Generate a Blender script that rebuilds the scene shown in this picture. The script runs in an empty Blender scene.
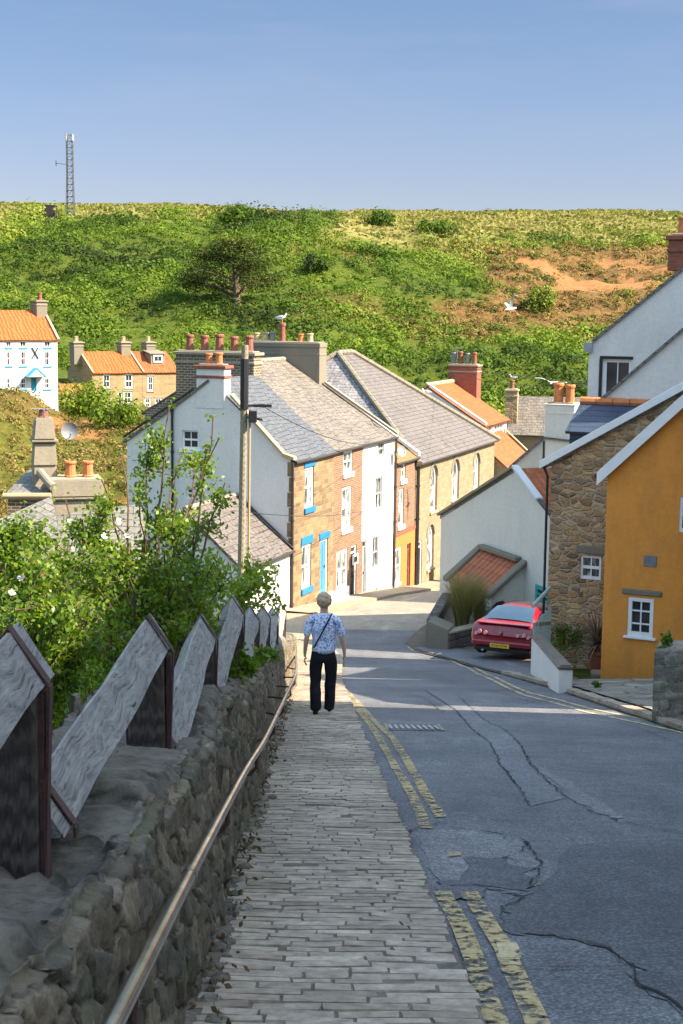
import bpy, bmesh, math, random
import numpy as np
from mathutils import Vector, Matrix, noise
random.seed(7); rng = np.random.default_rng(11)
S = bpy.context.scene
COL = S.collection
# ------------------------------------------------------------------ camera model
FPX = 1500.0; PITCH = math.atan(202/1500.0); ROLL = 0.012
_F = Vector((0, math.cos(PITCH), -math.sin(PITCH))); _R0 = Vector((1,0,0)); _U0 = Vector((0, math.sin(PITCH), math.cos(PITCH)))
_R = _R0*math.cos(ROLL)+_U0*math.sin(ROLL); _U = _U0*math.cos(ROLL)-_R0*math.sin(ROLL)
def ray(px, py): return _F + _R*((px-341.5)/FPX) - _U*((py-512)/FPX)
def at(px, py, Y):
    r = ray(px, py); return r*(Y/r.y)
def proj(P):
    P = np.asarray(P, float)
    d = P@np.array(_F); return 341.5+FPX*(P@np.array(_R))/d, 512-FPX*(P@np.array(_U))/d
_r = ray(312, 608); AX = _r.x/_r.y; SL = _r.z/_r.y       # road axis direction and slope
EYE = 1.51
_z34 = -EYE+SL*34
PR = [(-60, -EYE-SL*-60*-1), (34, _z34), (37, _z34-.52), (40,-9.28),(46,-10.02),(52.6,-10.7),(60,-11.5),(66.5,-12.4),(80,-13.6),(100,-14.6),(150,-15)]
PR[0] = (-60, -EYE+SL*-60)
_px = [p[0] for p in PR]; _pz = [p[1] for p in PR]
def zr(Y): return float(np.interp(Y, _px, _pz))
def gh(px, py, off=0.0):
    r = ray(px, py); lo, hi = 1.0, 140.0
    f = lambda Y: r.z/r.y*Y - (zr(Y)+off)
    for _ in range(50):
        m = (lo+hi)/2
        if f(m) > 0: lo = m
        else: hi = m
    return r*(lo/r.y)
# ------------------------------------------------------------------ objects
def tag(o, label=None, cat=None, group=None, kind=None):
    if label: o['label'] = label
    if cat: o['category'] = cat
    if group: o['group'] = group
    if kind: o['kind'] = kind
    return o
def empty(name, loc, label=None, cat=None, group=None):
    o = bpy.data.objects.new(name, None); COL.objects.link(o); o.location = loc; o.empty_display_size = .2
    return tag(o, label, cat, group)
def wloc(o):
    v = Vector((0,0,0))
    while o: v += o.location; o = o.parent
    return v
class MB:
    def __init__(s): s.v=[]; s.f=[]
    def poly(s, pts):
        n=len(s.v); s.v += [tuple(p) for p in pts]; s.f.append(tuple(range(n,n+len(pts)))); return s
    def hexa(s, c):   # 8 corners: bottom 4 ccw, top 4 ccw
        n=len(s.v); s.v += [tuple(p) for p in c]
        for q in ((0,3,2,1),(4,5,6,7),(0,1,5,4),(1,2,6,5),(2,3,7,6),(3,0,4,7)): s.f.append(tuple(n+i for i in q))
        return s
    def box(s, x0,x1,y0,y1,z0,z1, L=None):
        c=[(x0,y0,z0),(x1,y0,z0),(x1,y1,z0),(x0,y1,z0),(x0,y0,z1),(x1,y0,z1),(x1,y1,z1),(x0,y1,z1)]
        if L: c=[L(*p) for p in c]
        return s.hexa(c)
    def slab(s, pts, th, up=(0,0,1)):
        pts=[Vector(p) for p in pts]; n=(pts[1]-pts[0]).cross(pts[2]-pts[0]).normalized()
        if n.dot(Vector(up))<0: n=-n
        b=[p-n*th for p in pts]; k=len(pts); m=len(s.v)
        s.v += [tuple(p) for p in pts]+[tuple(p) for p in b]
        s.f.append(tuple(range(m,m+k))); s.f.append(tuple(range(m+2*k-1,m+k-1,-1)))
        for i in range(k): j=(i+1)%k; s.f.append((m+i,m+k+i,m+k+j,m+j))
        return s
    def tube(s, pts, r, n=8, cap=True):
        pts=[Vector(p) for p in pts]; rs=r if isinstance(r,(list,tuple)) else [r]*len(pts)
        m=len(s.v); up=None
        for i,p in enumerate(pts):
            t=(pts[min(i+1,len(pts)-1)]-pts[max(i-1,0)]).normalized()
            if up is None: up=Vector((0,0,1)) if abs(t.z)<.9 else Vector((1,0,0))
            a=t.cross(up).normalized(); b=a.cross(t).normalized(); up=b
            for k in range(n):
                w=2*math.pi*k/n; s.v.append(tuple(p+a*(rs[i]*math.cos(w))+b*(rs[i]*math.sin(w))))
        for i in range(len(pts)-1):
            for k in range(n):
                k2=(k+1)%n; s.f.append((m+i*n+k,m+i*n+k2,m+(i+1)*n+k2,m+(i+1)*n+k))
        if cap:
            s.f.append(tuple(m+k for k in range(n-1,-1,-1))); e=m+(len(pts)-1)*n; s.f.append(tuple(e+k for k in range(n)))
        return s
    def lathe(s, c, prof, n=16):  # prof (r,z)
        c=Vector(c); m=len(s.v)
        for r,z in prof:
            for k in range(n):
                w=2*math.pi*k/n; s.v.append((c.x+r*math.cos(w),c.y+r*math.sin(w),c.z+z))
        for i in range(len(prof)-1):
            for k in range(n):
                k2=(k+1)%n; s.f.append((m+i*n+k,m+i*n+k2,m+(i+1)*n+k2,m+(i+1)*n+k))
        s.f.append(tuple(m+k for k in range(n-1,-1,-1))); e=m+(len(prof)-1)*n; s.f.append(tuple(e+k for k in range(n)))
        return s
    def grid(s, P, keep=None):  # P array [nu][nv] of points
        nu=len(P); nv=len(P[0]); m=len(s.v)
        for r in P:
            for p in r: s.v.append(tuple(p))
        for i in range(nu-1):
            for j in range(nv-1):
                s.f.append((m+i*nv+j,m+(i+1)*nv+j,m+(i+1)*nv+j+1,m+i*nv+j+1))
        return s
    def build(s, name, mat, parent=None, smooth=False, bevel=0, attr=None, bseg=1, fixn=False):
        me=bpy.data.meshes.new(name); base=wloc(parent) if parent else Vector((0,0,0))
        V=np.array(s.v, float)
        me.from_pydata([tuple(p) for p in (V-np.array(base))], [], s.f)
        uv=me.uv_layers.new(name='UVMap'); co=V
        uvs=np.zeros((len(me.loops),2)); k=0
        for f in s.f:
            p=co[list(f)]
            n=np.zeros(3)
            for i in range(len(f)):
                a=p[i]; b=p[(i+1)%len(f)]
                n+= (a[1]*b[2]-a[2]*b[1], a[2]*b[0]-a[0]*b[2], a[0]*b[1]-a[1]*b[0])
            l=math.sqrt(n@n)
            n=n/l if l>1e-12 else np.array((0,0,1.))
            if n[2]<0: n=-n
            h=math.hypot(n[0],n[1])
            t=np.array((-n[1]/h,n[0]/h,0)) if h>.02 else np.array((1.,0,0))
            b=np.array((n[1]*t[2]-n[2]*t[1], n[2]*t[0]-n[0]*t[2], n[0]*t[1]-n[1]*t[0]))
            m=len(f); uvs[k:k+m,0]=p@t; uvs[k:k+m,1]=p@b; k+=m
        uv.data.foreach_set('uv', uvs.ravel())
        if attr is not None:
            attr=list(attr)+[.5]*(len(s.v)-len(attr)); a=me.attributes.new('rnd','FLOAT','POINT'); a.data.foreach_set('value', np.asarray(attr,np.float32))
        if mat: me.materials.append(mat)
        if smooth: me.polygons.foreach_set('use_smooth',[True]*len(me.polygons))
        if bevel or fixn:
            bm=bmesh.new(); bm.from_mesh(me)
            if bevel:
                bmesh.ops.bevel(bm, geom=list(bm.edges), offset=bevel, segments=bseg, affect='EDGES', clamp_overlap=True)
            bmesh.ops.recalc_face_normals(bm, faces=bm.faces)
            bm.to_mesh(me); bm.free()
        me.update()
        o=bpy.data.objects.new(name,me); COL.objects.link(o)
        if parent: o.parent=parent
        return o
def npmesh(name, V, F, mat, parent=None, attr=None, base=None):
    """fast mesh from numpy arrays, all quads"""
    me=bpy.data.meshes.new(name); base=np.array(wloc(parent)) if parent else np.zeros(3)
    me.vertices.add(len(V)); me.vertices.foreach_set('co',(V-base).astype(np.float32).ravel())
    k=F.shape[1]; me.loops.add(F.size); me.loops.foreach_set('vertex_index',F.astype(np.int32).ravel())
    me.polygons.add(len(F)); me.polygons.foreach_set('loop_start',np.arange(0,F.size,k,dtype=np.int32))
    if attr is not None:
        if not isinstance(attr,dict): attr={'rnd':attr}
        for kk,vv in attr.items():
            a=me.attributes.new(kk,'FLOAT','POINT'); a.data.foreach_set('value', np.asarray(vv,np.float32))
    me.materials.append(mat); me.update(calc_edges=True); me.validate()
    o=bpy.data.objects.new(name,me); COL.objects.link(o)
    if parent: o.parent=parent
    return o
def leaves(C, size, aspect=.55, updir=0.3, nrm=None):
    """C: (n,3) centres, size (n,) -> V,F rhombic leaves with random orientation"""
    n=len(C); a=rng.normal(size=(n,3)); a/=np.linalg.norm(a,axis=1)[:,None]
    b=rng.normal(size=(n,3))
    if nrm is not None: b=np.cross(nrm+rng.normal(size=(n,3))*.6,a)
    b-= (b*a).sum(1)[:,None]*a; b/=np.linalg.norm(b,axis=1)[:,None]+1e-9
    s=size[:,None]; V=np.stack([C-a*s*.5, C+b*s*.5*aspect-a*s*.05, C+a*s*.5, C-b*s*.5*aspect-a*s*.05],1).reshape(-1,3)
    F=np.arange(4*n).reshape(n,4); return V,F
def frame(ox, oy, th):
    sx,cx=math.sin(math.radians(th)),math.cos(math.radians(th))
    return lambda s,d,z: Vector((ox+s*sx-d*cx, oy+s*cx+d*sx, z))
def onplane(px,py,ox,oy,th,d=0.0):
    """pixel -> (s,z) on the vertical plane d of a frame"""
    sx,cx=math.sin(math.radians(th)),math.cos(math.radians(th)); r=ray(px,py)
    nx,ny=-cx,sx   # d axis
    t=(d+ox*nx+oy*ny)/(r.x*nx+r.y*ny); p=r*t
    return (p.x-ox)*sx+(p.y-oy)*cx, p.z
# ------------------------------------------------------------------ materials
def newmat(name):
    m=bpy.data.materials.new(name); m.use_nodes=True; nt=m.node_tree; nt.nodes.clear(); return m,nt
def N(nt, typ, props=None, **inp):
    n=nt.nodes.new('ShaderNode'+typ)
    for k,v in (props or {}).items(): setattr(n,k,v)
    for k,v in inp.items():
        key=int(k[1:]) if k[0]=='i' and k[1:].isdigit() else k.replace('_',' ')
        s=n.inputs[key]
        if isinstance(v, bpy.types.NodeSocket): nt.links.new(v,s)
        elif isinstance(v,bpy.types.Node): nt.links.new(v.outputs[0],s)
        else:
            if isinstance(v,(tuple,list)) and len(v)==3 and s.type=='RGBA': v=(*v,1)
            s.default_value=v
    return n
def ramp(nt, fac, stops, interp='LINEAR'):
    r=nt.nodes.new('ShaderNodeValToRGB'); nt.links.new(fac, r.inputs[0]); e=r.color_ramp.elements; r.color_ramp.interpolation=interp
    while len(e)<len(stops): e.new(.5)
    for i,(p,c) in enumerate(stops):
        e[i].position=p; e[i].color=(*c,1) if isinstance(c,(tuple,list)) else (c,c,c,1)
    return r.outputs[0]
def mix(nt, a, b, fac, mode='MIX'):
    n=nt.nodes.new('ShaderNodeMix'); n.data_type='RGBA'; n.blend_type=mode
    for s,v in ((n.inputs[0],fac),(n.inputs[6],a),(n.inputs[7],b)):
        if isinstance(v,bpy.types.NodeSocket): nt.links.new(v,s)
        elif isinstance(v,bpy.types.Node): nt.links.new(v.outputs[0],s)
        else: s.default_value=(*v,1) if isinstance(v,(tuple,list)) else v
    return n.outputs[2]
def math_(nt,op,a,b=0.0,clamp=False):
    n=N(nt,'Math',{'operation':op,'use_clamp':clamp},i0=a,i1=b); return n.outputs[0]
def uvn(nt, distort=0.0, dscale=3.0, scale=(1,1,1), obj=False):
    tc=nt.nodes.new('ShaderNodeTexCoord'); v=tc.outputs['Object' if obj else 'UV']
    if distort:
        no=N(nt,'TexNoise',Vector=v,Scale=dscale,Detail=2.0)
        sub=N(nt,'VectorMath',{'operation':'SUBTRACT'},i0=no.outputs['Color'],i1=(.5,.5,.5))
        sc=N(nt,'VectorMath',{'operation':'SCALE'},i0=sub.outputs[0],Scale=distort)
        v=N(nt,'VectorMath',{'operation':'ADD'},i0=v,i1=sc.outputs[0]).outputs[0]
    if scale!=(1,1,1): v=N(nt,'VectorMath',{'operation':'MULTIPLY'},i0=v,i1=scale).outputs[0]
    return v
def noise_(nt,v,scale,detail=4,rough=.55): return N(nt,'TexNoise',Vector=v,Scale=scale,Detail=float(detail),Roughness=rough).outputs[0]
def finish(m,nt,color,rough=.85,height=None,bs=.6,bd=.02,metal=0.0,spec=.3,extra=None):
    p=N(nt,'BsdfPrincipled',Base_Color=color,Roughness=rough,Metallic=metal); p.inputs['Specular IOR Level'].default_value=spec
    if height is not None:
        b=N(nt,'Bump',Height=height,Strength=bs,Distance=bd); nt.links.new(b.outputs[0],p.inputs['Normal'])
    if extra: extra(p)
    o=nt.nodes.new('ShaderNodeOutputMaterial'); nt.links.new(p.outputs[0],o.inputs[0]); return m
def m_plain(name,c,rough=.6,metal=0.,var=.12,spec=.4,scale=6,bump=0.0):
    m,nt=newmat(name); v=uvn(nt,obj=True); n=noise_(nt,v,scale,5)
    k=ramp(nt,n,[(.3,tuple(x*(1-var) for x in c)),(.7,tuple(min(1,x*(1+var)) for x in c))])
    return finish(m,nt,k,rough,noise_(nt,v,scale*8,3) if bump else None,bump,.01,metal,spec)
def m_block(name,c1,c2,mortar,bw=.42,rh=.2,ms=.012,distort=.04,var=.35,bs=.6,stain=(.1,.07,.04),off=.5):
    m,nt=newmat(name); v=uvn(nt,distort,2.5)
    br=N(nt,'TexBrick',{'offset':off},Vector=v,Scale=1.0,Color1=c1,Color2=c2,Mortar=mortar,Mortar_Size=ms,Mortar_Smooth=.3,Bias=0.0,Brick_Width=bw,Row_Height=rh)
    # second larger brick for tone groups
    br2=N(nt,'TexBrick',{'offset':off},Vector=v,Scale=1.0,Color1=(.0,.0,.0),Color2=(1,1,1),Mortar=(.5,.5,.5),Mortar_Size=0.0,Bias=0.0,Brick_Width=bw,Row_Height=rh)
    n=noise_(nt,v,1.3,4); n2=noise_(nt,v,14,5)
    c=mix(nt,br.outputs[0],stain,math_(nt,'MULTIPLY',ramp(nt,n,[(.45,0),(.75,1)]),var))
    c=mix(nt,c,(.5,.5,.5),.0)
    c=mix(nt,c,ramp(nt,n2,[(.3,.7),(.7,1.2)]),.6,'MULTIPLY')
    h=math_(nt,'ADD',math_(nt,'MULTIPLY',br.outputs['Fac'],-1.0),math_(nt,'MULTIPLY',n2,.4))
    return finish(m,nt,c,.9,h,bs,.02)
def m_rubble(name,cols,mortar,sc=(2.6,4.6,1),msz=.06,bs=.9):
    m,nt=newmat(name); v=uvn(nt,.1,3.0,sc)
    vo=N(nt,'TexVoronoi',{'feature':'F1'},Vector=v,Scale=1.0,Randomness=.7)
    ve=N(nt,'TexVoronoi',{'feature':'DISTANCE_TO_EDGE'},Vector=v,Scale=1.0,Randomness=.7)
    sep=N(nt,'SeparateColor',i0=vo.outputs['Color'])
    k=ramp(nt,sep.outputs[0],[(i/(len(cols)-1),c) for i,c in enumerate(cols)])
    v2=uvn(nt); n=noise_(nt,v2,16,5); nl=noise_(nt,v2,.8,3)
    k=mix(nt,k,ramp(nt,n,[(.3,.6),(.7,1.25)]),.8,'MULTIPLY')
    k=mix(nt,k,ramp(nt,nl,[(.35,.8),(.65,1.1)]),.7,'MULTIPLY')
    e=ramp(nt,math_(nt,'ADD',ve.outputs[0],math_(nt,'MULTIPLY',n,.05)),[(msz*.6,0),(msz*1.6,1)])
    k=mix(nt,mortar,k,e)
    h=math_(nt,'ADD',ramp(nt,ve.outputs[0],[(0,0),(msz*3,1)]),math_(nt,'MULTIPLY',n,.5))
    return finish(m,nt,k,.92,h,bs,.03)
def m_render(name,c,stain=(.35,.33,.3),amt=.35,rough=.85):
    m,nt=newmat(name); v=uvn(nt); n=noise_(nt,uvn(nt,scale=(1.6,.5,1)),1.2,6,.65); n2=noise_(nt,v,9,6,.7); n3=noise_(nt,v,60,3)
    k=mix(nt,c,stain,math_(nt,'MULTIPLY',ramp(nt,n,[(.42,0),(.8,1)]),amt))
    k=mix(nt,k,ramp(nt,n2,[(.3,.88),(.7,1.05)]),.8,'MULTIPLY')
    k=mix(nt,k,stain,math_(nt,'MULTIPLY',ramp(nt,noise_(nt,v,3.7,8,.75),[(.6,0),(.68,1)]),amt*.7))
    return finish(m,nt,k,rough,math_(nt,'ADD',n3,math_(nt,'MULTIPLY',n2,2)),.35,.02)
def m_slate(name,c1,c2,lich=None,la=0.5,bw=.3,rh=.22,bs=.7,rough=.65,gap=None):
    m,nt=newmat(name); v=uvn(nt,.03,4)
    br=N(nt,'TexBrick',Vector=v,Scale=1.0,Color1=c1,Color2=c2,Mortar=gap or tuple(x*.35 for x in c1),Mortar_Size=.012,Mortar_Smooth=.2,Bias=-.1,Brick_Width=bw,Row_Height=rh)
    n=noise_(nt,v,1.1,6,.6); n2=noise_(nt,v,7,6,.7); n3=noise_(nt,uvn(nt,scale=(1,.35,1)),2.2,5,.65)
    k=mix(nt,br.outputs[0],ramp(nt,n2,[(.25,.65),(.75,1.3)]),.8,'MULTIPLY')
    if lich:
        f=math_(nt,'MULTIPLY',ramp(nt,math_(nt,'ADD',math_(nt,'MULTIPLY',n3,.5),math_(nt,'MULTIPLY',n2,.5)),[(.38,0),(.62,1)]),la)
        k=mix(nt,k,lich,math_(nt,'MULTIPLY',f,math_(nt,'SUBTRACT',1.0,math_(nt,'MULTIPLY',br.outputs['Fac'],.8))))
    sep=N(nt,'SeparateXYZ',i0=v); saw=math_(nt,'FRACT',math_(nt,'DIVIDE',sep.outputs[1],rh))
    h=math_(nt,'ADD',math_(nt,'MULTIPLY',saw,-1.0),math_(nt,'ADD',math_(nt,'MULTIPLY',br.outputs['Fac'],-.6),math_(nt,'MULTIPLY',n2,.5)))
    return finish(m,nt,k,rough,h,bs,.03)
def m_pantile(name,c1,c2,dark,w=.24,rh=.3,bs=1.0,moss=.3,mossc=(.12,.1,.05)):
    m,nt=newmat(name); v=uvn(nt,.02,4); sep=N(nt,'SeparateXYZ',i0=v)
    wv=math_(nt,'SINE',math_(nt,'MULTIPLY',sep.outputs[0],2*math.pi/w)); saw=math_(nt,'FRACT',math_(nt,'DIVIDE',sep.outputs[1],rh))
    br=N(nt,'TexBrick',{'offset':0.0},Vector=v,Scale=1.0,Color1=c1,Color2=c2,Mortar=c1,Mortar_Size=0.0,Bias=0.0,Brick_Width=w,Row_Height=rh)
    n=noise_(nt,v,1.5,6,.65); n2=noise_(nt,v,9,5,.7)
    k=mix(nt,br.outputs[0],ramp(nt,n2,[(.3,.7),(.7,1.2)]),.7,'MULTIPLY')
    k=mix(nt,k,mossc,math_(nt,'MULTIPLY',ramp(nt,n,[(.5,0),(.7,1)]),moss))
    gap=ramp(nt,saw,[(0,1),(.12,0)]); gv=ramp(nt,math_(nt,'ADD',math_(nt,'MULTIPLY',wv,.5),.5),[(0,1),(.45,0)]); k=mix(nt,k,dark,math_(nt,'MULTIPLY',gap,.6)); k=mix(nt,k,dark,math_(nt,'MULTIPLY',gv,.45))
    h=math_(nt,'ADD',math_(nt,'MULTIPLY',wv,.7),math_(nt,'ADD',math_(nt,'MULTIPLY',saw,-.8),math_(nt,'MULTIPLY',n2,.2)))
    return finish(m,nt,k,.85,h,bs,.05)
def m_leaf(name,cols,trans=.35,rough=.5,gloss=.35):
    m,nt=newmat(name); a=N(nt,'Attribute',{'attribute_name':'rnd'})
    k=ramp(nt,a.outputs['Fac'],[(i/(len(cols)-1),c) for i,c in enumerate(cols)])
    p=N(nt,'BsdfPrincipled',Base_Color=k,Roughness=rough); p.inputs['Specular IOR Level'].default_value=gloss
    t=N(nt,'BsdfTranslucent',Color=mix(nt,k,(1.3,1.5,.5),1.0,'MULTIPLY')); ms=N(nt,'MixShader',i0=trans,i1=p.outputs[0],i2=t.outputs[0])
    o=nt.nodes.new('ShaderNodeOutputMaterial'); nt.links.new(ms.outputs[0],o.inputs[0]); return m
def m_wood(name,c1,c2,crack=(.03,.03,.03),sc=(1,1,1),rough=.85,bs=.8):
    m,nt=newmat(name); v=uvn(nt,.06,2.0,sc); 
    n=noise_(nt,v,3.0,8,.7); n2=noise_(nt,v,9,6,.6); w=N(nt,'TexWave',{'wave_type':'BANDS','bands_direction':'Y'},Vector=v,Scale=4.0,Distortion=6.0,Detail=4.0,Detail_Scale=1.2).outputs[0]
    k=ramp(nt,n,[(.3,c1),(.7,c2)]); k=mix(nt,k,ramp(nt,w,[(0,.55),(.5,1.1)]),.6,'MULTIPLY')
    k=mix(nt,k,crack,ramp(nt,n2,[(.30,.9),(.40,0)]))
    return finish(m,nt,k,rough,math_(nt,'ADD',w,n2),bs,.012)
def m_glass(name,c=(.02,.025,.03),rough=.08,curtain=None):
    m,nt=newmat(name); v=uvn(nt)
    if curtain:
        k=ramp(nt,noise_(nt,uvn(nt,scale=(1,.25,1)),5,3),[(.45,c),(.55,curtain)])
    else: k=ramp(nt,noise_(nt,v,3,2),[(.4,c),(.7,tuple(x*1.8 for x in c))])
    return finish(m,nt,k,rough,None,spec=.8)
M={}
M['sandstone']=m_block('sandstone',(.29,.205,.105),(.155,.105,.06),(.25,.205,.145),.44,.19,.012,.05,.35,stain=(.16,.09,.04))
M['sandstone_pale']=m_block('sandstone_pale',(.31,.235,.145),(.24,.18,.105),(.27,.22,.155),.4,.17,.01,.03,.2)
M['brick']=m_block('brick',(.17,.08,.045),(.25,.13,.07),(.28,.23,.17),.225,.075,.012,.01,.2)
M['brick_dark']=m_block('brick_dark',(.12,.085,.05),(.19,.13,.08),(.42,.37,.28),.26,.1,.014,.01,.25)
M['brick_red']=m_block('brick_red',(.26,.07,.04),(.32,.10,.06),(.2,.12,.09),.225,.075,.01,.01,.2)
M['far_stone']=m_block('far_stone',(.36,.25,.125),(.28,.19,.095),(.34,.28,.18),.6,.3,.02,.05,.3)
M['stonehouse']=m_rubble('stonehouse',[(.17,.105,.06),(.46,.28,.13),(.30,.20,.11),(.56,.37,.18),(.24,.16,.10),(.46,.34,.20)],(.50,.40,.28),(3.9,8.2,1),.05)
M['stonewall']=m_rubble('stonewall',[(.08,.075,.07),(.16,.15,.13),(.11,.10,.09),(.2,.17,.14)],(.12,.11,.1),(3.5,5.5,1),.04)
M['white']=m_render('white_render',(.68,.68,.66),(.5,.5,.5),.25)
M['white_old']=m_render('white_old',(.72,.69,.63),(.42,.42,.42),.35)
M['cream']=m_render('cream_render',(.68,.655,.57),(.4,.4,.36),.25)
M['beige']=m_render('beige_render',(.56,.53,.46),(.35,.32,.26),.3)
M['ochre']=m_render('ochre_render',(.78,.31,.055),(.46,.20,.055),.75)
M['orange_r']=m_render('orange_render',(.46,.18,.05),(.36,.14,.05),.3)
M['greystone']=m_render('grey_cement',(.21,.185,.135),(.16,.15,.12),.6)
M['slate_blue']=m_slate('slate_blue',(.07,.08,.095),(.10,.107,.12),(.17,.16,.14),.3,.28,.2)
M['slate_lichen']=m_slate('slate_lichen',(.085,.077,.07),(.13,.115,.10),(.24,.205,.155),.85,.34,.24)
M['slate_chapel']=m_slate('slate_chapel',(.08,.07,.067),(.12,.103,.097),(.20,.175,.15),.7,.34,.24)
M['slate_hip']=m_slate('slate_hip',(.09,.08,.08),(.14,.12,.12),(.5,.48,.46),.75,.5,.2)
M['slate_navy']=m_slate('slate_navy',(.035,.05,.08),(.045,.06,.09),None,.5,2.2,.28,rough=.45)
M['slate_stone']=m_slate('slate_stone',(.11,.11,.105),(.16,.155,.14),(.24,.22,.18),.5,.36,.26)
M['pantile']=m_pantile('pantile',(.38,.10,.03),(.46,.135,.045),(.2,.07,.03),moss=.15)
M['pantile_old']=m_pantile('pantile_old',(.42,.12,.06),(.52,.18,.08),(.12,.04,.03),moss=.35,mossc=(.16,.1,.07),w=.3,rh=.34)
M['pantile_far']=m_pantile('pantile_far',(.43,.10,.022),(.50,.125,.03),(.22,.06,.02),w=.35,rh=.4,moss=.3,mossc=(.30,.09,.03))
M['pantile_moss']=m_pantile('pantile_moss',(.24,.15,.06),(.28,.18,.08),(.2,.12,.05),moss=.5,mossc=(.2,.18,.07))
M['whitepaint']=m_plain('white_paint',(.80,.80,.78),.5,var=.05)
M['bluepaint']=m_plain('blue_paint',(.02,.17,.40),.5,var=.1)
M['bluedoor']=m_plain('blue_door_paint',(.06,.22,.42),.5,var=.1)
M['teal']=m_plain('teal_paint',(.06,.33,.31),.5,var=.1)
M['tealblue']=m_plain('teal_blue_paint',(.02,.30,.42),.5,var=.1)
M['blackpaint']=m_plain('black_paint',(.018,.018,.02),.45)
M['darkgutter']=m_plain('dark_gutter',(.045,.035,.03),.5)
M['greypaint']=m_plain('grey_paint',(.30,.31,.31),.55)
M['terracotta']=m_plain('terracotta',(.50,.17,.06),.8,var=.2)
M['terradark']=m_plain('terracotta_dark',(.24,.085,.055),.8,var=.25)
M['clay_pale']=m_plain('clay_pale',(.42,.33,.2),.8,var=.2)
M['leadgrey']=m_plain('lead_grey',(.17,.18,.19),.6,var=.2)
M['coping']=m_render('stone_coping',(.30,.26,.19),(.15,.13,.1),.5)
M['coping_y']=m_render('ochre_coping',(.42,.33,.19),(.2,.16,.1),.5)
M['stonestep']=m_render('whitened_step',(.66,.62,.54),(.4,.36,.3),.4)
M['glass']=m_glass('glass'); M['glassc']=m_glass('glass_curtain',(.05,.06,.07),.12,(.42,.42,.40)); M['glassblue']=m_glass('glass_sky',(.10,.13,.17),.1,(.3,.32,.34))
M['bark']=m_wood('bark',(.10,.07,.045),(.18,.13,.09)); M['wood_pole']=m_wood('pole_timber',(.20,.17,.12),(.33,.28,.19),(.08,.06,.04),(6,.6,1),bs=.4); M['twig']=m_plain('twig',(.13,.075,.045),.8,var=.3)
M['binGreen']=m_plain('bin_green',(.05,.17,.05),.45)
M['rust']=m_plain('rust_iron',(.075,.035,.028),.75,var=.35,scale=20,bump=.5)
# ================================================================== BUILDINGS
def wall(W,u0,u1,z0,z1,holes=(),rev=.12,mb=None):
    """rectangular wall in plane W(u,z,depth) with real openings; holes (a,b,c,d,arch)"""
    mb=mb or MB(); us=sorted({u0,u1,*[h[0] for h in holes],*[h[1] for h in holes]}); zs=sorted({z0,z1,*[h[2] for h in holes],*[h[3] for h in holes]})
    for i in range(len(us)-1):
        for j in range(len(zs)-1):
            a,b,c,d=us[i],us[i+1],zs[j],zs[j+1]; cu,cz=(a+b)/2,(c+d)/2
            if any(h[0]<cu<h[1] and h[2]<cz<h[3] for h in holes): continue
            mb.poly([W(a,c,0),W(b,c,0),W(b,d,0),W(a,d,0)])
    for h in holes:
        a,b,c,d=h[:4]
        if len(h)>4 and h[4]:
            pts=arch(a,b,c,d); r=(b-a)/2
            for (p,q) in zip(pts[:-1],pts[1:]):
                mb.poly([W(p[0],p[1],0),W(q[0],q[1],0),W(q[0],d,0),W(p[0],d,0)])
                mb.poly([W(p[0],p[1],0),W(p[0],p[1],rev),W(q[0],q[1],rev),W(q[0],q[1],0)])
            d=d-r; 
        mb.poly([W(a,c,0),W(a,c,rev),W(a,d,rev),W(a,d,0)]); mb.poly([W(b,c,0),W(b,d,0),W(b,d,rev),W(b,c,rev)])
        mb.poly([W(a,c,0),W(b,c,0),W(b,c,rev),W(a,c,rev)])
        if not(len(h)>4 and h[4]): mb.poly([W(a,d,0),W(a,d,rev),W(b,d,rev),W(b,d,0)])
    return mb
def arch(a,b,c,d,n=10):
    r=(b-a)/2; cx=(a+b)/2; cz=d-r
    return [(cx-r*math.cos(math.pi*i/n),cz+r*math.sin(math.pi*i/n)) for i in range(n+1)]
def wbox(mb,W,a,b,c,d,d0,d1): return mb.box(a,b,c,d,d0,d1,L=lambda u,z,dp: W(u,z,dp))
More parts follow.
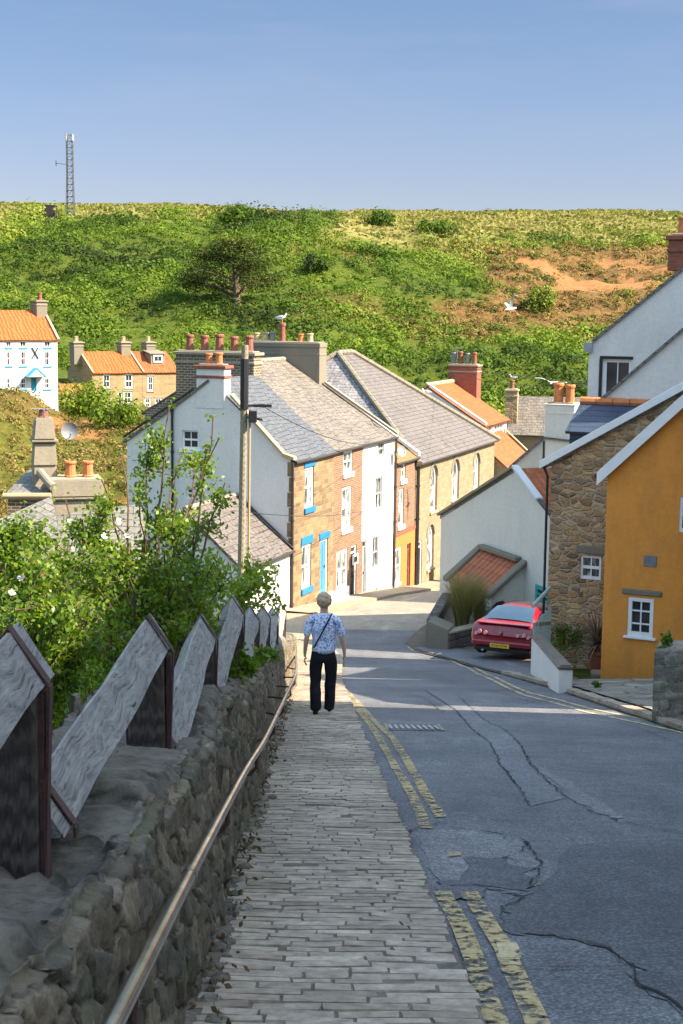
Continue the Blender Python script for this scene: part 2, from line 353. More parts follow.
def window(th,W,h,frame='whitepaint',glass='glass',fw=.06,bars=(1,1),dep=.08,sill=None,lintel=None,sillmat='coping',lintmat='coping',name='window',lh=.2,sh=.12):
    a,b,c,d=h[:4]; ar=len(h)>4 and h[4]; mb=MB(); r=(b-a)/2
    top=d-r if ar else d
    wbox(mb,W,a,a+fw,c,top,dep-.03,dep+.03); wbox(mb,W,b-fw,b,c,top,dep-.03,dep+.03); wbox(mb,W,a+fw,b-fw,c,c+fw*1.3,dep-.03,dep+.03)
    if ar:
        o=arch(a,b,c,d); i_=arch(a+fw,b-fw,c,d-fw)
        for k in range(len(o)-1):
            mb.hexa([W(o[k][0],o[k][1],dep-.03),W(o[k+1][0],o[k+1][1],dep-.03),W(i_[k+1][0],i_[k+1][1],dep-.03),W(i_[k][0],i_[k][1],dep-.03),
                     W(o[k][0],o[k][1],dep+.03),W(o[k+1][0],o[k+1][1],dep+.03),W(i_[k+1][0],i_[k+1][1],dep+.03),W(i_[k][0],i_[k][1],dep+.03)])
    else: wbox(mb,W,a+fw,b-fw,d-fw,d,dep-.03,dep+.03)
    nv,nh=bars
    for i in range(1,nv+1):
        u=a+(b-a)*i/(nv+1); wbox(mb,W,u-.014,u+.014,c+fw,d-fw,dep-.02,dep+.012)
    for j in range(1,nh+1):
        z=c+(d-c)*j/(nh+1); t=.035 if nh==1 else .014; wbox(mb,W,a+fw,b-fw,z-t,z+t,dep-.024,dep+.016)
    w=mb.build(name,M[frame],th)
    g=MB()
    if ar: g.poly([W(a+.01,c+.01,dep+.02),W(b-.01,c+.01,dep+.02)]+[W(*p,dep+.02) for p in reversed(arch(a+.01,b-.01,c,d-.01))])
    else: g.poly([W(a+.01,c+.01,dep+.02),W(b-.01,c+.01,dep+.02),W(b-.01,d-.01,dep+.02),W(a+.01,d-.01,dep+.02)])
    g.build('pane',M[glass],w)
    if sill: s=MB(); wbox(s,W,a-.08,b+.08,c-sh,c-.003,-.07,.06); s.build('sill',M[sillmat],w,bevel=.008)
    if lintel: s=MB(); wbox(s,W,a-.1,b+.1,d+.003,d+lh,-.035,.05); s.build('lintel',M[lintmat],w,bevel=.008)
    return w
def door(th,W,h,leaf='blackpaint',frame='whitepaint',dep=.09,fan=True,panel=True):
    a,b,c,d=h; mb=MB(); fw=.08
    top=d-.32 if fan else d-fw
    wbox(mb,W,a,a+fw,c,d,dep-.04,dep+.03); wbox(mb,W,b-fw,b,c,d,dep-.04,dep+.03); wbox(mb,W,a+fw,b-fw,d-fw,d,dep-.04,dep+.03)
    if fan: wbox(mb,W,a+fw,b-fw,top,top+.05,dep-.04,dep+.03)
    fr=MB(); wbox(fr,W,a+fw,b-fw,c,top,dep,dep+.04)
    if panel:
        for (p,q) in ((.12,.46),(.54,.88)):
            for (r,s) in ((.08,.42),(.5,.93)):
                wbox(fr,W,a+fw+(b-a-2*fw)*p,a+fw+(b-a-2*fw)*q,c+(top-c)*r,c+(top-c)*s,dep-.012,dep)
    dr=fr.build('door',M[leaf],th)
    mb.build('door_frame',M[frame],dr)
    k=MB(); wbox(k,W,b-fw-.12,b-fw-.07,c+.95,c+1.05,dep-.06,dep); k.build('handle',M['leadgrey'],dr)
    if fan: g=MB(); g.poly([W(a+fw,top+.05,dep),W(b-fw,top+.05,dep),W(b-fw,d-fw,dep),W(a+fw,d-fw,dep)]); g.build('pane',M['glass'],dr)
    return dr
def pot(parent,p,h=.45,r=.13,mat='terradark'):
    m=MB(); m.lathe(p,[(r*.95,0),(r*1.05,.03),(r*.9,.06),(r*.82,h*.8),(r*1.0,h*.84),(r*1.05,h*.93),(r*.9,h),(r*.7,h),(r*.68,h-.1),(.001,h-.1)],12)
    return m.build('chimney_pot',M[mat],parent,smooth=False)
def chimney(th,L,s0,s1,d0,d1,z0,z1,mat,pots=(),capmat='coping',cap=.08,oh=.06,ph=.45,pr=.13,potmats=('terradark',)):
    m=MB(); m.box(s0,s1,d0,d1,z0,z1,L); c=m.build('chimney',M[mat],th,bevel=.012)
    k=MB(); k.box(s0-oh*.5,s1+oh*.5,d0-oh*.5,d1+oh*.5,z1-.34,z1-.24,L); k.box(s0-oh,s1+oh,d0-oh,d1+oh,z1+.002,z1+cap,L); k.build('chimney_cap',M[capmat],c,bevel=.015)
    if pots:
        f=MB(); f.box(s0+.06,s1-.06,d0+.06,d1-.06,z1+cap,z1+cap+.05,L); f.build('flaunching',M['coping'],c,bevel=.02)
    for i,(s,d) in enumerate(pots):
        pot(c,L(s,d,z1+cap+.03),ph*(1,.93,1.05,.97)[i%4],pr*(1,.95,1.03)[i%3],potmats[i%len(potmats)])
    return c
def gable_body(L,s0,s1,d0,d1,zb,ze0,zrg,drg,ze1=None,front=(),g0=(),g1=(),mb=None):
    """walls of a ridge-along-s house. front holes in (s,z); g0 holes on s0 gable in (d,z)"""
    ze1=ze0 if ze1 is None else ze1; mb=mb or MB()
    wall(lambda u,z,dp:L(u,d0+dp,z),s0,s1,zb,ze0,front,mb=mb)
    mb.poly([L(s0,d1,zb),L(s1,d1,zb),L(s1,d1,ze1),L(s0,d1,ze1)])
    lo=min(ze0,ze1)
    for s,sg,hs in ((s0,1,g0),(s1,-1,g1)):
        wall(lambda u,z,dp:L(s+sg*dp,u,z),d0,d1,zb,lo,hs,mb=mb)
        pts=[L(s,d0,lo),L(s,d1,lo)]
        if ze1>lo: pts.append(L(s,d1,ze1))
        pts.append(L(s,drg,zrg))
        if ze0>lo: pts.append(L(s,d0,ze0))
        mb.poly(pts)
    return mb
def sagslab(mb,L,a,b,c,d,th=.09,ns=8,nd=5,sag=.05,seed=0):
    """roof slope between eave line a-b and ridge line d-c, gently uneven. a,b,c,d = (s,d,z)"""
    A,B,C,D=[Vector(L(*p)) for p in (a,b,c,d)]; n=(B-A).cross(D-A).normalized()
    if n.z<0: n=-n
    top=[];bot=[]
    for i in range(ns+1):
        r=[];q=[]
        for j in range(nd+1):
            u=i/ns; v=j/nd; p=(A.lerp(B,u)).lerp(D.lerp(C,u),v)
            w=-sag*4*v*(1-v)*.6 + sag*.6*noise.noise(Vector((p.x*.5+seed,p.y*.5,p.z*.5)))
            p=p+n*w; r.append(p); q.append(p-n*th)
        top.append(r);bot.append(q)
    mb.grid(top); mb.grid(bot)
    edge=lambda t,b:[mb.poly([t[i],t[i+1],b[i+1],b[i]]) for i in range(len(t)-1)]
    edge(top[0],bot[0]);edge(top[-1],bot[-1]);edge([r[0] for r in top],[r[0] for r in bot]);edge([r[-1] for r in top],[r[-1] for r in bot])
    return mb
def gutter(th,L,s0,s1,d,z,mat='darkgutter',r=.055):
    m=MB(); m.tube([L(s0,d-.08,z-.02),L((s0+s1)/2,d-.08,z-.035),L(s1,d-.08,z-.02)],r,8); return m.build('gutter',M[mat],th)
def pipe(th,L,s,d,z0,z1,mat='blackpaint',r=.045):
    m=MB(); m.tube([L(s,d,z0),L(s,d,z1)],r,8)
    n=int((z1-z0)/1.5)
    for i in range(n+1): m.tube([L(s,d,z0+.3+i*1.5),L(s,d,z0+.38+i*1.5)],r*1.5,8)
    return m.build('downpipe',M[mat],th)
def coping(th,L,pts,w=.16,h=.1,mat='coping',name='verge_coping',side='s'):
    m=MB()
    for a,b in zip(pts[:-1],pts[1:]):
        f=(lambda p,o,z:L(p[0]+o,p[1],p[2]+z)) if side=='s' else (lambda p,o,z:L(p[0],p[1]+o,p[2]+z))
        m.hexa([f(a,-w,0),f(b,-w,0),f(b,w,0),f(a,w,0),f(a,-w,h),f(b,-w,h),f(b,w,h),f(a,w,h)])
    return m.build(name,M[mat],th,bevel=.01)
def ridge(th,L,a,b,mat='coping',r=.11,name='ridge_tiles'):
    m=MB(); n=max(2,int((Vector(L(*a))-Vector(L(*b))).length/.45)); A=Vector(L(*a));B=Vector(L(*b))
    for i in range(n):
        m.tube([A.lerp(B,i/n),A.lerp(B,(i+.96)/n)],[r,r*.93],8)
    return m.build(name,M[mat],th)

# ---------------------------------------------------------------- the terrace row
OX,OY=-1.79,52.6; TH=20
L=frame(OX,OY,TH); Wf=lambda u,z,dp:L(u,dp,z)
def fz(px,py,d=0): return onplane(px,py,OX,OY,TH,d)
def hole(x0,x1,yt,yb,ar=False,d=0):
    s0,_=fz(x0,500,d); s1,_=fz(x1,500,d); xm=(x0+x1)/2; z1=fz(xm,yt,d)[1]; z0=fz(xm,yb,d)[1]
    return (s0,s1,z0,z1,ar)
EA=-5.26
S1,S2,S3,S4,S5=4.35,7.75,11.75,14.9,29.0
# house 1: blue trim cottage, white gable end
h_up=hole(304.8,313.6,466.8,507); h_lo=hole(302.4,311.8,544,587); h_dr=hole(320.8,328.4,539,592.5)[:4]
gpt=lambda px,py:( (lambda r:((r[0]),r[1]))((onplane(px,py,OX,OY,TH+90-180))) )
def gw(px,py):   # gable plane s=0 : returns d,z
    r=ray(px,py); sx,cx=math.sin(math.radians(TH)),math.cos(math.radians(TH))
    t=(OX*sx+OY*cx)/(r.x*sx+r.y*cx); p=r*t
    return -(p.x-OX)*cx+(p.y-OY)*sx, p.z
def gh_hole(x0,x1,yt,yb):
    d1,z1=gw(x0,yt); d0,z0=gw(x1,yb); return (d0,d1,z0,z1)
g_win=gh_hole(182,198.3,430,449.5); g_win2=gh_hole(186,194,488,499)
t1=empty('cottage',L(S1/2,3,-11),'stone-fronted cottage with bright blue lintels and blue door, white rendered gable end','cottage','cottages of the stone and brick terrace')
RD,RZ=3.2,-2.55; BD=6.5; BZ=-4.75
m=MB()
wall(Wf,0,S1,-12.2,EA-.02,[h_up,h_lo,(*h_dr,False)],mb=m); m.build('street_wall',M['sandstone'],t1)
m=MB(); Wg=lambda u,z,dp:L(dp,u,z)
wall(lambda u,z,dp:L(.0+dp,u,z),.02,BD,-12.5,g_win[2]-.1,[g_win2],mb=m)
zg=g_win[2]-.1; gtop=lambda d: EA+(RZ-EA)*d/RD if d<RD else RZ+(BZ-RZ)*(d-RD)/(BD-RD)
d_e=RD*(zg-EA)/(RZ-EA) if zg>EA else .02
dd=sorted({max(.02,d_e),g_win[0],g_win[1],RD,BD})
for a_,b_ in zip(dd[:-1],dd[1:]):
    cm=(a_+b_)/2
    if g_win[0]<cm<g_win[1]:
        m.poly([L(0,a_,zg),L(0,b_,zg),L(0,b_,g_win[2]),L(0,a_,g_win[2])]); m.poly([L(0,a_,g_win[3]),L(0,b_,g_win[3]),L(0,b_,gtop(b_)),L(0,a_,gtop(a_))])
    else: m.poly([L(0,a_,zg),L(0,b_,zg),L(0,b_,gtop(b_)),L(0,a_,gtop(a_))])
for q_ in ((g_win[0],g_win[2],g_win[0],g_win[3]),(g_win[1],g_win[2],g_win[1],g_win[3]),(g_win[0],g_win[2],g_win[1],g_win[2]),(g_win[0],g_win[3],g_win[1],g_win[3])):
    m.poly([L(0,q_[0],q_[1]),L(.14,q_[0],q_[1]),L(.14,q_[2],q_[3]),L(0,q_[2],q_[3])])
m.poly([L(0,BD,-12.5),L(S1,BD,-12.5),L(S1,BD,BZ),L(0,BD,BZ)])
m.build('gable_wall',M['white_old'],t1)
m=MB(); sagslab(m,L,(.1,-.12,EA-.06),(S1,-.12,EA-.06),(S1,RD,RZ+.05),(.1,RD,RZ+.05),seed=1); m.build('roof',M['slate_blue'],t1)
m=MB(); sagslab(m,L,(-.08,BD+.15,BZ-.1),(S1,BD+.15,BZ-.1),(S1,RD,RZ+.04),(-.08,RD,RZ+.04),seed=2); m.build('rear_roof',M['slate_stone'],t1)
coping(t1,L,[(0,-.15,EA),(0,.25,EA+.12),(0,RD-.9,RZ-.55)],.14,.12,'coping_y')
coping(t1,L,[(0,RD+.6,RZ-.35),(0,BD+.15,BZ)],.08,.07,'darkgutter')
window(t1,Wf,h_up,bars=(1,1),glass='glassc',sill=1,lintel=1,sillmat='bluepaint',lintmat='bluepaint',lh=.3,sh=.2,fw=.09)
window(t1,Wf,h_lo,bars=(1,1),glass='glassc',sill=1,lintel=1,sillmat='bluepaint',lintmat='bluepaint',lh=.3,sh=.22,fw=.09)
dr=door(t1,Wf,h_dr,'bluedoor',fan=False)
m=MB(); wbox(m,Wf,h_dr[0]-.12,h_dr[1]+.12,h_dr[3]+.003,h_dr[3]+.27,-.04,.05); m.build('lintel',M['bluepaint'],dr,bevel=.01)
window(t1,Wg,g_win,bars=(1,1),sill=1,sillmat='whitepaint',glass='glass',dep=.1)
window(t1,Wg,g_win2,bars=(0,1),glass='glass',dep=.1)
gutter(t1,L,.1,S1,-.06,EA-.08); pipe(t1,L,-.04,-.08,-10.75,EA-.1,'darkgutter'); pipe(t1,L,-.07,4.62,-8.5,gw(170,403)[1])
m=MB()
for i in range(10): m.box(-.012 if i%2 else -.015,.35 if i%2 else .2,-.02,.14 if i%2 else .08,-10.7+i*.54,-10.2+i*.54,L)
m.build('quoin_stones',M['sandstone'],t1)
m=MB()   # steps at the blue door
zd=h_dr[2]
for i in range(3): m.box(h_dr[0]-.15+i*.05,h_dr[1]+.25+i*.42,-.35-.3*i,-.004,-11.6,zd-.02-.19*i,L)
m.build('door_steps',M['stonestep'],t1,bevel=.02)
chimney(t1,L,-.02,.55,RD-.62,RD+.48,RZ-1.0,RZ+.42,'white_old',[(.28,RD-.28),(.28,RD+.12)],'terradark',.12,.08,.42,.14,('terracotta',))
# house 2: brick
t2=empty('cottage',L((S1+S2)/2,3,-11.3),'narrow brown brick cottage','cottage','cottages of the stone and brick terrace')
t2['label']='brown brick cottage with white-framed windows, between the blue-trimmed cottage and the white one'
hb=[hole(343,352,450,472.5),hole(342,351,487,528),hole(337.4,348.2,550,588)]; hd=hole(351.6,357.4,545,601)[:4]
m=MB(); wall(Wf,S1+.004,S2,-12.6,EA-.02,[*hb,(*hd,False)],mb=m); m.build('street_wall',M['brick'],t2)
for i,h in enumerate(hb): window(t2,Wf,h,bars=(1,1),glass='glassc',sill=1,sillmat='whitepaint',sh=.2 if i<2 else .42,fw=.1,dep=.06)
door(t2,Wf,hd,'blackpaint')
m=MB(); wbox(m,Wf,hd[0]-.0,hd[0]+.62,hd[3]-.75,hd[3]-.35,-.1,-.06); m.build('door_sign',M['whitepaint'],t2)
m=MB(); wbox(m,Wf,hd[0]+.12,hd[0]+.5,hd[3]-.67,hd[3]-.43,-.106,-.102); m.build('sign_panel',M['blackpaint'],t2)
RD2,RZ2=4.9,-2.12
# house 3: white
t3=empty('cottage',L((S2+S3)/2,3,-11.8),'tall narrow white painted cottage with grey-green windows, in the middle of the terrace','cottage','cottages of the stone and brick terrace')
hw=[hole(377.4,383.2,441,457),hole(375.3,382,477,510),hole(373,379.4,536,568),hole(373.6,378.6,588,596)]; hd3=hole(361.8,367.4,540,597)[:4]
m=MB(); wall(Wf,S2+.004,S3,-12.9,EA-.02,[*hw,(*hd3,False)],mb=m); m.build('street_wall',M['white'],t3)
m=MB(); m.poly([L(S3,0,-13),L(S3,8,-13),L(S3,8,-4.0),L(S3,RD2,RZ2),L(S3,0,EA-.02)]); m.build('gable_wall',M['pantile_moss'],t3) if False else m.build('gable_wall',M['greystone'],t3)
for h in hw: window(t3,Wf,h,frame='greypaint',bars=(1,1),glass='glassc',fw=.08)
door(t3,Wf,hd3,'greypaint','greypaint')
for k,(a,b,tt,z) in enumerate(((S1,S2,t2,0),(S2,S3,t3,0))):
    m=MB(); sagslab(m,L,(a,-.14,EA-.05),(b,-.14,EA-.05),(b,RD2,RZ2),(a,RD2,RZ2),seed=5+k*0,ns=6,nd=8,sag=.09); m.build('roof',M['slate_lichen'],tt)
    m=MB(); sagslab(m,L,(a,8.2,-4.15),(b,8.2,-4.15),(b,RD2,RZ2-.01),(a,RD2,RZ2-.01),seed=8,ns=6,nd=6); m.build('rear_roof',M['slate_stone'],tt)
    m=MB(); m.poly([L(a,8,-13),L(b,8,-13),L(b,8,-4.1),L(a,8,-4.1)]); m.build('rear_wall',M['sandstone'],tt)
m=MB(); m.poly([L(S1,RD-.3,RZ-1),L(S1,8,-13),L(S1,8,-4.1),L(S1,RD2,RZ2-.05),L(S1,0,EA)]); m.build('gable_wall',M['brick_dark'],t2)
gutter(t2,L,S1,S2,-.07,EA-.05); gutter(t3,L,S2,S3,-.07,EA-.05); pipe(t3,L,S3+.0,-.07,-12.3,EA-.1,'darkgutter')
ridge(t2,L,(S1,RD2,RZ2),(S2,RD2,RZ2)); ridge(t3,L,(S2,RD2,RZ2),(S3,RD2,RZ2))
# the long brick stack between house 1 and 2
chimney(t2,L,S1-.42,S1+.35,3.15,6.45,-4.9,-1.78,'brick_dark',[(S1-.05,3.5+i*.63) for i in range(5)],'coping',.12,.08,.62,.17,('terradark',))
# the long cement stack between white and orange cottages
ck=chimney(t3,L,S3-.42,S3+.42,3.3,6.75,-5.2,-1.62,'greystone',[(S3,3.9),(S3-.1,4.3),(S3,6.0),(S3,6.4)],'greystone',.2,.03,.38,.14,('clay_pale','terracotta','clay_pale'))
pot(ck,L(S3,5.2,-1.42),.85,.15,'terradark'); pot(ck,L(S3,5.65,-1.42),.45,.14,'leadgrey')
coping(t3,L,[(S3,-.15,EA-.0),(S3,3.2,-3.15)],.11,.12,'coping')
# satellite dish on white house
def dish(name,P,D,r,label,mat='greypaint'):
    D=Vector(D).normalized(); P=Vector(P); a=D.cross(Vector((0,0,1))).normalized(); b=a.cross(D)
    th=empty(name,P,label,'satellite dish'); m=MB(); rings=[]
    for i in range(6):
        q=r*i/5; rings.append([P+a*(q*math.cos(w))+b*(q*math.sin(w))+D*(.35*q*q/r) for w in [2*math.pi*k/20 for k in range(21)]])
    m.grid(rings); m.build('reflector',M[mat],th,smooth=True)
    m=MB(); m.tube([P-b*r*.8+D*.05,P+D*r*1.1-b*r*.3],.012); m.tube([P+D*r*1.0-b*r*.3,P+D*r*1.2-b*r*.25],.03); m.build('feed_arm',M['leadgrey'],th)
    m=MB(); m.tube([P,P-D*.3,P-D*.3-b*.3],.02); m.build('bracket',M['leadgrey'],th); return th
dish('satellite_dish',L(S3-.25,-.35,-5.9),(.6,-.75,.25),.24,'small grey satellite dish high on the corner of the tall white cottage')
# house 4: orange render below, brick above
t4=empty('cottage',L((S3+S4)/2,3,-12),'low brick cottage with bright orange rendered ground floor, beside the tall white cottage','cottage','cottages of the stone and brick terrace')
E4=-6.45; ho=[hole(400.5,405,461,479.5),hole(398.5,403.8,489,525)]; ho2=hole(394.2,401,548,583); hd4=hole(407.2,411,543,590)[:4]
zs=fz(404,533)[1]
m=MB(); wall(Wf,S3+.004,S4,zs,E4,ho,mb=m); m.build('upper_wall',M['brick'],t4)
m=MB(); wall(lambda u,z,dp:L(u,dp-.03,z),S3+.004,S4,-13.2,zs,[ho2,(*hd4,False)],rev=.15,mb=m); m.poly([L(S3,-.03,zs),L(S4,-.03,zs),L(S4,.0,zs),L(S3,.0,zs)]); m.build('lower_wall',M['orange_r'],t4)
m=MB(); m.box(S3,S4,-.06,-.004,zs+.003,zs+.16,L); m.build('string_course',M['brick_red'],t4)
for h in ho: window(t4,Wf,h,bars=(0,1),glass='glassc',sill=1,sillmat='whitepaint',sh=.2,fw=.08)
window(t4,Wf,ho2,bars=(0,1),glass='glassc',sill=1,sillmat='whitepaint',fw=.1,dep=.02); door(t4,Wf,hd4,'terradark','brick_red',fan=True)
m=MB(); sagslab(m,L,(S3,-.14,E4-.05),(S4,-.14,E4-.05),(S4,4.9,-3.1),(S3,4.9,-3.1),seed=3); m.build('roof',M['pantile_moss'],t4)
m=MB(); sagslab(m,L,(S3,8.2,-5.15),(S4,8.2,-5.15),(S4,4.9,-3.1),(S3,4.9,-3.1),seed=3); m.build('rear_roof',M['slate_stone'],t4)
coping(t4,L,[(S4,-.15,E4+.05),(S4,5,-3.0)],.13,.16,'white_old'); gutter(t4,L,S3,S4,-.07,E4-.02); pipe(t4,L,S4-.02,-.08,-12.6,E4,'blackpaint')
# chapel
t5=empty('chapel',L(22,6,-13),'large pale sandstone building with tall arched white windows and a big hipped slate roof','chapel')
E5=-6.72; hc=[hole(430.3,437,465,511,True),hole(451.8,458.8,459,500,True),hole(473,479,453,490,True),hole(428.3,434.8,524,568,True)]; 
hl=[]
for k in (1,2): hl.append((hc[k][0],hc[k][1],hc[3][2],hc[3][3],True))
hd5=hole(415.9,423,541,590)[:4]
m=MB(); wall(Wf,S4+.004,S5,-14.4,E5,[*hc,*hl,(*hd5,False)],rev=.2,mb=m); DW=12.0
for s in (S4,S5): m.poly([L(s,0,-14.4),L(s,DW,-14.4),L(s,DW,E5),L(s,0,E5)])
m.poly([L(S4,DW,-14.4),L(S5,DW,-14.4),L(S5,DW,E5),L(S4,DW,E5)]); m.build('wall',M['sandstone_pale'],t5)
for h in hc+hl:
    w=window(t5,Wf,h,bars=(0,1),glass='glassc',sill=1,fw=.13,dep=.14,sillmat='coping')
    o=MB(); a,b,c,d=h[:4]; A=arch(a,b,c,d); B=arch(a-.2,b+.2,c,d+.2)
    for k in range(len(A)-1): o.hexa([Wf(*A[k],-.03),Wf(*A[k+1],-.03),Wf(*B[k+1],-.03),Wf(*B[k],-.03),Wf(*A[k],.05),Wf(*A[k+1],.05),Wf(*B[k+1],.05),Wf(*B[k],.05)])
    o.build('arch_stones',M['greystone'],w)
door(t5,Wf,hd5,'blackpaint'); 
m=MB(); hp=(S4+6,6,-2.15); hq=(S5-6,6,-2.15); e0=(S4-.15,-.2,E5-.08); e1=(S5+.15,-.2,E5-.08); e2=(S5+.15,DW+.2,E5-.08); e3=(S4-.15,DW+.2,E5-.08)
m.slab([L(*e0),L(*e1),L(*hq),L(*hp)],.1); m.slab([L(*e3),L(*e2),L(*hq),L(*hp)],.1); m.slab([L(*e1),L(*e2),L(*hq)],.1); m.build('roof',M['slate_chapel'],t5)
m=MB(); m.slab([L(*e0),L(*e3),L(*hp)],.1); m.build('hip_roof',M['slate_hip'],t5)
up=lambda p:(p[0],p[1],p[2]+.06)
for a,b in ((e0,hp),(e1,hq),(hp,hq),(e3,hp)): ridge(t5,L,up(a),up(b),'greystone',.15)
gutter(t5,L,S4,S5,-.15,E5-.05); pipe(t5,L,S4+.2,-.08,-12.6,E5,'blackpaint')
# annexe in front of the white gable
ta=empty('lean_to_house',L(-2,2,-11),'low white annexe with purple-grey stone slate roof against the tall white gable','annexe')
AZ=-8.42; AR=-6.65; AD=2.06
aw=[(fz(253,560)[0],fz(263,560)[0],-9.6,-8.75,False),(fz(272,560)[0],fz(279,560)[0],-9.5,-8.75,False)]
m=gable_body(L,-4.25,-.01,0,4.4,-12.8,AZ,AR,AD,front=aw); m.build('wall',M['white'],ta)
for h in aw: window(ta,Wf,h,bars=(1,1),glass='glassc')
m=MB(); sagslab(m,L,(-4.35,-.15,AZ-.08),(-.02,-.15,AZ-.08),(-.02,AD,AR+.05),(-4.35,AD,AR+.05),seed=4); sagslab(m,L,(-4.35,4.55,AZ-.2),(-.02,4.55,AZ-.2),(-.02,AD,AR+.04),(-4.35,AD,AR+.04),seed=6); m.build('roof',M['slate_chapel'],ta)
coping(ta,L,[(-.08,-.15,AZ),(-.08,AD,AR+.08)],.05,.06,'darkgutter'); ridge(ta,L,(-4.3,AD,AR+.06),(-.1,AD,AR+.06),'coping',.09); gutter(ta,L,-4.3,-.05,-.08,AZ-.06)
# house F with dormer, behind the chapel
tf=empty('house',L(33,4,-14),'house behind the chapel with orange pantile roof, white dormer window and brick chimney','house')
E6=-6.05; F0=30.0; F1=35.6
dl=[(F0+.4,F0+2.4,E6-1.0,E6-.15,False),(F0+2.8,F0+4.9,E6-1.0,E6-.15,False)]
m=gable_body(L,F0,F1,1.0,7.2,-15,E6,-4.1,4.1,front=dl); m.build('wall',M['white'],tf)
for h in dl: window(tf,lambda u,z,dp:L(u,1+dp,z),h,bars=(2,1),glass='glassc',fw=.1)
m=MB(); sagslab(m,L,(F0,.75,E6-.1),(F1,.75,E6-.1),(F1,4.1,-4.05),(F0,4.1,-4.05),seed=9); sagslab(m,L,(F0,7.4,E6-.1),(F1,7.4,E6-.1),(F1,4.1,-4.06),(F0,4.1,-4.06),seed=9); m.build('roof',M['pantile'],tf)
coping(tf,L,[(F0-.1,.7,E6),(F0-.1,4.1,-3.95)],.13,.1,'white_old'); ridge(tf,L,(F0,4.1,-4),(F1,4.1,-4),'clay_pale',.13)
chimney(tf,L,F1-.45,F1+.5,2.7,4.4,-6.3,-3.15,'brick_red',[(F1-.15,2.95+i*.42) for i in range(4)],'coping',.1,.07,.7,.15,('terradark','leadgrey'))
tf2=empty('house',L(33,1,-14),'low house with plain orange tiled roof and yellow stone wall, below the dormer house','house')
m=gable_body(L,29.2,35.2,-1.4,3.2,-15,-8.9,-6.75,1.2); m.build('wall',M['sandstone_pale'],tf2)
m=MB(); sagslab(m,L,(29.2,-1.6,-9.0),(35.2,-1.6,-9.0),(35.2,1.1,-6.7),(29.2,1.1,-6.7),seed=12); sagslab(m,L,(29.2,3.4,-8.7),(35.2,3.4,-8.7),(35.2,1.1,-6.71),(29.2,1.1,-6.71),seed=12); m.build('roof',M['pantile'],tf2)
coping(tf2,L,[(35.2,-1.6,-8.95),(35.2,1.1,-6.6)],.12,.08,'coping_y')
# ---------------------------------------------------------------- rendered gable house C (right of the street)
def twopt(p,q):  # frame whose s runs from p to q
    th=math.degrees(math.atan2(q[0]-p[0],q[1]-p[1])); return th
CP=(3.35,50.0); CQ=(6.55,41.4); thc=twopt(CP,CQ); Lc=frame(*CP,thc); CL=math.hypot(CQ[0]-CP[0],CQ[1]-CP[1])
def cz(px,py,d=0): return onplane(px,py,*CP,thc,d)
sa,za=cz(515,469); _,zl=cz(441,516); s_r,zrr=cz(547,511)
slope=(za-zrr)/(s_r-sa); zre=za-slope*(CL-sa)
tc=empty('gabled_house',Lc(CL/2,4,-10),'cream rendered house with blank gable wall and orange pantile roof, behind the red car','house')
m=MB(); m.poly([Lc(0,0,-12),Lc(CL,0,-12),Lc(CL,0,zre),Lc(sa,0,za),Lc(0,0,zl)]); m.poly([Lc(0,0,-12),Lc(0,8,-12),Lc(0,8,zl),Lc(0,0,zl)]); m.poly([Lc(CL,0,-12),Lc(CL,8,-12),Lc(CL,8,zre),Lc(CL,0,zre)]); m.poly([Lc(0,8,-12),Lc(CL,8,-12),Lc(CL,8,zre),Lc(sa,8,za),Lc(0,8,zl)])
m.build('wall',M['cream'],tc)
m=MB(); m.slab([Lc(sa,.0,za+.02),Lc(CL+.1,.0,zre-.0),Lc(CL+.1,8,zre-.0),Lc(sa,8,za+.02)],.1); m.build('roof',M['pantile'],tc)
m=MB(); m.slab([Lc(sa,.0,za+.02),Lc(-.1,.0,zl-.02),Lc(-.1,8,zl-.02),Lc(sa,8,za+.02)],.1); m.build('rear_roof',M['slate_stone'],tc)
f=lambda s,d,z:Lc(s,d,z)
def cop2(a,b,w,h,mat,nm='verge_coping'):
    mm=MB(); mm.hexa([Lc(a[0],-w,a[1]),Lc(b[0],-w,b[1]),Lc(b[0],w,b[1]),Lc(a[0],w,a[1]),Lc(a[0],-w,a[1]+h),Lc(b[0],-w,b[1]+h),Lc(b[0],w,b[1]+h),Lc(a[0],w,a[1]+h)]); return mm.build(nm,M[mat],tc,bevel=.01)
cop2((-.1,zl),(sa,za+.03),.12,.09,'coping'); cop2((sa,za+.03),(sa+(CL-sa)*.42,za+(zre-za)*.42),.12,.10,'white'); cop2((sa+(CL-sa)*.42,za+(zre-za)*.42),(CL,zre),.06,.06,'darkgutter')
# lean-to porch with old pantiles in front of the gable
def pp(px,py,d): s,z=cz(px,py,d); return s,z
tp=empty('porch',Lc(5,-1,-9.5),'small lean-to porch with weathered dark red pantiles, on the cream gable wall','porch')
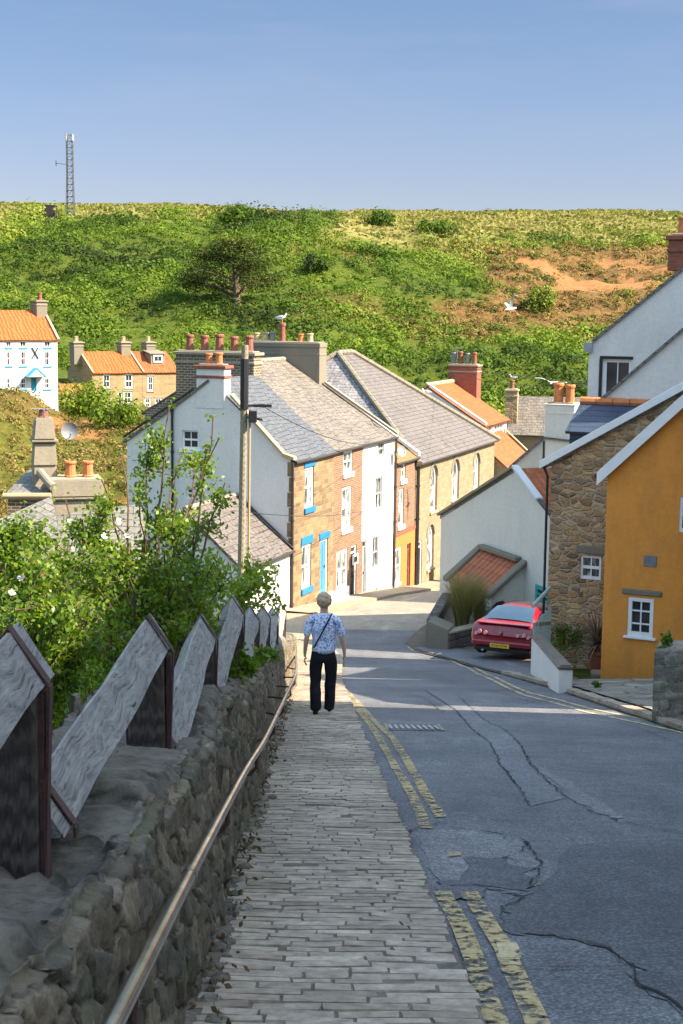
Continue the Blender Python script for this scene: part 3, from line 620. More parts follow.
# porch sits against wall C (d=0) and comes out to d=-1.6; roof pitch along s
sA,zA=pp(479,549,0); sB,zB=pp(526,558,0); sE,zE=pp(447,578,-.2); sF,zF=pp(506,590,-1.7)
PD=-1.05; p0=(1.9,PD); 
s0p,s1p=cz(481,555,0)[0],cz(524,590,0)[0]
zt=cz(502,556,0)[1]; zlow=cz(476,589,-1.05)[1]
m=MB(); m.poly([Lc(s0p,0,-12),Lc(s0p,PD,-12),Lc(s0p,PD,zlow),Lc(s0p,0,zt)]); m.poly([Lc(s1p,0,-12),Lc(s1p,PD,-12),Lc(s1p,PD,zlow),Lc(s1p,0,zt)]); m.poly([Lc(s0p,PD,-12),Lc(s1p,PD,-12),Lc(s1p,PD,zlow),Lc(s0p,PD,zlow)]); m.build('wall',M['cream'],tp)
m=MB(); m.slab([Lc(s0p+.16,PD-.15,zlow-.04),Lc(s1p-.16,PD-.15,zlow-.04),Lc(s1p-.16,-.01,zt+.06),Lc(s0p+.16,-.01,zt+.06)],.08); m.build('roof',M['pantile_old'],tp)
m=MB()
for s in (s0p,s1p): m.hexa([Lc(s-.17,PD-.2,zlow-.1),Lc(s+.17,PD-.2,zlow-.1),Lc(s+.17,-.01,zt+.0),Lc(s-.17,-.01,zt+.0),Lc(s-.17,PD-.2,zlow+.05),Lc(s+.17,PD-.2,zlow+.05),Lc(s+.17,-.01,zt+.15),Lc(s-.17,-.01,zt+.15)])
m.box(s0p+.2,s1p-.2,-.22,-.003,zt+.03,zt+.19,Lc); m.build('coping_stones',M['greystone'],tp,bevel=.03)
# teal window beside it
s0,z1=cz(536.5,583); s1,z0=cz(548,606)
# ---------------------------------------------------------------- stone house, ochre house
TS=116
OS=(4.98,35.5); Ls=frame(*OS,TS); Ws=lambda u,z,dp:Ls(u,dp,z)
def sz(px,py): return onplane(px,py,*OS,TS)
ts=empty('stone_house',Ls(2,3,-8.5),'brown rubble stone house with white barge board and one small white four-pane window','house')
a=sz(580.5,555);b=sz(600.5,580); hs=(a[0],b[0],b[1]-.01,a[1],False)
es=sz(550,462)[1]; vs=sz(655,406); k=(vs[1]-es)/vs[0]; ap=3.4
m=MB(); wall(Ws,0,4.0,-10.5,es,[hs],rev=.16,mb=m); m.poly([Ws(0,es,0),Ws(4.0,es,0),Ws(ap+.6,es+k*(ap+.6),0)]); m.poly([Ls(0,0,-10.5),Ls(0,2.3,-10.5),Ls(0,2.3,es),Ls(0,0,es)]); m.build('wall',M['stonehouse'],ts)
window(ts,Ws,hs,bars=(1,1),dep=.07,glass='glassc',fw=.055,sill=0)
m=MB(); wbox(m,Ws,hs[0]-.12,hs[1]+.2,hs[3]+.04,hs[3]+.24,-.02,.06); m.build('lintel',M['greystone'],ts,bevel=.02)
m=MB(); m.slab([Ls(-.12,-.1,es-.02),Ls(4.0,-.1,es+k*4.12),Ls(4.0,2.3,es+k*4.12),Ls(-.12,2.3,es-.02)],.1); m.build('roof',M['slate_stone'],ts)
m=MB(); m.hexa([Ls(-.25,-.16,es-.16),Ls(4.0,-.16,es+k*4.1-.06),Ls(4.0,-.1,es+k*4.1-.06),Ls(-.25,-.1,es-.16),Ls(-.25,-.16,es+.03),Ls(4.0,-.16,es+k*4.1+.14),Ls(4.0,-.1,es+k*4.1+.14),Ls(-.25,-.1,es+.03)]); m.build('barge_board',M['whitepaint'],ts,bevel=.005)
m=MB(); m.tube([Ls(-.2,-.05,es-.1),Ls(-.2,2.2,es-.1)],.06); m.build('gutter',M['blackpaint'],ts); m=MB(); m.tube([Ls(-.2,.0,es+.5),Ls(-.2,0,es-.1),Ls(-.09,.0,es-.35),Ls(-.09,0,-9.0)],.032); m.build('downpipe',M['blackpaint'],ts)
OO=(5.52,31.0); Lo=frame(*OO,TS); Wo=lambda u,z,dp:Lo(u,dp,z)
def oz(px,py): return onplane(px,py,*OO,TS)
to=empty('ochre_house',Lo(2,3,-7.5),'ochre orange rendered house with white barge board and one small white six-pane window','house')
a=oz(629,597);b=oz(652.5,638); ho_=(a[0],b[0],b[1],a[1],False)
eo=oz(610,470)[1]; vo=oz(683,401); ko=(vo[1]-eo)/vo[0]
w2=oz(681,497); hz2=(w2[0]-.02,w2[0]+.9,oz(681,532)[1],oz(681,497)[1],False)
m=MB(); wall(Wo,0,7.0,-9.5,eo,[ho_,hz2],rev=.12,mb=m); m.poly([Wo(0,eo,0),Wo(7,eo,0),Wo(3.5,eo+ko*3.5,0)]); m.poly([Lo(0,0,-9.5),Lo(0,6,-9.5),Lo(0,6,eo),Lo(0,0,eo)]); m.poly([Lo(7,0,-9.5),Lo(7,6,-9.5),Lo(7,6,eo),Lo(7,0,eo)]); m.build('wall',M['ochre'],to)
window(to,Wo,ho_,bars=(1,2),dep=.02,glass='glass',fw=.075,sill=1,sillmat='whitepaint',sh=.05); window(to,Wo,hz2,bars=(1,1),dep=.05)
p=oz(622,590);q=oz(662,596); m=MB(); wbox(m,Wo,p[0],q[0],ho_[3]+.06,ho_[3]+.18,-.04,.05); m.build('lintel',M['greystone'],to,bevel=.02)
p=oz(644,555);q=oz(656.5,567); m=MB(); wbox(m,Wo,p[0],q[0],q[1],p[1],-.025,.02); m.build('name_plaque',M['leadgrey'],to,bevel=.006)
m=MB(); m.slab([Lo(-.15,-.12,eo-.1),Lo(3.5,-.12,eo+ko*3.52),Lo(3.5,6,eo+ko*3.52),Lo(-.15,6,eo-.1)],.1); m.slab([Lo(7.15,-.12,eo-.1),Lo(3.5,-.12,eo+ko*3.5),Lo(3.5,6,eo+ko*3.5),Lo(7.15,6,eo-.1)],.1); m.build('roof',M['slate_stone'],to)
m=MB(); 
for (a0,a1,za_,zb_) in ((-.18,3.5,eo-.12,eo+ko*3.5),(3.5,7.18,eo+ko*3.5,eo-.12)): m.hexa([Lo(a0,-.18,za_-.2),Lo(a1,-.18,zb_-.2),Lo(a1,-.12,zb_-.2),Lo(a0,-.12,za_-.2),Lo(a0,-.18,za_+.08),Lo(a1,-.18,zb_+.08),Lo(a1,-.12,zb_+.08),Lo(a0,-.12,za_+.08)])
m.build('barge_board',M['whitepaint'],to); m=MB(); m.tube([Lo(-.2,-.1,eo-.14),Lo(-.2,5.9,eo-.14)],.06); m.build('gutter',M['darkgutter'],to)
# ---------------------------------------------------------------- upper right: white gables A, B and the navy slate roof H
OA=(7.16,44.0); La=frame(*OA,TS); Wa=lambda u,z,dp:La(u,dp,z)
def az(px,py): return onplane(px,py,*OA,TS)
tA=empty('white_house',La(3,3,-9),'tall white house with dark-framed sash window and red brick chimney, highest on the right','house')
a=az(603,359);b=az(630,398); hA=(a[0],b[0],b[1],a[1],False); e=az(586,352)[1]; v0=az(592,342); v1=az(668,281); kA=(v1[1]-v0[1])/(v1[0]-v0[0])
m=MB(); wall(Wa,0,8,-11,e,[hA],rev=.2,mb=m); uA=3.7; zA1=v0[1]+kA*(uA-v0[0])
m.poly([Wa(0,e,0),Wa(8,e,0),Wa(2*uA-v0[0],v0[1],0),Wa(uA,zA1,0),Wa(v0[0],v0[1],0)]); m.poly([La(0,0,-11),La(0,5.5,-11),La(0,5.5,e),La(0,0,e)]); m.build('wall',M['white_old'],tA)
window(tA,Wa,hA,bars=(1,0),dep=.12,glass='glass',fw=.09); m=MB(); wbox(m,Wa,hA[0]-.09,hA[1]+.05,hA[3]+.003,hA[3]+.09,-.02,.1); wbox(m,Wa,hA[0]-.1,hA[0]-.003,hA[2],hA[3],-.02,.1); m.build('window_surround',M['blackpaint'],tA)
m=MB(); m.slab([La(v0[0],-.08,v0[1]+.05),La(uA,-.08,zA1+.05),La(uA,5.5,zA1+.05),La(v0[0],5.5,v0[1]+.05)],.08); m.slab([La(2*uA-v0[0],-.08,v0[1]+.05),La(uA,-.08,zA1+.05),La(uA,5.5,zA1+.05),La(2*uA-v0[0],5.5,v0[1]+.05)],.08); m.build('roof',M['slate_stone'],tA)
m=MB(); m.box(-.12,.12,-.15,5.5,e+.003,e+.28,La); m.build('parapet',M['greypaint'],tA)
cA=az(668,255); chimney(tA,La,cA[0],cA[0]+1.5,-.02,.8,zA1-.9,az(668,240)[1],'brick_red',[(cA[0]+.3,.35),(cA[0]+.75,.35),(cA[0]+1.2,.35)],'terradark',.14,.07,.5,.15,('terracotta',))
OB=(7.0,41.0); Lb=frame(*OB,TS); Wb=lambda u,z,dp:Lb(u,dp,z)
def bz(px,py): return onplane(px,py,*OB,TS)
tB=empty('white_house',Lb(3,2,-8),'lower white rendered gable with plain sloping dark verge, in front of the tall white house','house')
w0=bz(600,402); w1=bz(683,331); kB=(w1[1]-w0[1])/(w1[0]-w0[0]); uB=4.2; zB=w0[1]+kB*(uB-w0[0])
m=MB(); m.poly([Wb(w0[0],-10,0),Wb(uB*2,-10,0),Wb(uB*2,w0[1],0),Wb(uB,zB,0),Wb(w0[0],w0[1],0)]); m.poly([Lb(w0[0],0,-10),Lb(w0[0],5.,-10),Lb(w0[0],5.,w0[1]),Lb(w0[0],0,w0[1])]); m.build('wall',M['white_old'],tB)
m=MB(); m.slab([Lb(w0[0]-.1,-.1,w0[1]),Lb(uB,-.1,zB+.07),Lb(uB,4.,zB+.07),Lb(w0[0]-.1,4.,w0[1])],.07); m.slab([Lb(uB*2,-.1,w0[1]),Lb(uB,-.1,zB+.07),Lb(uB,4.,zB+.07),Lb(uB*2,4.,w0[1])],.07); m.build('roof',M['slate_stone'],tB)
c1=bz(636,392); m=MB()
OH=(6.07,40.0); Lh=frame(*OH,TS)
tH=empty('outbuilding',Lh(2,1,-8),'small dark blue slate roof with a red ridge, behind the brown stone house','outbuilding')
zH=onplane(569,431,*OH,TS)[1]; zH2=zH+.72
m=MB(); m.slab([Lh(-.1,-.1,zH),Lh(5,-.1,zH),Lh(5,1.25,zH2),Lh(-.1,1.25,zH2)],.08); m.slab([Lh(-.1,1.9,zH),Lh(5,1.9,zH),Lh(5,1.25,zH2),Lh(-.1,1.25,zH2)],.08); m.build('roof',M['slate_navy'],tH)
ridge(tH,Lh,(-.1,1.25,zH2+.02),(5,1.25,zH2+.02),'terracotta',.12)
m=MB(); m.box(0,4.9,0,1.8,-10,zH-.06,Lh); m.build('wall',M['slate_navy'],tH)
# ---------------------------------------------------------------- beige house D, slate house E
OD=(6.5,57.0); Ld=frame(*OD,TS); Wd=lambda u,z,dp:Ld(u,dp,z)
def dz(px,py): return onplane(px,py,*OD,TS)
tD=empty('beige_house',Ld(2,3,-12),'beige rendered gable house with broad chimney and two orange pots, behind the cream gable','house')
z0=dz(513,466); z1=dz(543.5,438); z2=dz(574,440); ed=z0[1]
m=MB(); m.poly([Wd(0,-13,0),Wd(4.2,-13,0),Wd(4.2,ed,0),Wd(z2[0],z2[1],0),Wd(z1[0],z1[1],0),Wd(0,ed,0)]); m.poly([Ld(0,0,-13),Ld(0,7,-13),Ld(0,7,ed),Ld(0,0,ed)]); m.build('wall',M['beige'],tD)
m=MB(); m.slab([Ld(-.1,-.1,ed),Ld(z1[0],-.1,z1[1]+.05),Ld(z1[0],7,z1[1]+.05),Ld(-.1,7,ed)],.08); m.slab([Ld(z2[0],-.1,z2[1]),Ld(z1[0],-.1,z1[1]+.05),Ld(z1[0],7,z1[1]+.05),Ld(z2[0],7,z2[1])],.08); m.slab([Ld(4.3,-.1,ed),Ld(z2[0],-.1,z2[1]),Ld(z2[0],7,z2[1]),Ld(4.3,7,ed)],.08); m.build('roof',M['slate_stone'],tD)
c0=dz(545.5,406)[0]; c1=dz(575,406); chimney(tD,Ld,c0,c1[0],-.03,.9,z1[1]-.8,c1[1],'cream',[(c0+.4,.3),(c0+.85,.3)],'cream',.05,.04,.75,.2,('terracotta',))
TE=100; OE=(10.2,92.0); Le=frame(*OE,TE)
tE=empty('slate_house',Le(4,3,-13),'long house with pale lichen slate roof and slim stone chimney, below the scrub hillside','house')
def ez(px,py,d=0): return onplane(px,py,*OE,TE,d)
e0=ez(520,435)[1]; zt=ez(530,397,2.5)[1]
m=gable_body(Le,0,9,0,5,-14.5,e0,zt,2.5); m.build('wall',M['sandstone'],tE)
m=MB(); sagslab(m,Le,(-.1,-.15,e0),(9,-.15,e0),(9,2.5,zt+.05),(-.1,2.5,zt+.05),seed=22); sagslab(m,Le,(-.1,5.15,e0),(9,5.15,e0),(9,2.5,zt+.04),(-.1,2.5,zt+.04),seed=21); m.build('roof',M['slate_lichen'],tE)
cc=ez(506,388,1)[0]; chimney(tE,Le,cc,cc+.75,.6,1.6,-9,ez(510,391,1)[1],'stonehouse',[(cc+.37,1.0)],'coping_y',.1,.06,.55,.16,('terradark',))
# ---------------------------------------------------------------- distant houses on the left bank
TL=58
OLw=at(2,340,132); Lw=frame(OLw.x,OLw.y,TL); Ww=lambda u,z,dp:Lw(u,dp,z)
def wz(px,py,d=0): return onplane(px,py,OLw.x,OLw.y,TL,d)
tw=empty('farmhouse',Lw(3,3,-7.5),'white double-fronted house with orange pantile roof, teal door and teal-silled windows, far left','house')
ew=wz(25,340)[1]; uR=wz(57.5,360)[0]; uL=-2.3
rows=[(341,347.5),(351,366),(378,389)]
cols=[(-12,-6),(5.5,11.5),(19.5,26.5),(44,51)]; hW=[]
for r,(y0,y1) in enumerate(rows):
    for c,(x0,x1) in enumerate(cols):
        if c==0 or (r==2 and False): continue
        a=wz(x0,y0);b=wz(x1,y1); hW.append((a[0],b[0],b[1],a[1],False))
hDr=(wz(31,375)[0],wz(36.5,375)[0],wz(34,391)[1],wz(34,377.5)[1])
rd=3.4; rz=wz(15,311,rd)[1]
m=gable_body(Lw,uL,uR,0,6.8,-9.5,ew,rz,rd,front=hW+[(*hDr,False)]); m.build('wall',M['white'],tw)
for i,h in enumerate(hW): window(tw,Ww,h,bars=(2,1) if i>2 else (1,0),glass='glass',frame='whitepaint',sill=1,sillmat='tealblue',lintel=(i<3 or None),lintmat='tealblue',lh=.15,fw=.1)
door(tw,Ww,hDr,'tealblue','tealblue',fan=False)
m=MB(); dxc=(hDr[0]+hDr[1])/2; m.slab([Ww(dxc-.9,hDr[3]+.1,-.9),Ww(dxc,hDr[3]+.9,-.9),Ww(dxc,hDr[3]+.9,-.003),Ww(dxc-.9,hDr[3]+.1,-.003)],.1); m.slab([Ww(dxc+.9,hDr[3]+.1,-.9),Ww(dxc,hDr[3]+.9,-.9),Ww(dxc,hDr[3]+.9,-.003),Ww(dxc+.9,hDr[3]+.1,-.003)],.1); m.build('porch_roof',M['tealblue'],tw)
m=MB(); m.poly([Ww(dxc-.8,hDr[3]+.1,-.85),Ww(dxc+.8,hDr[3]+.1,-.85),Ww(dxc,hDr[3]+.8,-.85)]); m.build('porch_gable',M['whitepaint'],tw)
m=MB(); cX=wz(35,353); m.tube([Ww(cX[0]-.3,cX[1]-.5,-.05),Ww(cX[0]+.3,cX[1]+.5,-.05)],.05); m.tube([Ww(cX[0]+.3,cX[1]-.5,-.06),Ww(cX[0]-.3,cX[1]+.5,-.06)],.05); m.build('wall_tie',M['blackpaint'],tw)
m=MB(); sagslab(m,Lw,(uL,-.2,ew),(uR+.1,-.2,ew),(uR+.1,rd,rz+.08),(uL,rd,rz+.08),seed=31); sagslab(m,Lw,(uL,7,ew),(uR+.1,7,ew),(uR+.1,rd,rz+.07),(uL,rd,rz+.07),seed=31); m.build('roof',M['pantile_far'],tw)
coping(tw,Lw,[(uR+.05,-.2,ew+.05),(uR+.05,rd,rz+.12)],.12,.1,'coping'); chimney(tw,Lw,uR-.9,uR+.1,rd-.8,rd+.8,rz-1.2,rz+.85,'greystone',[(uR-.4,rd-.3),],'coping',.1,.1,.7,.2,('terradark',))
chimney(tw,Lw,uL+.5,uL+1.4,rd-.5,rd+.5,rz-1.0,rz+.7,'greystone',[(uL+.9,rd)],'coping',.1,.1,.6,.2,('terradark',))
OLp=at(92,373,148); Lp=frame(OLp.x,OLp.y,TL); Wp=lambda u,z,dp:Lp(u,dp,z)
def pz(px,py,d=0): return onplane(px,py,OLp.x,OLp.y,TL,d)
ep=pz(110,373)[1]; u1=pz(142.5,390)[0]; u2=pz(180,390)[0]; rp=3.2; rpz=pz(100,352,rp)[1]
def farhouse(nm,label,ua,ub,wins,dr,chs,dorm=(),matw='far_stone'):
    t=empty(nm,Lp((ua+ub)/2,3,-11),label,'house'); H=[]
    for (x0,x1,y0,y1) in wins: a=pz(x0,y0);b=pz(x1,y1); H.append((a[0],b[0],b[1],a[1],False))
    D=[]
    for (x0,x1,y0,y1) in dr: a=pz(x0,y0);b=pz(x1,y1); D.append((a[0],b[0],b[1],a[1]))
    m=gable_body(Lp,ua,ub,0,6.4,-12.5,ep,rpz,rp,front=H+[(*d,False) for d in D]); m.build('wall',M[matw],t)
    for h in H: window(t,Wp,h,bars=(1,1),glass='glass',sill=1,lintel=1,fw=.12)
    for d in D: door(t,Wp,d,'blackpaint',fan=False)
    m=MB(); sagslab(m,Lp,(ua,-.2,ep),(ub,-.2,ep),(ub,rp,rpz+.06),(ua,rp,rpz+.06),seed=41); sagslab(m,Lp,(ua,6.6,ep),(ub,6.6,ep),(ub,rp,rpz+.05),(ua,rp,rpz+.05),seed=42); m.build('roof',M['pantile_far' if matw=='far_stone' and not dorm else 'pantile'],t)
    coping(t,Lp,[(ua+.05,-.2,ep+.05),(ua+.05,rp,rpz+.1)],.1,.08,'coping')
    for c in chs: chimney(t,Lp,c-.5,c+.5,rp-.6,rp+.6,rpz-1.2,rpz+.9,'greystone',[(c-.15,rp-.2),(c+.15,rp+.2)],'coping',.12,.12,.5,.2,('clay_pale','terradark'))
    for c in dorm:
        f=lambda u,z,dp:Lp(u,1.1+dp,z); zc=ep+.95
        m=MB(); m.box(c-.75,c+.75,1.1,2.6,zc-.2,zc+.9,Lp); m.slab([Lp(c-.9,.95,zc+.92),Lp(c+.9,.95,zc+.92),Lp(c+.9,3,zc+1.25),Lp(c-.9,3,zc+1.25)],.08); dd=m.build('dormer',M['greystone'],t)
        window(dd and t,f,(c-.5,c+.5,zc,zc+.75,False),bars=(1,0),dep=-.06,fw=.12)
    return t
farhouse('stone_cottage','honey stone cottage with orange tiled roof, left half of the far pair below the hill',0,u1,[(103,110.5,374.5,388),(125,133,374,388),(103.5,110,392,400),(123.5,132,391.5,404)],[(118,122.5,392,404.5)],[-.3,u1-.6])
farhouse('stone_cottage','honey stone cottage with two roof dormers, right half of the far pair',u1+.02,u2,[(147.5,153.5,376,391),(145,151,398,408),(155,162,398,408)],[],[u2-2.0],dorm=[u1+2.2,u1+6.3])
# small red-roofed shed between
sh=at(64,386,140); Lq=frame(sh.x,sh.y,TL); tq=empty('shed',Lq(1.5,1,-9),'small outhouse with orange tiled roof between the two far stone and white houses','shed')
zq=sh.z; m=gable_body(Lq,0,3.4,0,2.4,-12,zq-1.0,zq+.1,1.2); m.build('wall',M['far_stone'],tq)
m=MB(); m.slab([Lq(-.1,-.1,zq-1.05),Lq(3.5,-.1,zq-1.05),Lq(3.5,1.2,zq+.15),Lq(-.1,1.2,zq+.15)],.08); m.slab([Lq(-.1,2.5,zq-1.05),Lq(3.5,2.5,zq-1.05),Lq(3.5,1.2,zq+.15),Lq(-.1,1.2,zq+.15)],.08); m.build('roof',M['pantile'],tq)
# ---------------------------------------------------------------- near lower-left house G (roof and stacks)
TG=75; OG=at(2,521,41); Lg=frame(OG.x,OG.y,TG)
def gz(px,py,d=0): return onplane(px,py,OG.x,OG.y,TG,d)
tg=empty('roof_house',Lg(2,2,-11),'old stone house with thick slate roofs and pale stone stacks at far left','house')
c0=gz(32,450,2.2)[0]; c1=gz(57,450,2.2)[0]; ztp=gz(45,418,2.2)[1]; zbt=gz(45,487,2.2)[1]
m=MB(); 
def taper(m,s0,s1,d0,d1,z0,z1,t,L): m.hexa([L(s0,d0,z0),L(s1,d0,z0),L(s1,d1,z0),L(s0,d1,z0),L(s0+t,d0+t,z1),L(s1-t,d0+t,z1),L(s1-t,d1-t,z1),L(s0+t,d1-t,z1)])
taper(m,c0-.02,c1+.02,2.0,2.9,zbt-.6,zbt+.62,.04,Lg); taper(m,c0+.0,c1-.0,2.02,2.88,zbt+.63,zbt+1.3,.05,Lg); taper(m,c0-.04,c1+.04,1.98,2.92,zbt+1.31,zbt+1.38,.0,Lg); taper(m,c0+.03,c1-.03,2.04,2.86,zbt+1.39,ztp,.07,Lg)
ch=m.build('chimney',M['coping'],tg,bevel=.05,bseg=2)
pot(ch,Lg((c0+c1)/2,2.45,ztp-.02),.28,.16,'terradark')
c2=gz(50,500,1.6)[0]; c3=gz(103,500,1.6)[0]; zt2=gz(75,478,1.6)[1]
m=MB(); m.box(c2,c3,1.2,2.6,zt2-.52,zt2,Lg); m.box(c2-.02,c3+.1,1.16,2.64,zt2-.6,zt2-.522,Lg); m.box(c2+.02,c3-.05,1.25,2.6,-12,zt2-.602,Lg); ch2=m.build('chimney',M['coping'],tg,bevel=.05,bseg=2)
for x in (70.5,88): s=gz(x,470,1.9)[0]; pot(ch2,Lg(s,1.9,zt2),.47,.17,'terracotta')
zg0=gz(20,521,0)[1]
# lower slate slope rising to the right, and the gable with gutter above it
A=gz(-8,523,0.2);B=gz(49,487+4,0.9)
m=MB(); m.slab([at(-30,532,40.2),at(60,528,40.4)+Vector((0,0,-.3)),at(52,496,42.2),at(-12,530,41.8)],.1); m.slab([Lg(-3,-.6,zg0-1.2),Lg(4,-.6,zg0-1.2),Lg(4,1.2,zg0+.25),Lg(-3,1.2,zg0-.5)],.1); m.build('roof',M['slate_stone'],tg)
P0=at(6,491,43);P1=at(30,470,44.5);P2=at(52,486,43)
m=MB(); m.slab([at(5,494,42.6),at(50,494,42.6),at(44,468,44.6),at(28,470,44.6)],.1); m.build('upper_roof',M['slate_stone'],tg)
m=MB(); m.tube([at(3,496,42.4),at(51,496,42.4)],.09); m.build('gutter',M['coping_y'],tg)
m=MB(); q=[at(8,497,42.7),at(50,497,42.7),at(50,560,42.7),at(8,560,42.7)]; m.poly(q); m.build('wall',M['brick_dark'],tg)
m=MB(); m.tube([at(40,472,43.2),at(49,483,42.6),at(53,487,42.5)],.12,10); m.build('ridge_tiles',M['coping'],tg)
dish('satellite_dish',at(69,431,47),(.35,-.9,.1),.27,'round grey satellite dish in front of the ochre bank, beside the tall pale stack','leadgrey')
# ================================================================== TERRAIN
def ss(a,b,x): t=np.clip((x-a)/(b-a),0,1); return t*t*(3-2*t)
_cy=[60,95,105,128,152,165,200,235,262,340,420,700,1500,3500]; _cz=[-15,-15,-14.2,-10.2,-10.2,-7.0,3.4,13.3,16.2,22.4,20,5,-30,-80]
def fbm(x,y,s,o=4):
    v=0;a=1
    for i in range(o): v+=a*noise.noise(Vector((x*s,y*s,i*7.3))); s*=2.03; a*=.5
    return v
def hz(X,Y,rough=True):
    z_r=zr(Y)
    if Y<95:
        c=AX*Y
        if Y>44: c=AX*44+(Y-44)*.36
        dl=(c-.75)-X if Y<44 else (c-2.5)-X
        z=z_r-.04
        if dl>0:
            k=1-float(ss(38,50,Y)); z=z_r-.04+.45*k*min(1,dl/.4)-.42*max(0,dl-.5)
            z=max(z,-15.5+.0*dl)
        dr=X-(c+5.2)
        if Y<44 and dr>0: z=z_r+.04+.03*min(dr,6)+ .25*max(0,dr-7)
        if Y>=44 and dr>8: z+=.12*(dr-8)
        if Y>80: z=z+( -15-z)*float(ss(80,95,Y))
    else:
        z=float(np.interp(Y,_cy,_cz))
        if Y<165 and X>-10: z+= -2.0*float(ss(-10,20,X))*(1-float(ss(150,175,Y)))
        if 165<Y<340: z-=3.2*float(ss(-10,40,X))*math.sin(math.pi*min(1,(Y-165)/150))
        if Y<170 and X<-24: z+=2.7*float(ss(-24,-29,X) if False else ss(24,29,-X))*float(ss(108,126,Y))*(1-float(ss(150,170,Y)))
    if rough and Y>95:
        k=float(ss(95,110,Y))*(1-.0*float(ss(240,280,Y))); kk=1-.6*float(ss(235,275,Y))
        hs=0
        z+=1.1*fbm(X+300,Y*.3,.017,3)*float(ss(230,320,Y)); z+=k*kk*(1.6*fbm(X,Y,.045)+.7*fbm(X+50,Y,.16,3))*(.35 if (Y<163 and X<-20) else 1)
    return z
def zones(P):
    """own colour zones of the hillside: r = scrub/leafy green, g = bare soil, b = dry grass"""
    px,py=proj(P); Y=P[:,1]
    n=np.array([fbm(p[0],p[1],.05,4) for p in P]); n2=np.array([fbm(p[0]+90,p[1]*.6,.11,4) for p in P]); px=px+n*28; py=py+n2*10
    dry=np.where(px<330, 1-ss(212,222+0*px,py), 1-ss(236,250,py)); dry=dry*ss(.0,1,ss(160,185,Y))
    brown=ss(360,470,px)*ss(238,252,py)*(1-ss(325,352,py))*ss(165,185,Y)
    brown=np.maximum(brown, .5*ss(200,330,px)*ss(240,260,py)*(1-ss(300,340,py))*(n2>.12)*ss(165,185,Y))
    patch=ss(355,375,px)*(1-ss(470,495,px))*ss(246,254,py)*(1-ss(292,306,py)); brown=brown*(1-patch)
    soil=ss(500,540,px)*ss(256,264,py)*(1-ss(286,300,py))*(n2>-.02)
    bank=(Y<165)*(Y>90)*1.0
    soilb=bank*ss(52,62,px)*(1-ss(120,135,px))*ss(415,428,py)
    brown=np.maximum(brown,bank*(px<160)*(.30+.35*(n2>0))*(py>388))
    soil=np.maximum(soil,.75*soilb*(n2>.0))
    return dry,brown,soil,n,n2
def ground():
    Ys=np.concatenate([np.arange(-14,60,1.),np.arange(60,95,2.5),np.arange(95,345,1.6),np.arange(345,500,10),np.geomspace(500,3500,12)])
    U=np.concatenate([np.linspace(-2.6,-.42,30)[:-1],np.linspace(-.42,.42,150),np.linspace(.42,2.6,30)[1:]])
    V=[];
    for Y in Ys:
        w=max(Y,26)
        for u in U: X=u*w; V.append((X,Y,hz(X,Y)))
    V=np.array(V); nu=len(U); ny=len(Ys)
    i,j=np.meshgrid(np.arange(ny-1),np.arange(nu-1),indexing='ij'); a=(i*nu+j).ravel(); F=np.stack([a,a+1,a+nu+1,a+nu],1)
    # near columns: keep the corridor under the road exact
    dry,brown,soil,n,n2=zones(V)
    m,nt=newmat('land'); g=lambda s:N(nt,'Attribute',{'attribute_name':s}).outputs['Fac']
    tc=nt.nodes.new('ShaderNodeTexCoord'); v=tc.outputs['Object']; a1=noise_(nt,v,.35,8,.7); a2=noise_(nt,v,1.4,8,.75); a3=noise_(nt,v,.08,5,.6)
    green=ramp(nt,a2,[(.3,(.03,.045,.006)),(.5,(.065,.09,.01)),(.7,(.11,.13,.02))])
    dryc=ramp(nt,noise_(nt,N(nt,'VectorMath',{'operation':'MULTIPLY'},i0=v,i1=(.25,1,1)).outputs[0],.5,8,.7),[(.3,(.09,.11,.02)),(.5,(.19,.175,.05)),(.7,(.27,.23,.09))])
    brownc=ramp(nt,a2,[(.3,(.04,.03,.01)),(.48,(.13,.075,.025)),(.7,(.23,.125,.045))])
    soilc=ramp(nt,a2,[(.3,(.20,.095,.035)),(.6,(.29,.145,.055))])
    k=mix(nt,green,dryc,g('dry')); k=mix(nt,k,brownc,g('brown')); k=mix(nt,k,soilc,ramp(nt,math_(nt,'ADD',g('soil'),math_(nt,'MULTIPLY',math_(nt,'SUBTRACT',a1,.5),.9)),[(.35,0),(.75,1)]))
    finish(m,nt,k,.95,a2,1.0,.25,spec=.1)
    o=npmesh('ground',V,F,m,attr={'dry':dry,'brown':brown,'soil':soil}); o.data.polygons.foreach_set('use_smooth',[True]*len(o.data.polygons)); tag(o,kind='structure'); return o
ground()
# ------------------------------------------------------------------ hillside vegetation
def dome_leaves(C,R,n,size,flat=.7):
    """leaf quads spread through hemispherical clumps; C (m,3), R (m,)"""
    m=len(C); d=rng.normal(size=(m,n,3)); d[...,2]=np.abs(d[...,2]); d/=np.linalg.norm(d,axis=2)[...,None]
    r=(.72+.34*rng.random((m,n,1)))*R[:,None,None]; lob=1+.18*np.sin(d[...,0:1]*5+C[:,None,0:1])*np.cos(d[...,1:2]*6+C[:,None,1:2])
    P=C[:,None,:]+d*r*lob*np.array((1,1,flat)); nr=d.reshape(-1,3)
    return P.reshape(-1,3), np.repeat(R,n), nr
def clump_quads(P,size,nr):
    n=len(P); a=np.cross(nr,rng.normal(size=(n,3))); a/=np.linalg.norm(a,axis=1)[:,None]+1e-9
    nn=nr+rng.normal(size=(n,3))*.28; b=np.cross(nn,a); b/=np.linalg.norm(b,axis=1)[:,None]+1e-9; s=size[:,None]
    V=np.stack([P-a*s*.5,P+b*s*.42,P+a*s*.5,P-b*s*.42],1).reshape(-1,3); return V,np.arange(4*n).reshape(n,4)
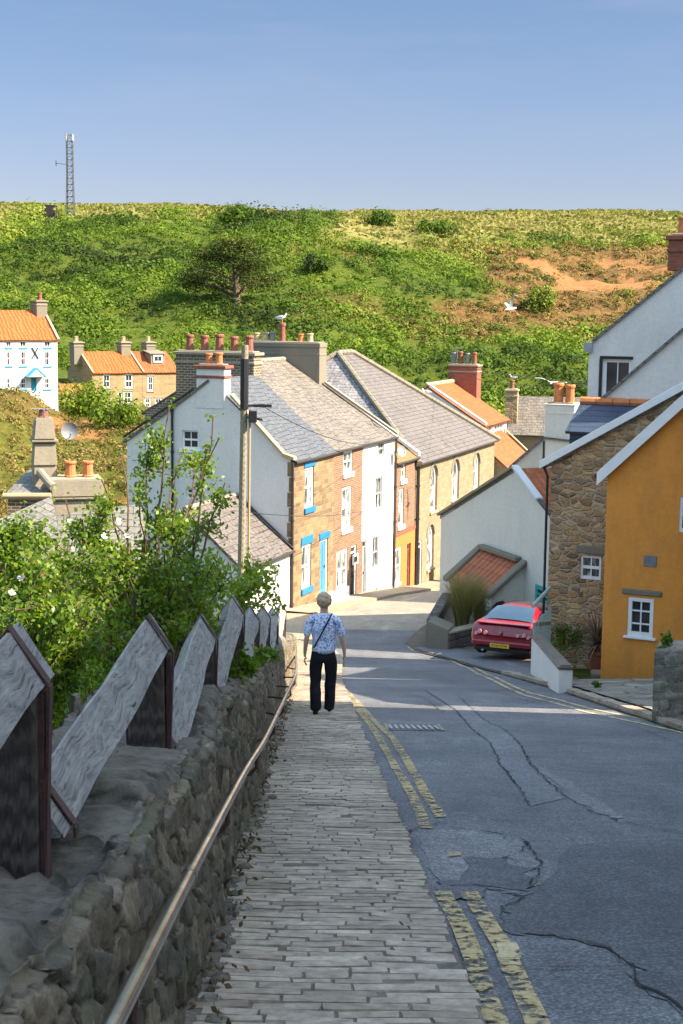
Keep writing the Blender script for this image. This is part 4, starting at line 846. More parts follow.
M['leaf_hill']=m_leaf('leaf_hill',[(.024,.042,.007),(.05,.09,.009),(.085,.14,.010),(.125,.18,.014),(.19,.22,.035)],.25,.7,.15)
M['leaf_dry']=m_leaf('leaf_dry',[(.03,.035,.008),(.10,.065,.02),(.09,.11,.02),(.26,.16,.06),(.17,.18,.04),(.32,.20,.09)],.2,.8,.1)
M['grass_dry']=m_leaf('grass_dry',[(.09,.11,.02),(.17,.165,.04),(.24,.21,.075),(.31,.26,.11)],.25,.8,.1)
def scatter(n,y0,y1,xs=.27):
    Y=np.sqrt(rng.uniform(y0**2,y1**2,n)); X=rng.uniform(-xs,xs,n)*Y
    Z=np.array([hz(x,y) for x,y in zip(X,Y)]); return np.stack([X,Y,Z],1)
P=scatter(9500,150,262); dry,brown,soil,n,n2=zones(P); px,py=proj(P)
house=((P[:,1]<166)&(P[:,0]<-14)); keep=(rng.random(len(P))>dry*.985)&(rng.random(len(P))>brown*.93)&(rng.random(len(P))>soil*.93)&~house
Pg=P[keep]; sk=scatter(260,300,345); sk=sk[rng.random(len(sk))<.8]; Pg0=len(Pg)
R=rng.uniform(.45,1.5,len(Pg))*np.where(n2[keep]>0,1.5,.75)*(1+.9*(rng.random(len(Pg))<.12))
Q,RR,nr=dome_leaves(Pg-np.array((0,0,.25)),R,56,None); sz=.12+.17*rng.random(len(Q))+.07*RR; V,F=clump_quads(Q,sz,nr)
tone=np.clip(.40+.85*n[keep]+.08*rng.normal(size=len(Pg))+.22*n2[keep],0,1); bright=(px[keep]>350)&(px[keep]<500); tone=np.clip(tone+bright*.12,0,1)
tn=np.clip(np.repeat(tone,56)+rng.normal(size=len(Q))*.06,0,1)
tag(npmesh('hillside_scrub',V,F,M['leaf_hill'],attr=np.repeat(tn,4)),kind='stuff')
kb=(rng.random(len(P))<brown*.9)&(soil<.6)&~house; Pb=P[kb]; Pb=np.concatenate([Pb,Pb+rng.normal(size=Pb.shape)*np.array((.9,.9,.05))]); R=rng.uniform(.35,1.0,len(Pb)); Q,RR,nr=dome_leaves(Pb-np.array((0,0,.1)),R,22,None); V,F=clump_quads(Q,.14+.2*rng.random(len(Q)),nr)
tn=np.clip(np.repeat(rng.random(len(Pb)),22)+rng.normal(size=len(Q))*.12,0,1); tag(npmesh('dry_scrub',V,F,M['leaf_dry'],attr=np.repeat(tn,4)),kind='stuff')
# dry grass on the plateau
P=scatter(42000,205,345); dry,brown,soil,n,n2=zones(P); P=P[dry>.4]; nn=n[dry>.4]
h=.15+.38*rng.random(len(P))**2; w=.2+.3*rng.random(len(P)); ang=rng.uniform(0,math.pi,len(P)); dx=np.stack([np.cos(ang)*w,np.sin(ang)*w,0*w],1); lean=rng.normal(size=(len(P),3))*.12; up=np.stack([0*h,0*h,h],1)+lean*h[:,None]
V=np.stack([P-dx,P+dx,P+dx*.5+up,P-dx*.5+up],1).reshape(-1,3); tag(npmesh('dry_grass',V,np.arange(len(V)).reshape(-1,4),M['grass_dry'],attr=np.repeat(np.clip(.5+.5*nn+.2*rng.normal(size=len(P)),0,1),4)),kind='stuff')
Rk=rng.uniform(.3,1.1,len(sk)); Q,RR,nr=dome_leaves(sk,Rk,40,None); V,F=clump_quads(Q,.15+.2*rng.random(len(Q)),nr); tag(npmesh('skyline_scrub',V,F,M['leaf_hill'],attr=np.repeat(np.clip(np.repeat(rng.random(len(sk))*.5,40)+rng.normal(size=len(Q))*.06,0,1),4)),kind='stuff')
# bank below the far houses
P=scatter(3600,96,134,.26); P=P[P[:,0]<2]; px,py=proj(P); dry,brown,soil,n,n2=zones(P); k=(rng.random(len(P))>soil*.9); P=P[k]; px=px[k];py=py[k]
R=rng.uniform(.35,1.0,len(P)); Q,RR,nr=dome_leaves(P-np.array((0,0,.1)),R,40,None); V,F=clump_quads(Q,.09+.14*rng.random(len(Q)),nr)
tn=np.clip(np.repeat(rng.random(len(P)),40)+rng.normal(size=len(Q))*.12,0,1); tag(npmesh('bank_scrub',V,F,M['leaf_dry'],attr=np.repeat(tn,4)),kind='stuff')
def surf(px,py,y0=96,y1=345):
    r=ray(px,py); last=None
    for Y in np.arange(y0,y1,.5):
        p=r*(Y/r.y)
        if p.z<hz(p.x,p.y): return Vector((p.x,p.y,hz(p.x,p.y)))
    return r*(y1/r.y)
def bush(label,px,py,w,h,tone,n=900,ls=.35,mat='leaf_hill',y0=150,group=None,name='bush',Yf=None):
    b=surf(px,py,y0) if Yf is None else at(px,py,Yf)
    t=empty(name,b,label,'bush',group); m=MB()
    for k in range(6):
        a=k*1.05; m.tube([b-Vector((0,0,.3)),b+Vector((math.cos(a)*w*.15,math.sin(a)*w*.15,h*.35)),b+Vector((math.cos(a)*w*.2,math.sin(a)*w*.2,h*.5))],[.03*h,.02*h,.008*h],5)
    m.build('stem',M['bark'],t)
    nc=26; C=rng.normal(size=(nc,3)); C/=np.linalg.norm(C,axis=1)[:,None]; C[:,2]=np.abs(C[:,2]); C=np.array(b)+C*np.array((w*.36,w*.36,h*.6))*rng.uniform(.5,1,(nc,1)); R=rng.uniform(.16,.26,nc)*w*.8
    d=rng.normal(size=(nc,n//nc,3)); d/=np.linalg.norm(d,axis=2)[...,None]; Q=(C[:,None]+d*R[:,None,None]*rng.uniform(.6,1.1,(nc,n//nc,1))).reshape(-1,3)
    V,F=clump_quads(Q,ls*(.5+rng.random(len(Q))),d.reshape(-1,3)); tn=np.clip(tone+np.repeat(rng.normal(size=nc)*.1,n//nc)+rng.normal(size=len(Q))*.1,0,1)
    npmesh('foliage',V,F,M[mat],t,attr=np.repeat(tn,4)); return t
bush('round yellow-green flowering bush on the bare ochre slope',541,309,5.2,4.6,.88,1600,.3)
bush('dark green dome bush on the hilltop skyline, left of centre',238,222,7.5,4.0,.35,1500,.4)
bush('small round dark bush alone on the hilltop grass',380,224,7.0,2.6,.28,900,.4)
bush('long low dark green bush on the hilltop grass, right of the round one',436,233,9,1.8,.33,1100,.4)
bush('dark purple-green bush at the right of the windswept tree',312,272,5.5,3.6,.12,1200,.35)
bush('bright green bush in front of the far white house and shed',84,414,9,4.6,.72,3200,.28,y0=100)
bush('light green bush at the foot of the far stone cottages',118,424,6,3.0,.55,1600,.26,y0=100)
# windswept dark tree
b=surf(237,306,160); t=empty('windswept_tree',b,'dark windswept evergreen tree standing alone on the green slope','tree')
Ht=8.0; lean=Vector((-.16,.0,0)); m=MB()
pt=lambda f:b+Vector((-.25*f*f*3-.3*math.sin(f*4)*.3,0,Ht*f))
m.tube([pt(i/8)-Vector((0,0,.4 if i==0 else 0)) for i in range(9)],[.5-.05*i for i in range(9)],8)
limbs=[]
for k in range(34):
    f=.08+.9*random.random(); a=random.uniform(0,6.28); l=(1.15-f)*Ht*.72*random.uniform(.7,1.1)+.6; q=pt(f); e=q+Vector((math.cos(a)*l-.8*(1-f)-.3,math.sin(a)*l,l*.35)); mid=(q+e)/2+Vector((0,0,.25*l*.3))
    m.tube([q,mid,e],[.16*(1.2-f),.08,.03],5); limbs.append((q,mid,e,l))
m.build('trunk',M['bark'],t)
Q=[];nn=[];tt=[]
for q,mid,e,l in limbs:
    tone=random.uniform(.05,.5)
    for i in range(420):
        f=random.random()**.6; p=(mid.lerp(e,f*1.1) if f>.3 else q.lerp(mid,.5+f)); s=.35+.45*l*.25
        Q.append(p+Vector((random.gauss(0,s),random.gauss(0,s),random.gauss(0,s*.5)))); nn.append((random.gauss(0,1),random.gauss(0,1),1)); tt.append(min(1,max(0,tone+random.gauss(0,.1))))
Q=np.array([tuple(q) for q in Q]); nn=np.array(nn); nn/=np.linalg.norm(nn,axis=1)[:,None]; V,F=clump_quads(Q,.14+.17*rng.random(len(Q)),nn)
M['leaf_cypress']=m_leaf('leaf_cypress',[(.025,.04,.008),(.06,.08,.015),(.12,.13,.03),(.20,.18,.07)],.15,.8,.1)
npmesh('crown',V,F,M['leaf_cypress'],t,attr=np.repeat(np.array(tt),4))
# radio mast and cabinet
b=surf(70.5,220,200); zt=at(70.5,135,b.y).z; b.z-=.2
M['greymast']=m_plain('mast_steel',(.07,.08,.09),.6)
t=empty('radio_mast',b,'slim grey lattice radio mast on the hilltop skyline','mast'); m=MB(); w=.62; H=zt-b.z
for (i,j) in ((-1,-1),(1,-1),(1,1),(-1,1)): m.tube([b+Vector((i*w,j*w,-.5)),b+Vector((i*w*.75,j*w*.75,H*.5)),b+Vector((i*w*.72,j*w*.72,H))],.075,5)
m.build('mast_leg',M['greymast'],t); m=MB(); nb=14
for k in range(nb):
    z0,z1=H*k/nb,H*(k+1)/nb; s=w*(.75 if k>2 else 1-.08*k)
    c=[(-s,-s),(s,-s),(s,s),(-s,s)]
    for q in range(4): a=c[q];d=c[(q+1)%4]; m.tube([b+Vector((a[0],a[1],z0)),b+Vector((d[0],d[1],z1))],.035,4); m.tube([b+Vector((a[0],a[1],z1)),b+Vector((d[0],d[1],z1))],.035,4)
m.build('lattice_bracing',M['greymast'],t)
m=MB(); m.tube([b+Vector((-w,0,H*.66)),b+Vector((-2.2,0,H*.67))],.05,5); m.tube([b+Vector((-2.2,0,H*.64)),b+Vector((-2.2,0,H*.70))],.08,5); m.build('side_antenna',M['leadgrey'],t)
m=MB(); 
for i,j in ((-1,-1),(1,-1),(1,1),(-1,1)): m.tube([b+Vector((i*w*.8,j*w*.8,H*.93)),b+Vector((i*w*.8,j*w*.8,H*1.01))],.13,6)
m.build('antenna',M['greypaint'],t)
c=surf(51,219,200); c.z+=.1
t=empty('equipment_cabinet',c,'dark brown box cabinet on the hilltop left of the radio mast','cabinet'); m=MB(); m.box(c.x-.85,c.x+.85,c.y-.8,c.y+.8,c.z-.3,c.z+2.0); m.build('cabinet_body',M['darkgutter'],t,bevel=.03); m=MB(); m.box(c.x-.92,c.x+.92,c.y-.87,c.y+.87,c.z+2.0,c.z+2.1); m.build('lid',M['leadgrey'],t); m=MB(); m.box(c.x-.75,c.x-.02,c.y-.82,c.y-.803,c.z,c.z+1.85); m.box(c.x+.02,c.x+.75,c.y-.82,c.y-.803,c.z,c.z+1.85); m.build('door',M['darkgutter'],t)
# stone wall by the mast on hilltop left out
# ================================================================== ROAD, PAVEMENT
def lerp_(Y,T): return float(np.interp(Y,[t[0] for t in T],[t[1] for t in T]))
A_L=.61; A_R=4.6
XL=[(-10,A_L-AX*-10*-1),(30,A_L+AX*30),(38,.1),(45,-.5),(52.2,-.45),(60,2.35),(66.2,4.65),(80,9.7),(95,14.5)]; XL[0]=(-10,A_L+AX*-10)
XR=[(-10,A_R+AX*-10),(28,A_R+AX*28),(34,3.75),(38,3.0),(41,2.1),(43,1.95),(46,2.35),(50,3.1),(60,6.2),(66,8.6),(80,14),(95,19)]
xl=lambda Y:lerp_(Y,XL); xr=lambda Y:lerp_(Y,XR)
def asphalt(name,base,var=.25,bump=.5,sc=1.0,rough=.75):
    m,nt=newmat(name); tc=nt.nodes.new('ShaderNodeTexCoord'); v=tc.outputs['Object']
    f=N(nt,'TexVoronoi',{'feature':'F1'},Vector=v,Scale=90.0).outputs['Color']; fs=N(nt,'SeparateColor',i0=f).outputs[0]
    n1=noise_(nt,v,.45,7,.6); n2=noise_(nt,v,3.5,8,.7); n3=noise_(nt,N(nt,'VectorMath',{'operation':'MULTIPLY'},i0=v,i1=(2.2,.35,1)).outputs[0],.8,6,.6); fine=noise_(nt,v,120,3)
    k=ramp(nt,fs,[(0,tuple(x*.55 for x in base)),(.6,base),(1,tuple(x*1.9 for x in base))])
    k=mix(nt,k,ramp(nt,n1,[(.35,1-var),(.65,1+var)]),1.0,'MULTIPLY'); k=mix(nt,k,ramp(nt,n2,[(.3,.75),(.7,1.25)]),.8,'MULTIPLY'); k=mix(nt,k,ramp(nt,n3,[(.35,.8),(.6,1.0),(.72,1.45)]),.7,'MULTIPLY')
    return finish(m,nt,k,rough,math_(nt,'ADD',fs,math_(nt,'MULTIPLY',n2,.6)),bump,.006,spec=.35)
M['asphalt']=asphalt('asphalt',(.125,.125,.130)); M['asphalt_light']=asphalt('asphalt_light',(.165,.162,.165),.2,.7); M['asphalt_dark']=asphalt('asphalt_dark',(.088,.089,.094),.2); M['asphalt_trench']=asphalt('asphalt_trench',(.145,.146,.152),.12,.3); M['crack']=m_plain('crack_dirt',(.014,.013,.012),.95)
def strip(name,fa,fb,Ys,off,mat,nx=2,kind='structure',parent=None):
    V=[]
    for Y in Ys:
        a,b=fa(Y),fb(Y)
        for i in range(nx+1): V.append((a+(b-a)*i/nx,Y,zr(Y)+off))
    n=nx+1; F=[(r*n+i,r*n+i+1,(r+1)*n+i+1,(r+1)*n+i) for r in range(len(Ys)-1) for i in range(nx)]
    mb=MB(); mb.v=V; mb.f=F; o=mb.build(name,M[mat],parent); 
    if kind: tag(o,kind=kind)
    return o
RY=[-10,-5,0,5,10,15,20,25,30,34,35,36,37,38,39,40,41,42,43,44,45,46,48,50,52.6,55,57,60,63,66.5,70,75,80,88,95]
strip('road',lambda Y:xl(Y)-.02,xr,RY,0,'asphalt')
M['asphalt_sunlit']=asphalt('asphalt_sunlit',(.26,.225,.18),.15,.4)  # paler copy of the road asphalt: sunlight put into its colour
strip('sunlit_lower_road',lambda Y:xl(Y)-.02,xr,[47,48,50,52.6,55,57,60,63,66.5,70,75,80,88,95],.004,'asphalt_sunlit')
def poly_sheet(name,pts,off,mat,jit=.03,sub=3,kind='structure'):
    P=[]; n=len(pts)
    for i in range(n):
        a=pts[i];b=pts[(i+1)%n]
        for k in range(sub):
            f=k/sub; x=a[0]+(b[0]-a[0])*f+random.gauss(0,jit if k else jit*.3); y=a[1]+(b[1]-a[1])*f+random.gauss(0,jit*1.5 if k else jit*.3); P.append((x,y))
    bm=bmesh.new(); vs=[bm.verts.new((x,y,zr(y)+off)) for x,y in P]; f=bm.faces.new(vs); bmesh.ops.triangulate(bm,faces=[f]); me=bpy.data.meshes.new(name); bm.to_mesh(me); bm.free(); me.materials.append(M[mat]); o=bpy.data.objects.new(name,me); COL.objects.link(o); 
    if me.polygons and me.polygons[0].normal.z<0: me.flip_normals()
    return tag(o,kind=kind)
def gpts(L_): return [(lambda p:(p.x,p.y))(gh(x,y)) for x,y in L_]
def z6(L_,sc=2.413,ox=400,oy=680): return [(ox+x/sc,oy+y/sc) for x,y in L_]
crA=z6([(60,25),(130,70),(175,120),(215,150),(232,180),(240,205),(262,230),(290,265),(315,305)]); crB=z6([(140,40),(200,95),(250,120),(290,155),(312,200),(345,235),(400,285),(470,325),(560,350),(683,372)])
poly_sheet('trench_repair',gpts(crA+list(reversed(crB[:7]))),.004,'asphalt_trench',.01)
poly_sheet('light_patch',gpts(z6([(45,372),(115,362),(190,368),(250,385),(300,400),(335,440),(325,480),(300,528),(250,508),(190,500),(110,500),(75,455)])),.004,'asphalt_light',.04)
poly_sheet('dark_patch',gpts(z6([(150,432),(240,432),(262,448),(330,455),(318,500),(300,526),(250,506),(180,500),(120,500),(165,455)])),.008,'asphalt_dark',.03)
poly_sheet('dark_patch',gpts(z6([(85,485),(140,488),(205,505),(190,535),(130,535),(95,520)])),.010,'asphalt_dark',.02)
poly_sheet('pale_streak',gpts(z6([(318,205),(350,215),(420,262),(510,312),(535,335),(470,322),(400,280),(345,238)])),.004,'asphalt_light',.03)
poly_sheet('smooth_patch',gpts(z6([(240,575),(255,545),(330,500),(420,400),(683,385),(683,820),(585,740),(560,690),(500,650),(430,628),(340,618),(262,612)])),.005,'asphalt_dark',.03)
def ribbon(name,pts,w,off,mat,jit=0.0,seg=.25,kind='structure',wj=0.0,gap=0.0):
    P=[Vector((x,y,0)) for x,y in pts]; Q=[]
    for a,b in zip(P[:-1],P[1:]):
        n=max(1,int((b-a).length/seg)); Q+=[a.lerp(b,i/n) for i in range(n)]
    Q.append(P[-1]); mb=MB(); rows=[]
    for i,q in enumerate(Q):
        t=(Q[min(i+1,len(Q)-1)]-Q[max(i-1,0)]).normalized(); nrm=Vector((-t.y,t.x,0)); o=random.gauss(0,jit); ww=w*(1+random.gauss(0,wj))*.5
        a=q+nrm*(o+ww);b=q+nrm*(o-ww); rows.append([(b.x,b.y,zr(b.y)+off),(a.x,a.y,zr(a.y)+off)])
    mb.grid(rows); o=mb.build(name,M[mat]); return tag(o,kind=kind)
for pts,w in ((crA,.022),(crB,.02),(z6([(115,358),(190,365),(260,378),(300,388),(318,410),(340,440),(345,442)]),.028),(z6([(340,440),(330,480),(318,500)]),.02),(z6([(120,500),(190,500),(250,512),(305,530)]),.02),(z6([(305,405),(280,420),(250,432),(310,445),(345,440)]),.03),(z6([(262,612),(340,618),(430,628),(500,650),(560,690),(580,740),(640,770),(683,800)]),.02),
    (z6([(290,695),(400,700),(480,698),(560,694)]),.015),(z6([(240,575),(262,545),(300,530)]),.018),(z6([(0,30),(60,45),(105,80)]),.02),(z6([(130,8),(230,28),(330,58),(450,85),(560,110),(683,160)]),.015),([(395,838),(420,828),(450,822)],.02)):
    p=gpts(pts); m2=[]
    ribbon('road_crack',p,w*.45,.012,'crack',.011,.07,wj=.7)
# yellow lines
def worn(name,c,lo=.42,hi=.5,sc=7):
    m,nt=newmat(name); tc=nt.nodes.new('ShaderNodeTexCoord'); v=tc.outputs['Object']; n=noise_(nt,v,sc,9,.75); nl=noise_(nt,v,.9,3); n2=noise_(nt,v,30,4)
    k=ramp(nt,n2,[(.3,tuple(x*.7 for x in c)),(.7,c)]); p=N(nt,'BsdfPrincipled',Base_Color=k,Roughness=.7); tr=N(nt,'BsdfTransparent')
    f=ramp(nt,math_(nt,'ADD',n,math_(nt,'MULTIPLY',math_(nt,'SUBTRACT',nl,.5),.35)),[(lo,0),(hi,1)]); ms=N(nt,'MixShader',i0=f,i1=tr.outputs[0],i2=p.outputs[0]); o=nt.nodes.new('ShaderNodeOutputMaterial'); nt.links.new(ms.outputs[0],o.inputs[0]); return m
M['yellow']=worn('yellow_line_paint',(.52,.38,.17),.43,.53,16); M['yellow_pale']=worn('yellow_line_pale',(.60,.47,.25),.40,.50,6); M['whitemark']=worn('pale_scuff',(.34,.34,.33),.5,.6,5)
W_=.085
ribbon('yellow_line',gpts([(340,684),(346,691),(355,700),(372,719),(394,740),(410,766),(427,797),(441,818)]),W_,.009,'yellow',.003,wj=.05)
ribbon('yellow_line',gpts([(345,696),(356,708),(372,727),(384,747),(396,769),(413,797),(426,829)]),W_,.009,'yellow',.003,wj=.05)
ribbon('yellow_line',gpts([(443,893),(462,932),(477,970),(493,1018),(520,1110)]),W_*1.1,.011,'yellow',.003,wj=.05)
ribbon('yellow_line',gpts([(468,893),(491,928),(505,951),(519,985),(534,1018),(570,1110)]),W_*1.1,.011,'yellow',.003,wj=.05)
poly_sheet('paint_patch',gpts(z6([(232,640),(280,640),(296,665),(292,695),(240,692)])),.013,'yellow_pale',.006); poly_sheet('paint_patch',gpts(z6([(114,420),(146,420),(150,430),(118,432)])),.014,'yellow',.004)
yr=[(425,637),(413,639),(410,643),(415,648),(435,653),(452,657),(472,666),(494.5,677),(514.5,687),(529,693),(560,700.5),(590,709),(640,719),(683,728),(760,750)]
ribbon('yellow_line',gpts(yr),.075,.008,'yellow_pale',.003); ribbon('yellow_line',[(x-.02,y-.0) for x,y in gpts([(x-2+ (2 if i<2 else 0),y+2.4+.008*max(0,x-450)) for i,(x,y) in enumerate(yr)][2:])],.075,.008,'yellow_pale',.003)
ribbon('yellow_line',gpts([(284,628),(300,624.5),(330,618),(360,610.5),(400,602),(428,595)]),.09,.009,'yellow_pale',.003)
# drain grating
g0=gh(386,730.5); g1=gh(439,724.5)
t=empty('drain_grating',(g0.x+.35,g0.y+.3,zr(g0.y)),'pale iron drain grating set in the road beside the yellow lines','drain'); m=MB(); 
x0,x1,y0,y1=g0.x,g1.x,g0.y,g1.y
zz=lambda y:zr(y)+.012
for (a,b,c,d) in ((x0,x1,y0,y0+.05),(x0,x1,y1-.05,y1),(x0,x0+.04,y0,y1),(x1-.04,x1,y0,y1)): m.poly([(a,c,zz(c)),(b,c,zz(c)),(b,d,zz(d)),(a,d,zz(d))])
m.build('frame',M['coping'],t); m=MB()
for i in range(9): x=x0+.07+i*(x1-x0-.14)/8; m.poly([(x-.018,y0+.06,zz(y0)),(x+.018,y0+.06,zz(y0)),(x+.018,y1-.06,zz(y1)),(x-.018,y1-.06,zz(y1))])
m.build('grating_bar',M['greypaint'],t)
# left pavement: bed + individual setts
M['joint']=m_plain('joint_dirt',(.15,.125,.095),.95,var=.4,scale=9)
strip('pavement_bed',lambda Y:-1.0+AX*Y,lambda Y:xl(Y),[-4,0,10,20,30,33],.068,'joint')
M['sett']=None
def settmat():
    m,nt=newmat('sett_stone'); a=N(nt,'Attribute',{'attribute_name':'rnd'}).outputs['Fac']; tc=nt.nodes.new('ShaderNodeTexCoord'); v=tc.outputs['Object']; n=noise_(nt,v,14,6,.7); nl=noise_(nt,v,.7,4)
    k=ramp(nt,a,[(0,(.26,.20,.14)),(.35,(.36,.29,.215)),(.7,(.43,.355,.27)),(1,(.52,.44,.34))]); k=mix(nt,k,ramp(nt,n,[(.3,.5),(.7,1.35)]),.9,'MULTIPLY'); k=mix(nt,k,ramp(nt,nl,[(.35,.7),(.65,1.2)]),.8,'MULTIPLY'); k=mix(nt,k,(.09,.11,.05),ramp(nt,noise_(nt,v,2.6,7,.7),[(.6,0),(.72,.35)]))
    return finish(m,nt,k,.78,n,.5,.006,spec=.35)
M['sett']=settmat()
mb=MB(); at_=[]; Y=-.6; row=0; cs=math.hypot(1,SL)
while Y<33.5:
    dep=random.uniform(.07,.105)/cs; L0=-.40+.05*math.sin(Y*1.3)+random.uniform(-.03,.03); 
    if Y>24: L0-= (Y-24)*.0
    x=L0+AX*Y; xe=xl(Y)+.012*math.sin(Y*5)+random.uniform(-.012,.012); sk=.02*math.sin(Y*.7)
    while x<xe-.03:
        l=random.uniform(.15,.34); x2=min(x+l,xe)
        if xe-x2<.1: x2=xe
        g=.002; h=random.gauss(0,.002); tl=random.gauss(0,.002); b=.0045
        def pt_(xx,yy,o): 
            y=yy+sk*(xx-AX*Y)+.012*math.sin(xx*9+Y); return (xx,y,zr(y)+.075+o)
        c=[pt_(x+g,Y+g,-.02),pt_(x2-g,Y+g,-.02),pt_(x2-g,Y+dep-g,-.02),pt_(x+g,Y+dep-g,-.02)]; h+=.003*math.sin(Y*3.1+x*4)
        n=len(mb.v); j=lambda:random.uniform(-.005,.005)
        tp=[pt_(x+g+b+j(),Y+g+b+j(),h+tl),pt_(x2-g-b+j(),Y+g+b+j(),h-tl),pt_(x2-g-b+j(),Y+dep-g-b+j(),h-tl),pt_(x+g+b+j(),Y+dep-g-b+j(),h+tl)]
        mb.v+=c+tp; mb.f+=[(n+4,n+5,n+6,n+7)]+[(n+i,n+(i+1)%4,n+4+(i+1)%4,n+4+i) for i in range(4)]; r=min(1,max(0,random.gauss(.5,.2))); at_+=[r]*8; x=x2
    Y+=dep; row+=1
tag(mb.build('sett_pavement',M['sett'],attr=at_),kind='structure')
# pavements further down
M['paving_tan']=m_block('paving_tan',(.36,.29,.20),(.30,.24,.165),(.2,.155,.1),.6,.45,.012,.02,.3)
strip('lower_pavement',lambda Y:xl(Y)-2.2-(Y-33)*.02,lambda Y:xl(Y)-.01,[33,34,36,37,38,40,42,44,46,48,50,52.2],.06,'paving_tan')
# pavement along the terrace
mb=MB(); rows=[]
for s in np.arange(-1.,31,1.):
    p=L(s,-.02,0);q=L(s,-1.25,0); rows.append([(p.x,p.y,zr(q.y)+.11),(q.x,q.y,zr(q.y)+.10),(q.x+.01,q.y-.01,zr(q.y)-.05)])
mb.grid(rows); tag(mb.build('terrace_pavement',M['paving_tan']),kind='structure')
# forecourt on the right
M['yard']=m_rubble('yard_stone',[(.22,.20,.16),(.34,.31,.25),(.27,.24,.19),(.40,.37,.31),(.24,.21,.16)],(.11,.085,.055),(1.2,1.9,1),.05)
M['dirt']=m_plain('dirt',(.13,.105,.075),.95,var=.35,scale=3,bump=.5)
V=[]
def strip_r(name,y0,y1,w0,w1,off,mat,rise=.02):
    rows=[]
    for Y in np.arange(y0,y1+.01,1.):
        rows.append([(xr(Y)+w0+(w1-w0)*f, Y, zr(Y)+off+rise*(w1-w0)*f) for f in (0,.15,.4,.7,1)])
    mb=MB(); mb.grid(rows); return tag(mb.build(name,M[mat]),kind='structure')
strip_r('verge_dirt',10,52,-.03,9,.03,'dirt')
strip_r('flagstone_yard',19,30.5,.35,9,.075,'yard',.03)
strip_r('car_bay',31.5,41.5,.05,7,.05,'asphalt_trench',.005)
# flagstone kerb edge pieces at right
mb=MB(); at_=[]; Y=15.
while Y<34:
    l=random.uniform(.4,.9); y1=Y+l-.02; n=len(mb.v)
    for q in (0,1):
        for (dx,yy) in ((.02,Y),(.20,Y),(.20,y1),(.02,y1)): mb.v.append((xr(yy)+dx+random.gauss(0,.01),yy,zr(yy)+(.085+random.gauss(0,.008) if q else -.05)))
    mb.f+=[(n+4,n+5,n+6,n+7)]+[(n+i,n+(i+1)%4,n+4+(i+1)%4,n+4+i) for i in range(4)]; at_+=[random.uniform(.1,.7)]*8; Y+=l
tag(mb.build('right_kerb',M['sett'],attr=at_),kind='structure')
# ================================================================== NEAR: rubble wall, fence, rail
def worley(U,Vv,cu,cv,seed=0,jit=.42,shift=True):
    """U,V arrays in metres, cell sizes cu,cv. returns F1 id hash, (F2-F1)"""
    gx=U/cu; gy=Vv/cv; iy=np.floor(gy); f1=np.full(U.shape,9.); f2=np.full(U.shape,9.); idh=np.zeros(U.shape)
    def h(a,b,k): 
        x=np.sin(a*127.1+b*311.7+k*74.7+seed)*43758.5453; return x-np.floor(x)
    for dy in (-1,0,1):
        cy=iy+dy; sh=np.where(np.mod(cy,2)>0,.5,0)+h(cy,cy*0,9)*.3 if shift else 0
        ix=np.floor(gx-sh)
        for dx in (-1,0,1):
            cx=ix+dx; px=cx+sh+.5+(h(cx,cy,1)-.5)*2*jit; py=cy+.5+(h(cx,cy,2)-.5)*1.3*jit
            ax=(gx-px)*(1.0+.0*h(cx,cy,3)); ay=gy-py; d=(np.abs(ax)**2.4*1.0+np.abs(ay)**2.4)**(1/2.4)
            new=d<f1; f2=np.where(new,f1,np.minimum(f2,d)); idh=np.where(new,h(cx,cy,4),idh); f1=np.where(new,d,f1)
    return idh,f2-f1
def stonemat(name,cols,lich,la=.5,dark=(.03,.028,.025)):
    m,nt=newmat(name); a=N(nt,'Attribute',{'attribute_name':'rnd'}).outputs['Fac']; e=N(nt,'Attribute',{'attribute_name':'edge'}).outputs['Fac']; tc=nt.nodes.new('ShaderNodeTexCoord'); v=tc.outputs['Object']
    n=noise_(nt,v,9,9,.72); n2=noise_(nt,v,38,6,.7); n3=noise_(nt,v,2.2,7,.7)
    k=ramp(nt,a,[(i/(len(cols)-1),c) for i,c in enumerate(cols)]); k=mix(nt,k,ramp(nt,n,[(.3,.45),(.7,1.5)]),.85,'MULTIPLY'); k=mix(nt,k,ramp(nt,n2,[(.3,.65),(.7,1.35)]),.8,'MULTIPLY')
    k=mix(nt,k,lich,math_(nt,'MULTIPLY',ramp(nt,n3,[(.52,0),(.64,1)]),la)); k=mix(nt,k,(.42,.42,.38),ramp(nt,noise_(nt,v,17,4,.6),[(.70,0),(.75,.7)]))
    k=mix(nt,dark,k,ramp(nt,e,[(0,0),(.5,1)]))
    return finish(m,nt,k,.88,math_(nt,'ADD',n,n2),.9,.012)
M['rubble']=stonemat('rubble_stone',[(.075,.06,.042),(.17,.135,.09),(.11,.09,.065),(.24,.19,.13),(.13,.11,.085),(.09,.085,.05)],(.11,.115,.055),.6)
M['walltop']=stonemat('wall_top_stone',[(.055,.047,.037),(.13,.112,.088),(.085,.072,.056),(.17,.15,.115)],(.23,.21,.16),.7)
WT=[(1.0,.66),(2.4,.68),(3.0,.70),(3.9,.65),(4.6,.64),(5.9,.60),(6.6,.58),(8.4,.50),(11,.55),(13.8,.55),(20,.56),(30,.6),(45,.62)]
def wtop(Y):   # gently stepped top, blocks about a metre long
    h=lerp_(Y,WT); st=.13*SL*5; L_=1.15; f=(Y/L_)%1.0
    return SL*Y-h+ (-SL*L_*.30)*(f-.5)
def a_face(Y): return -.435-.02*math.sin(Y*.9)-.03*math.sin(Y*.37+1)+(.0 if Y<14 else (.0+.008*(Y-14)))
Ys=np.concatenate([np.arange(1.0,8,.014),np.arange(8,16,.03),np.arange(16,31,.06)])
nv=72; 
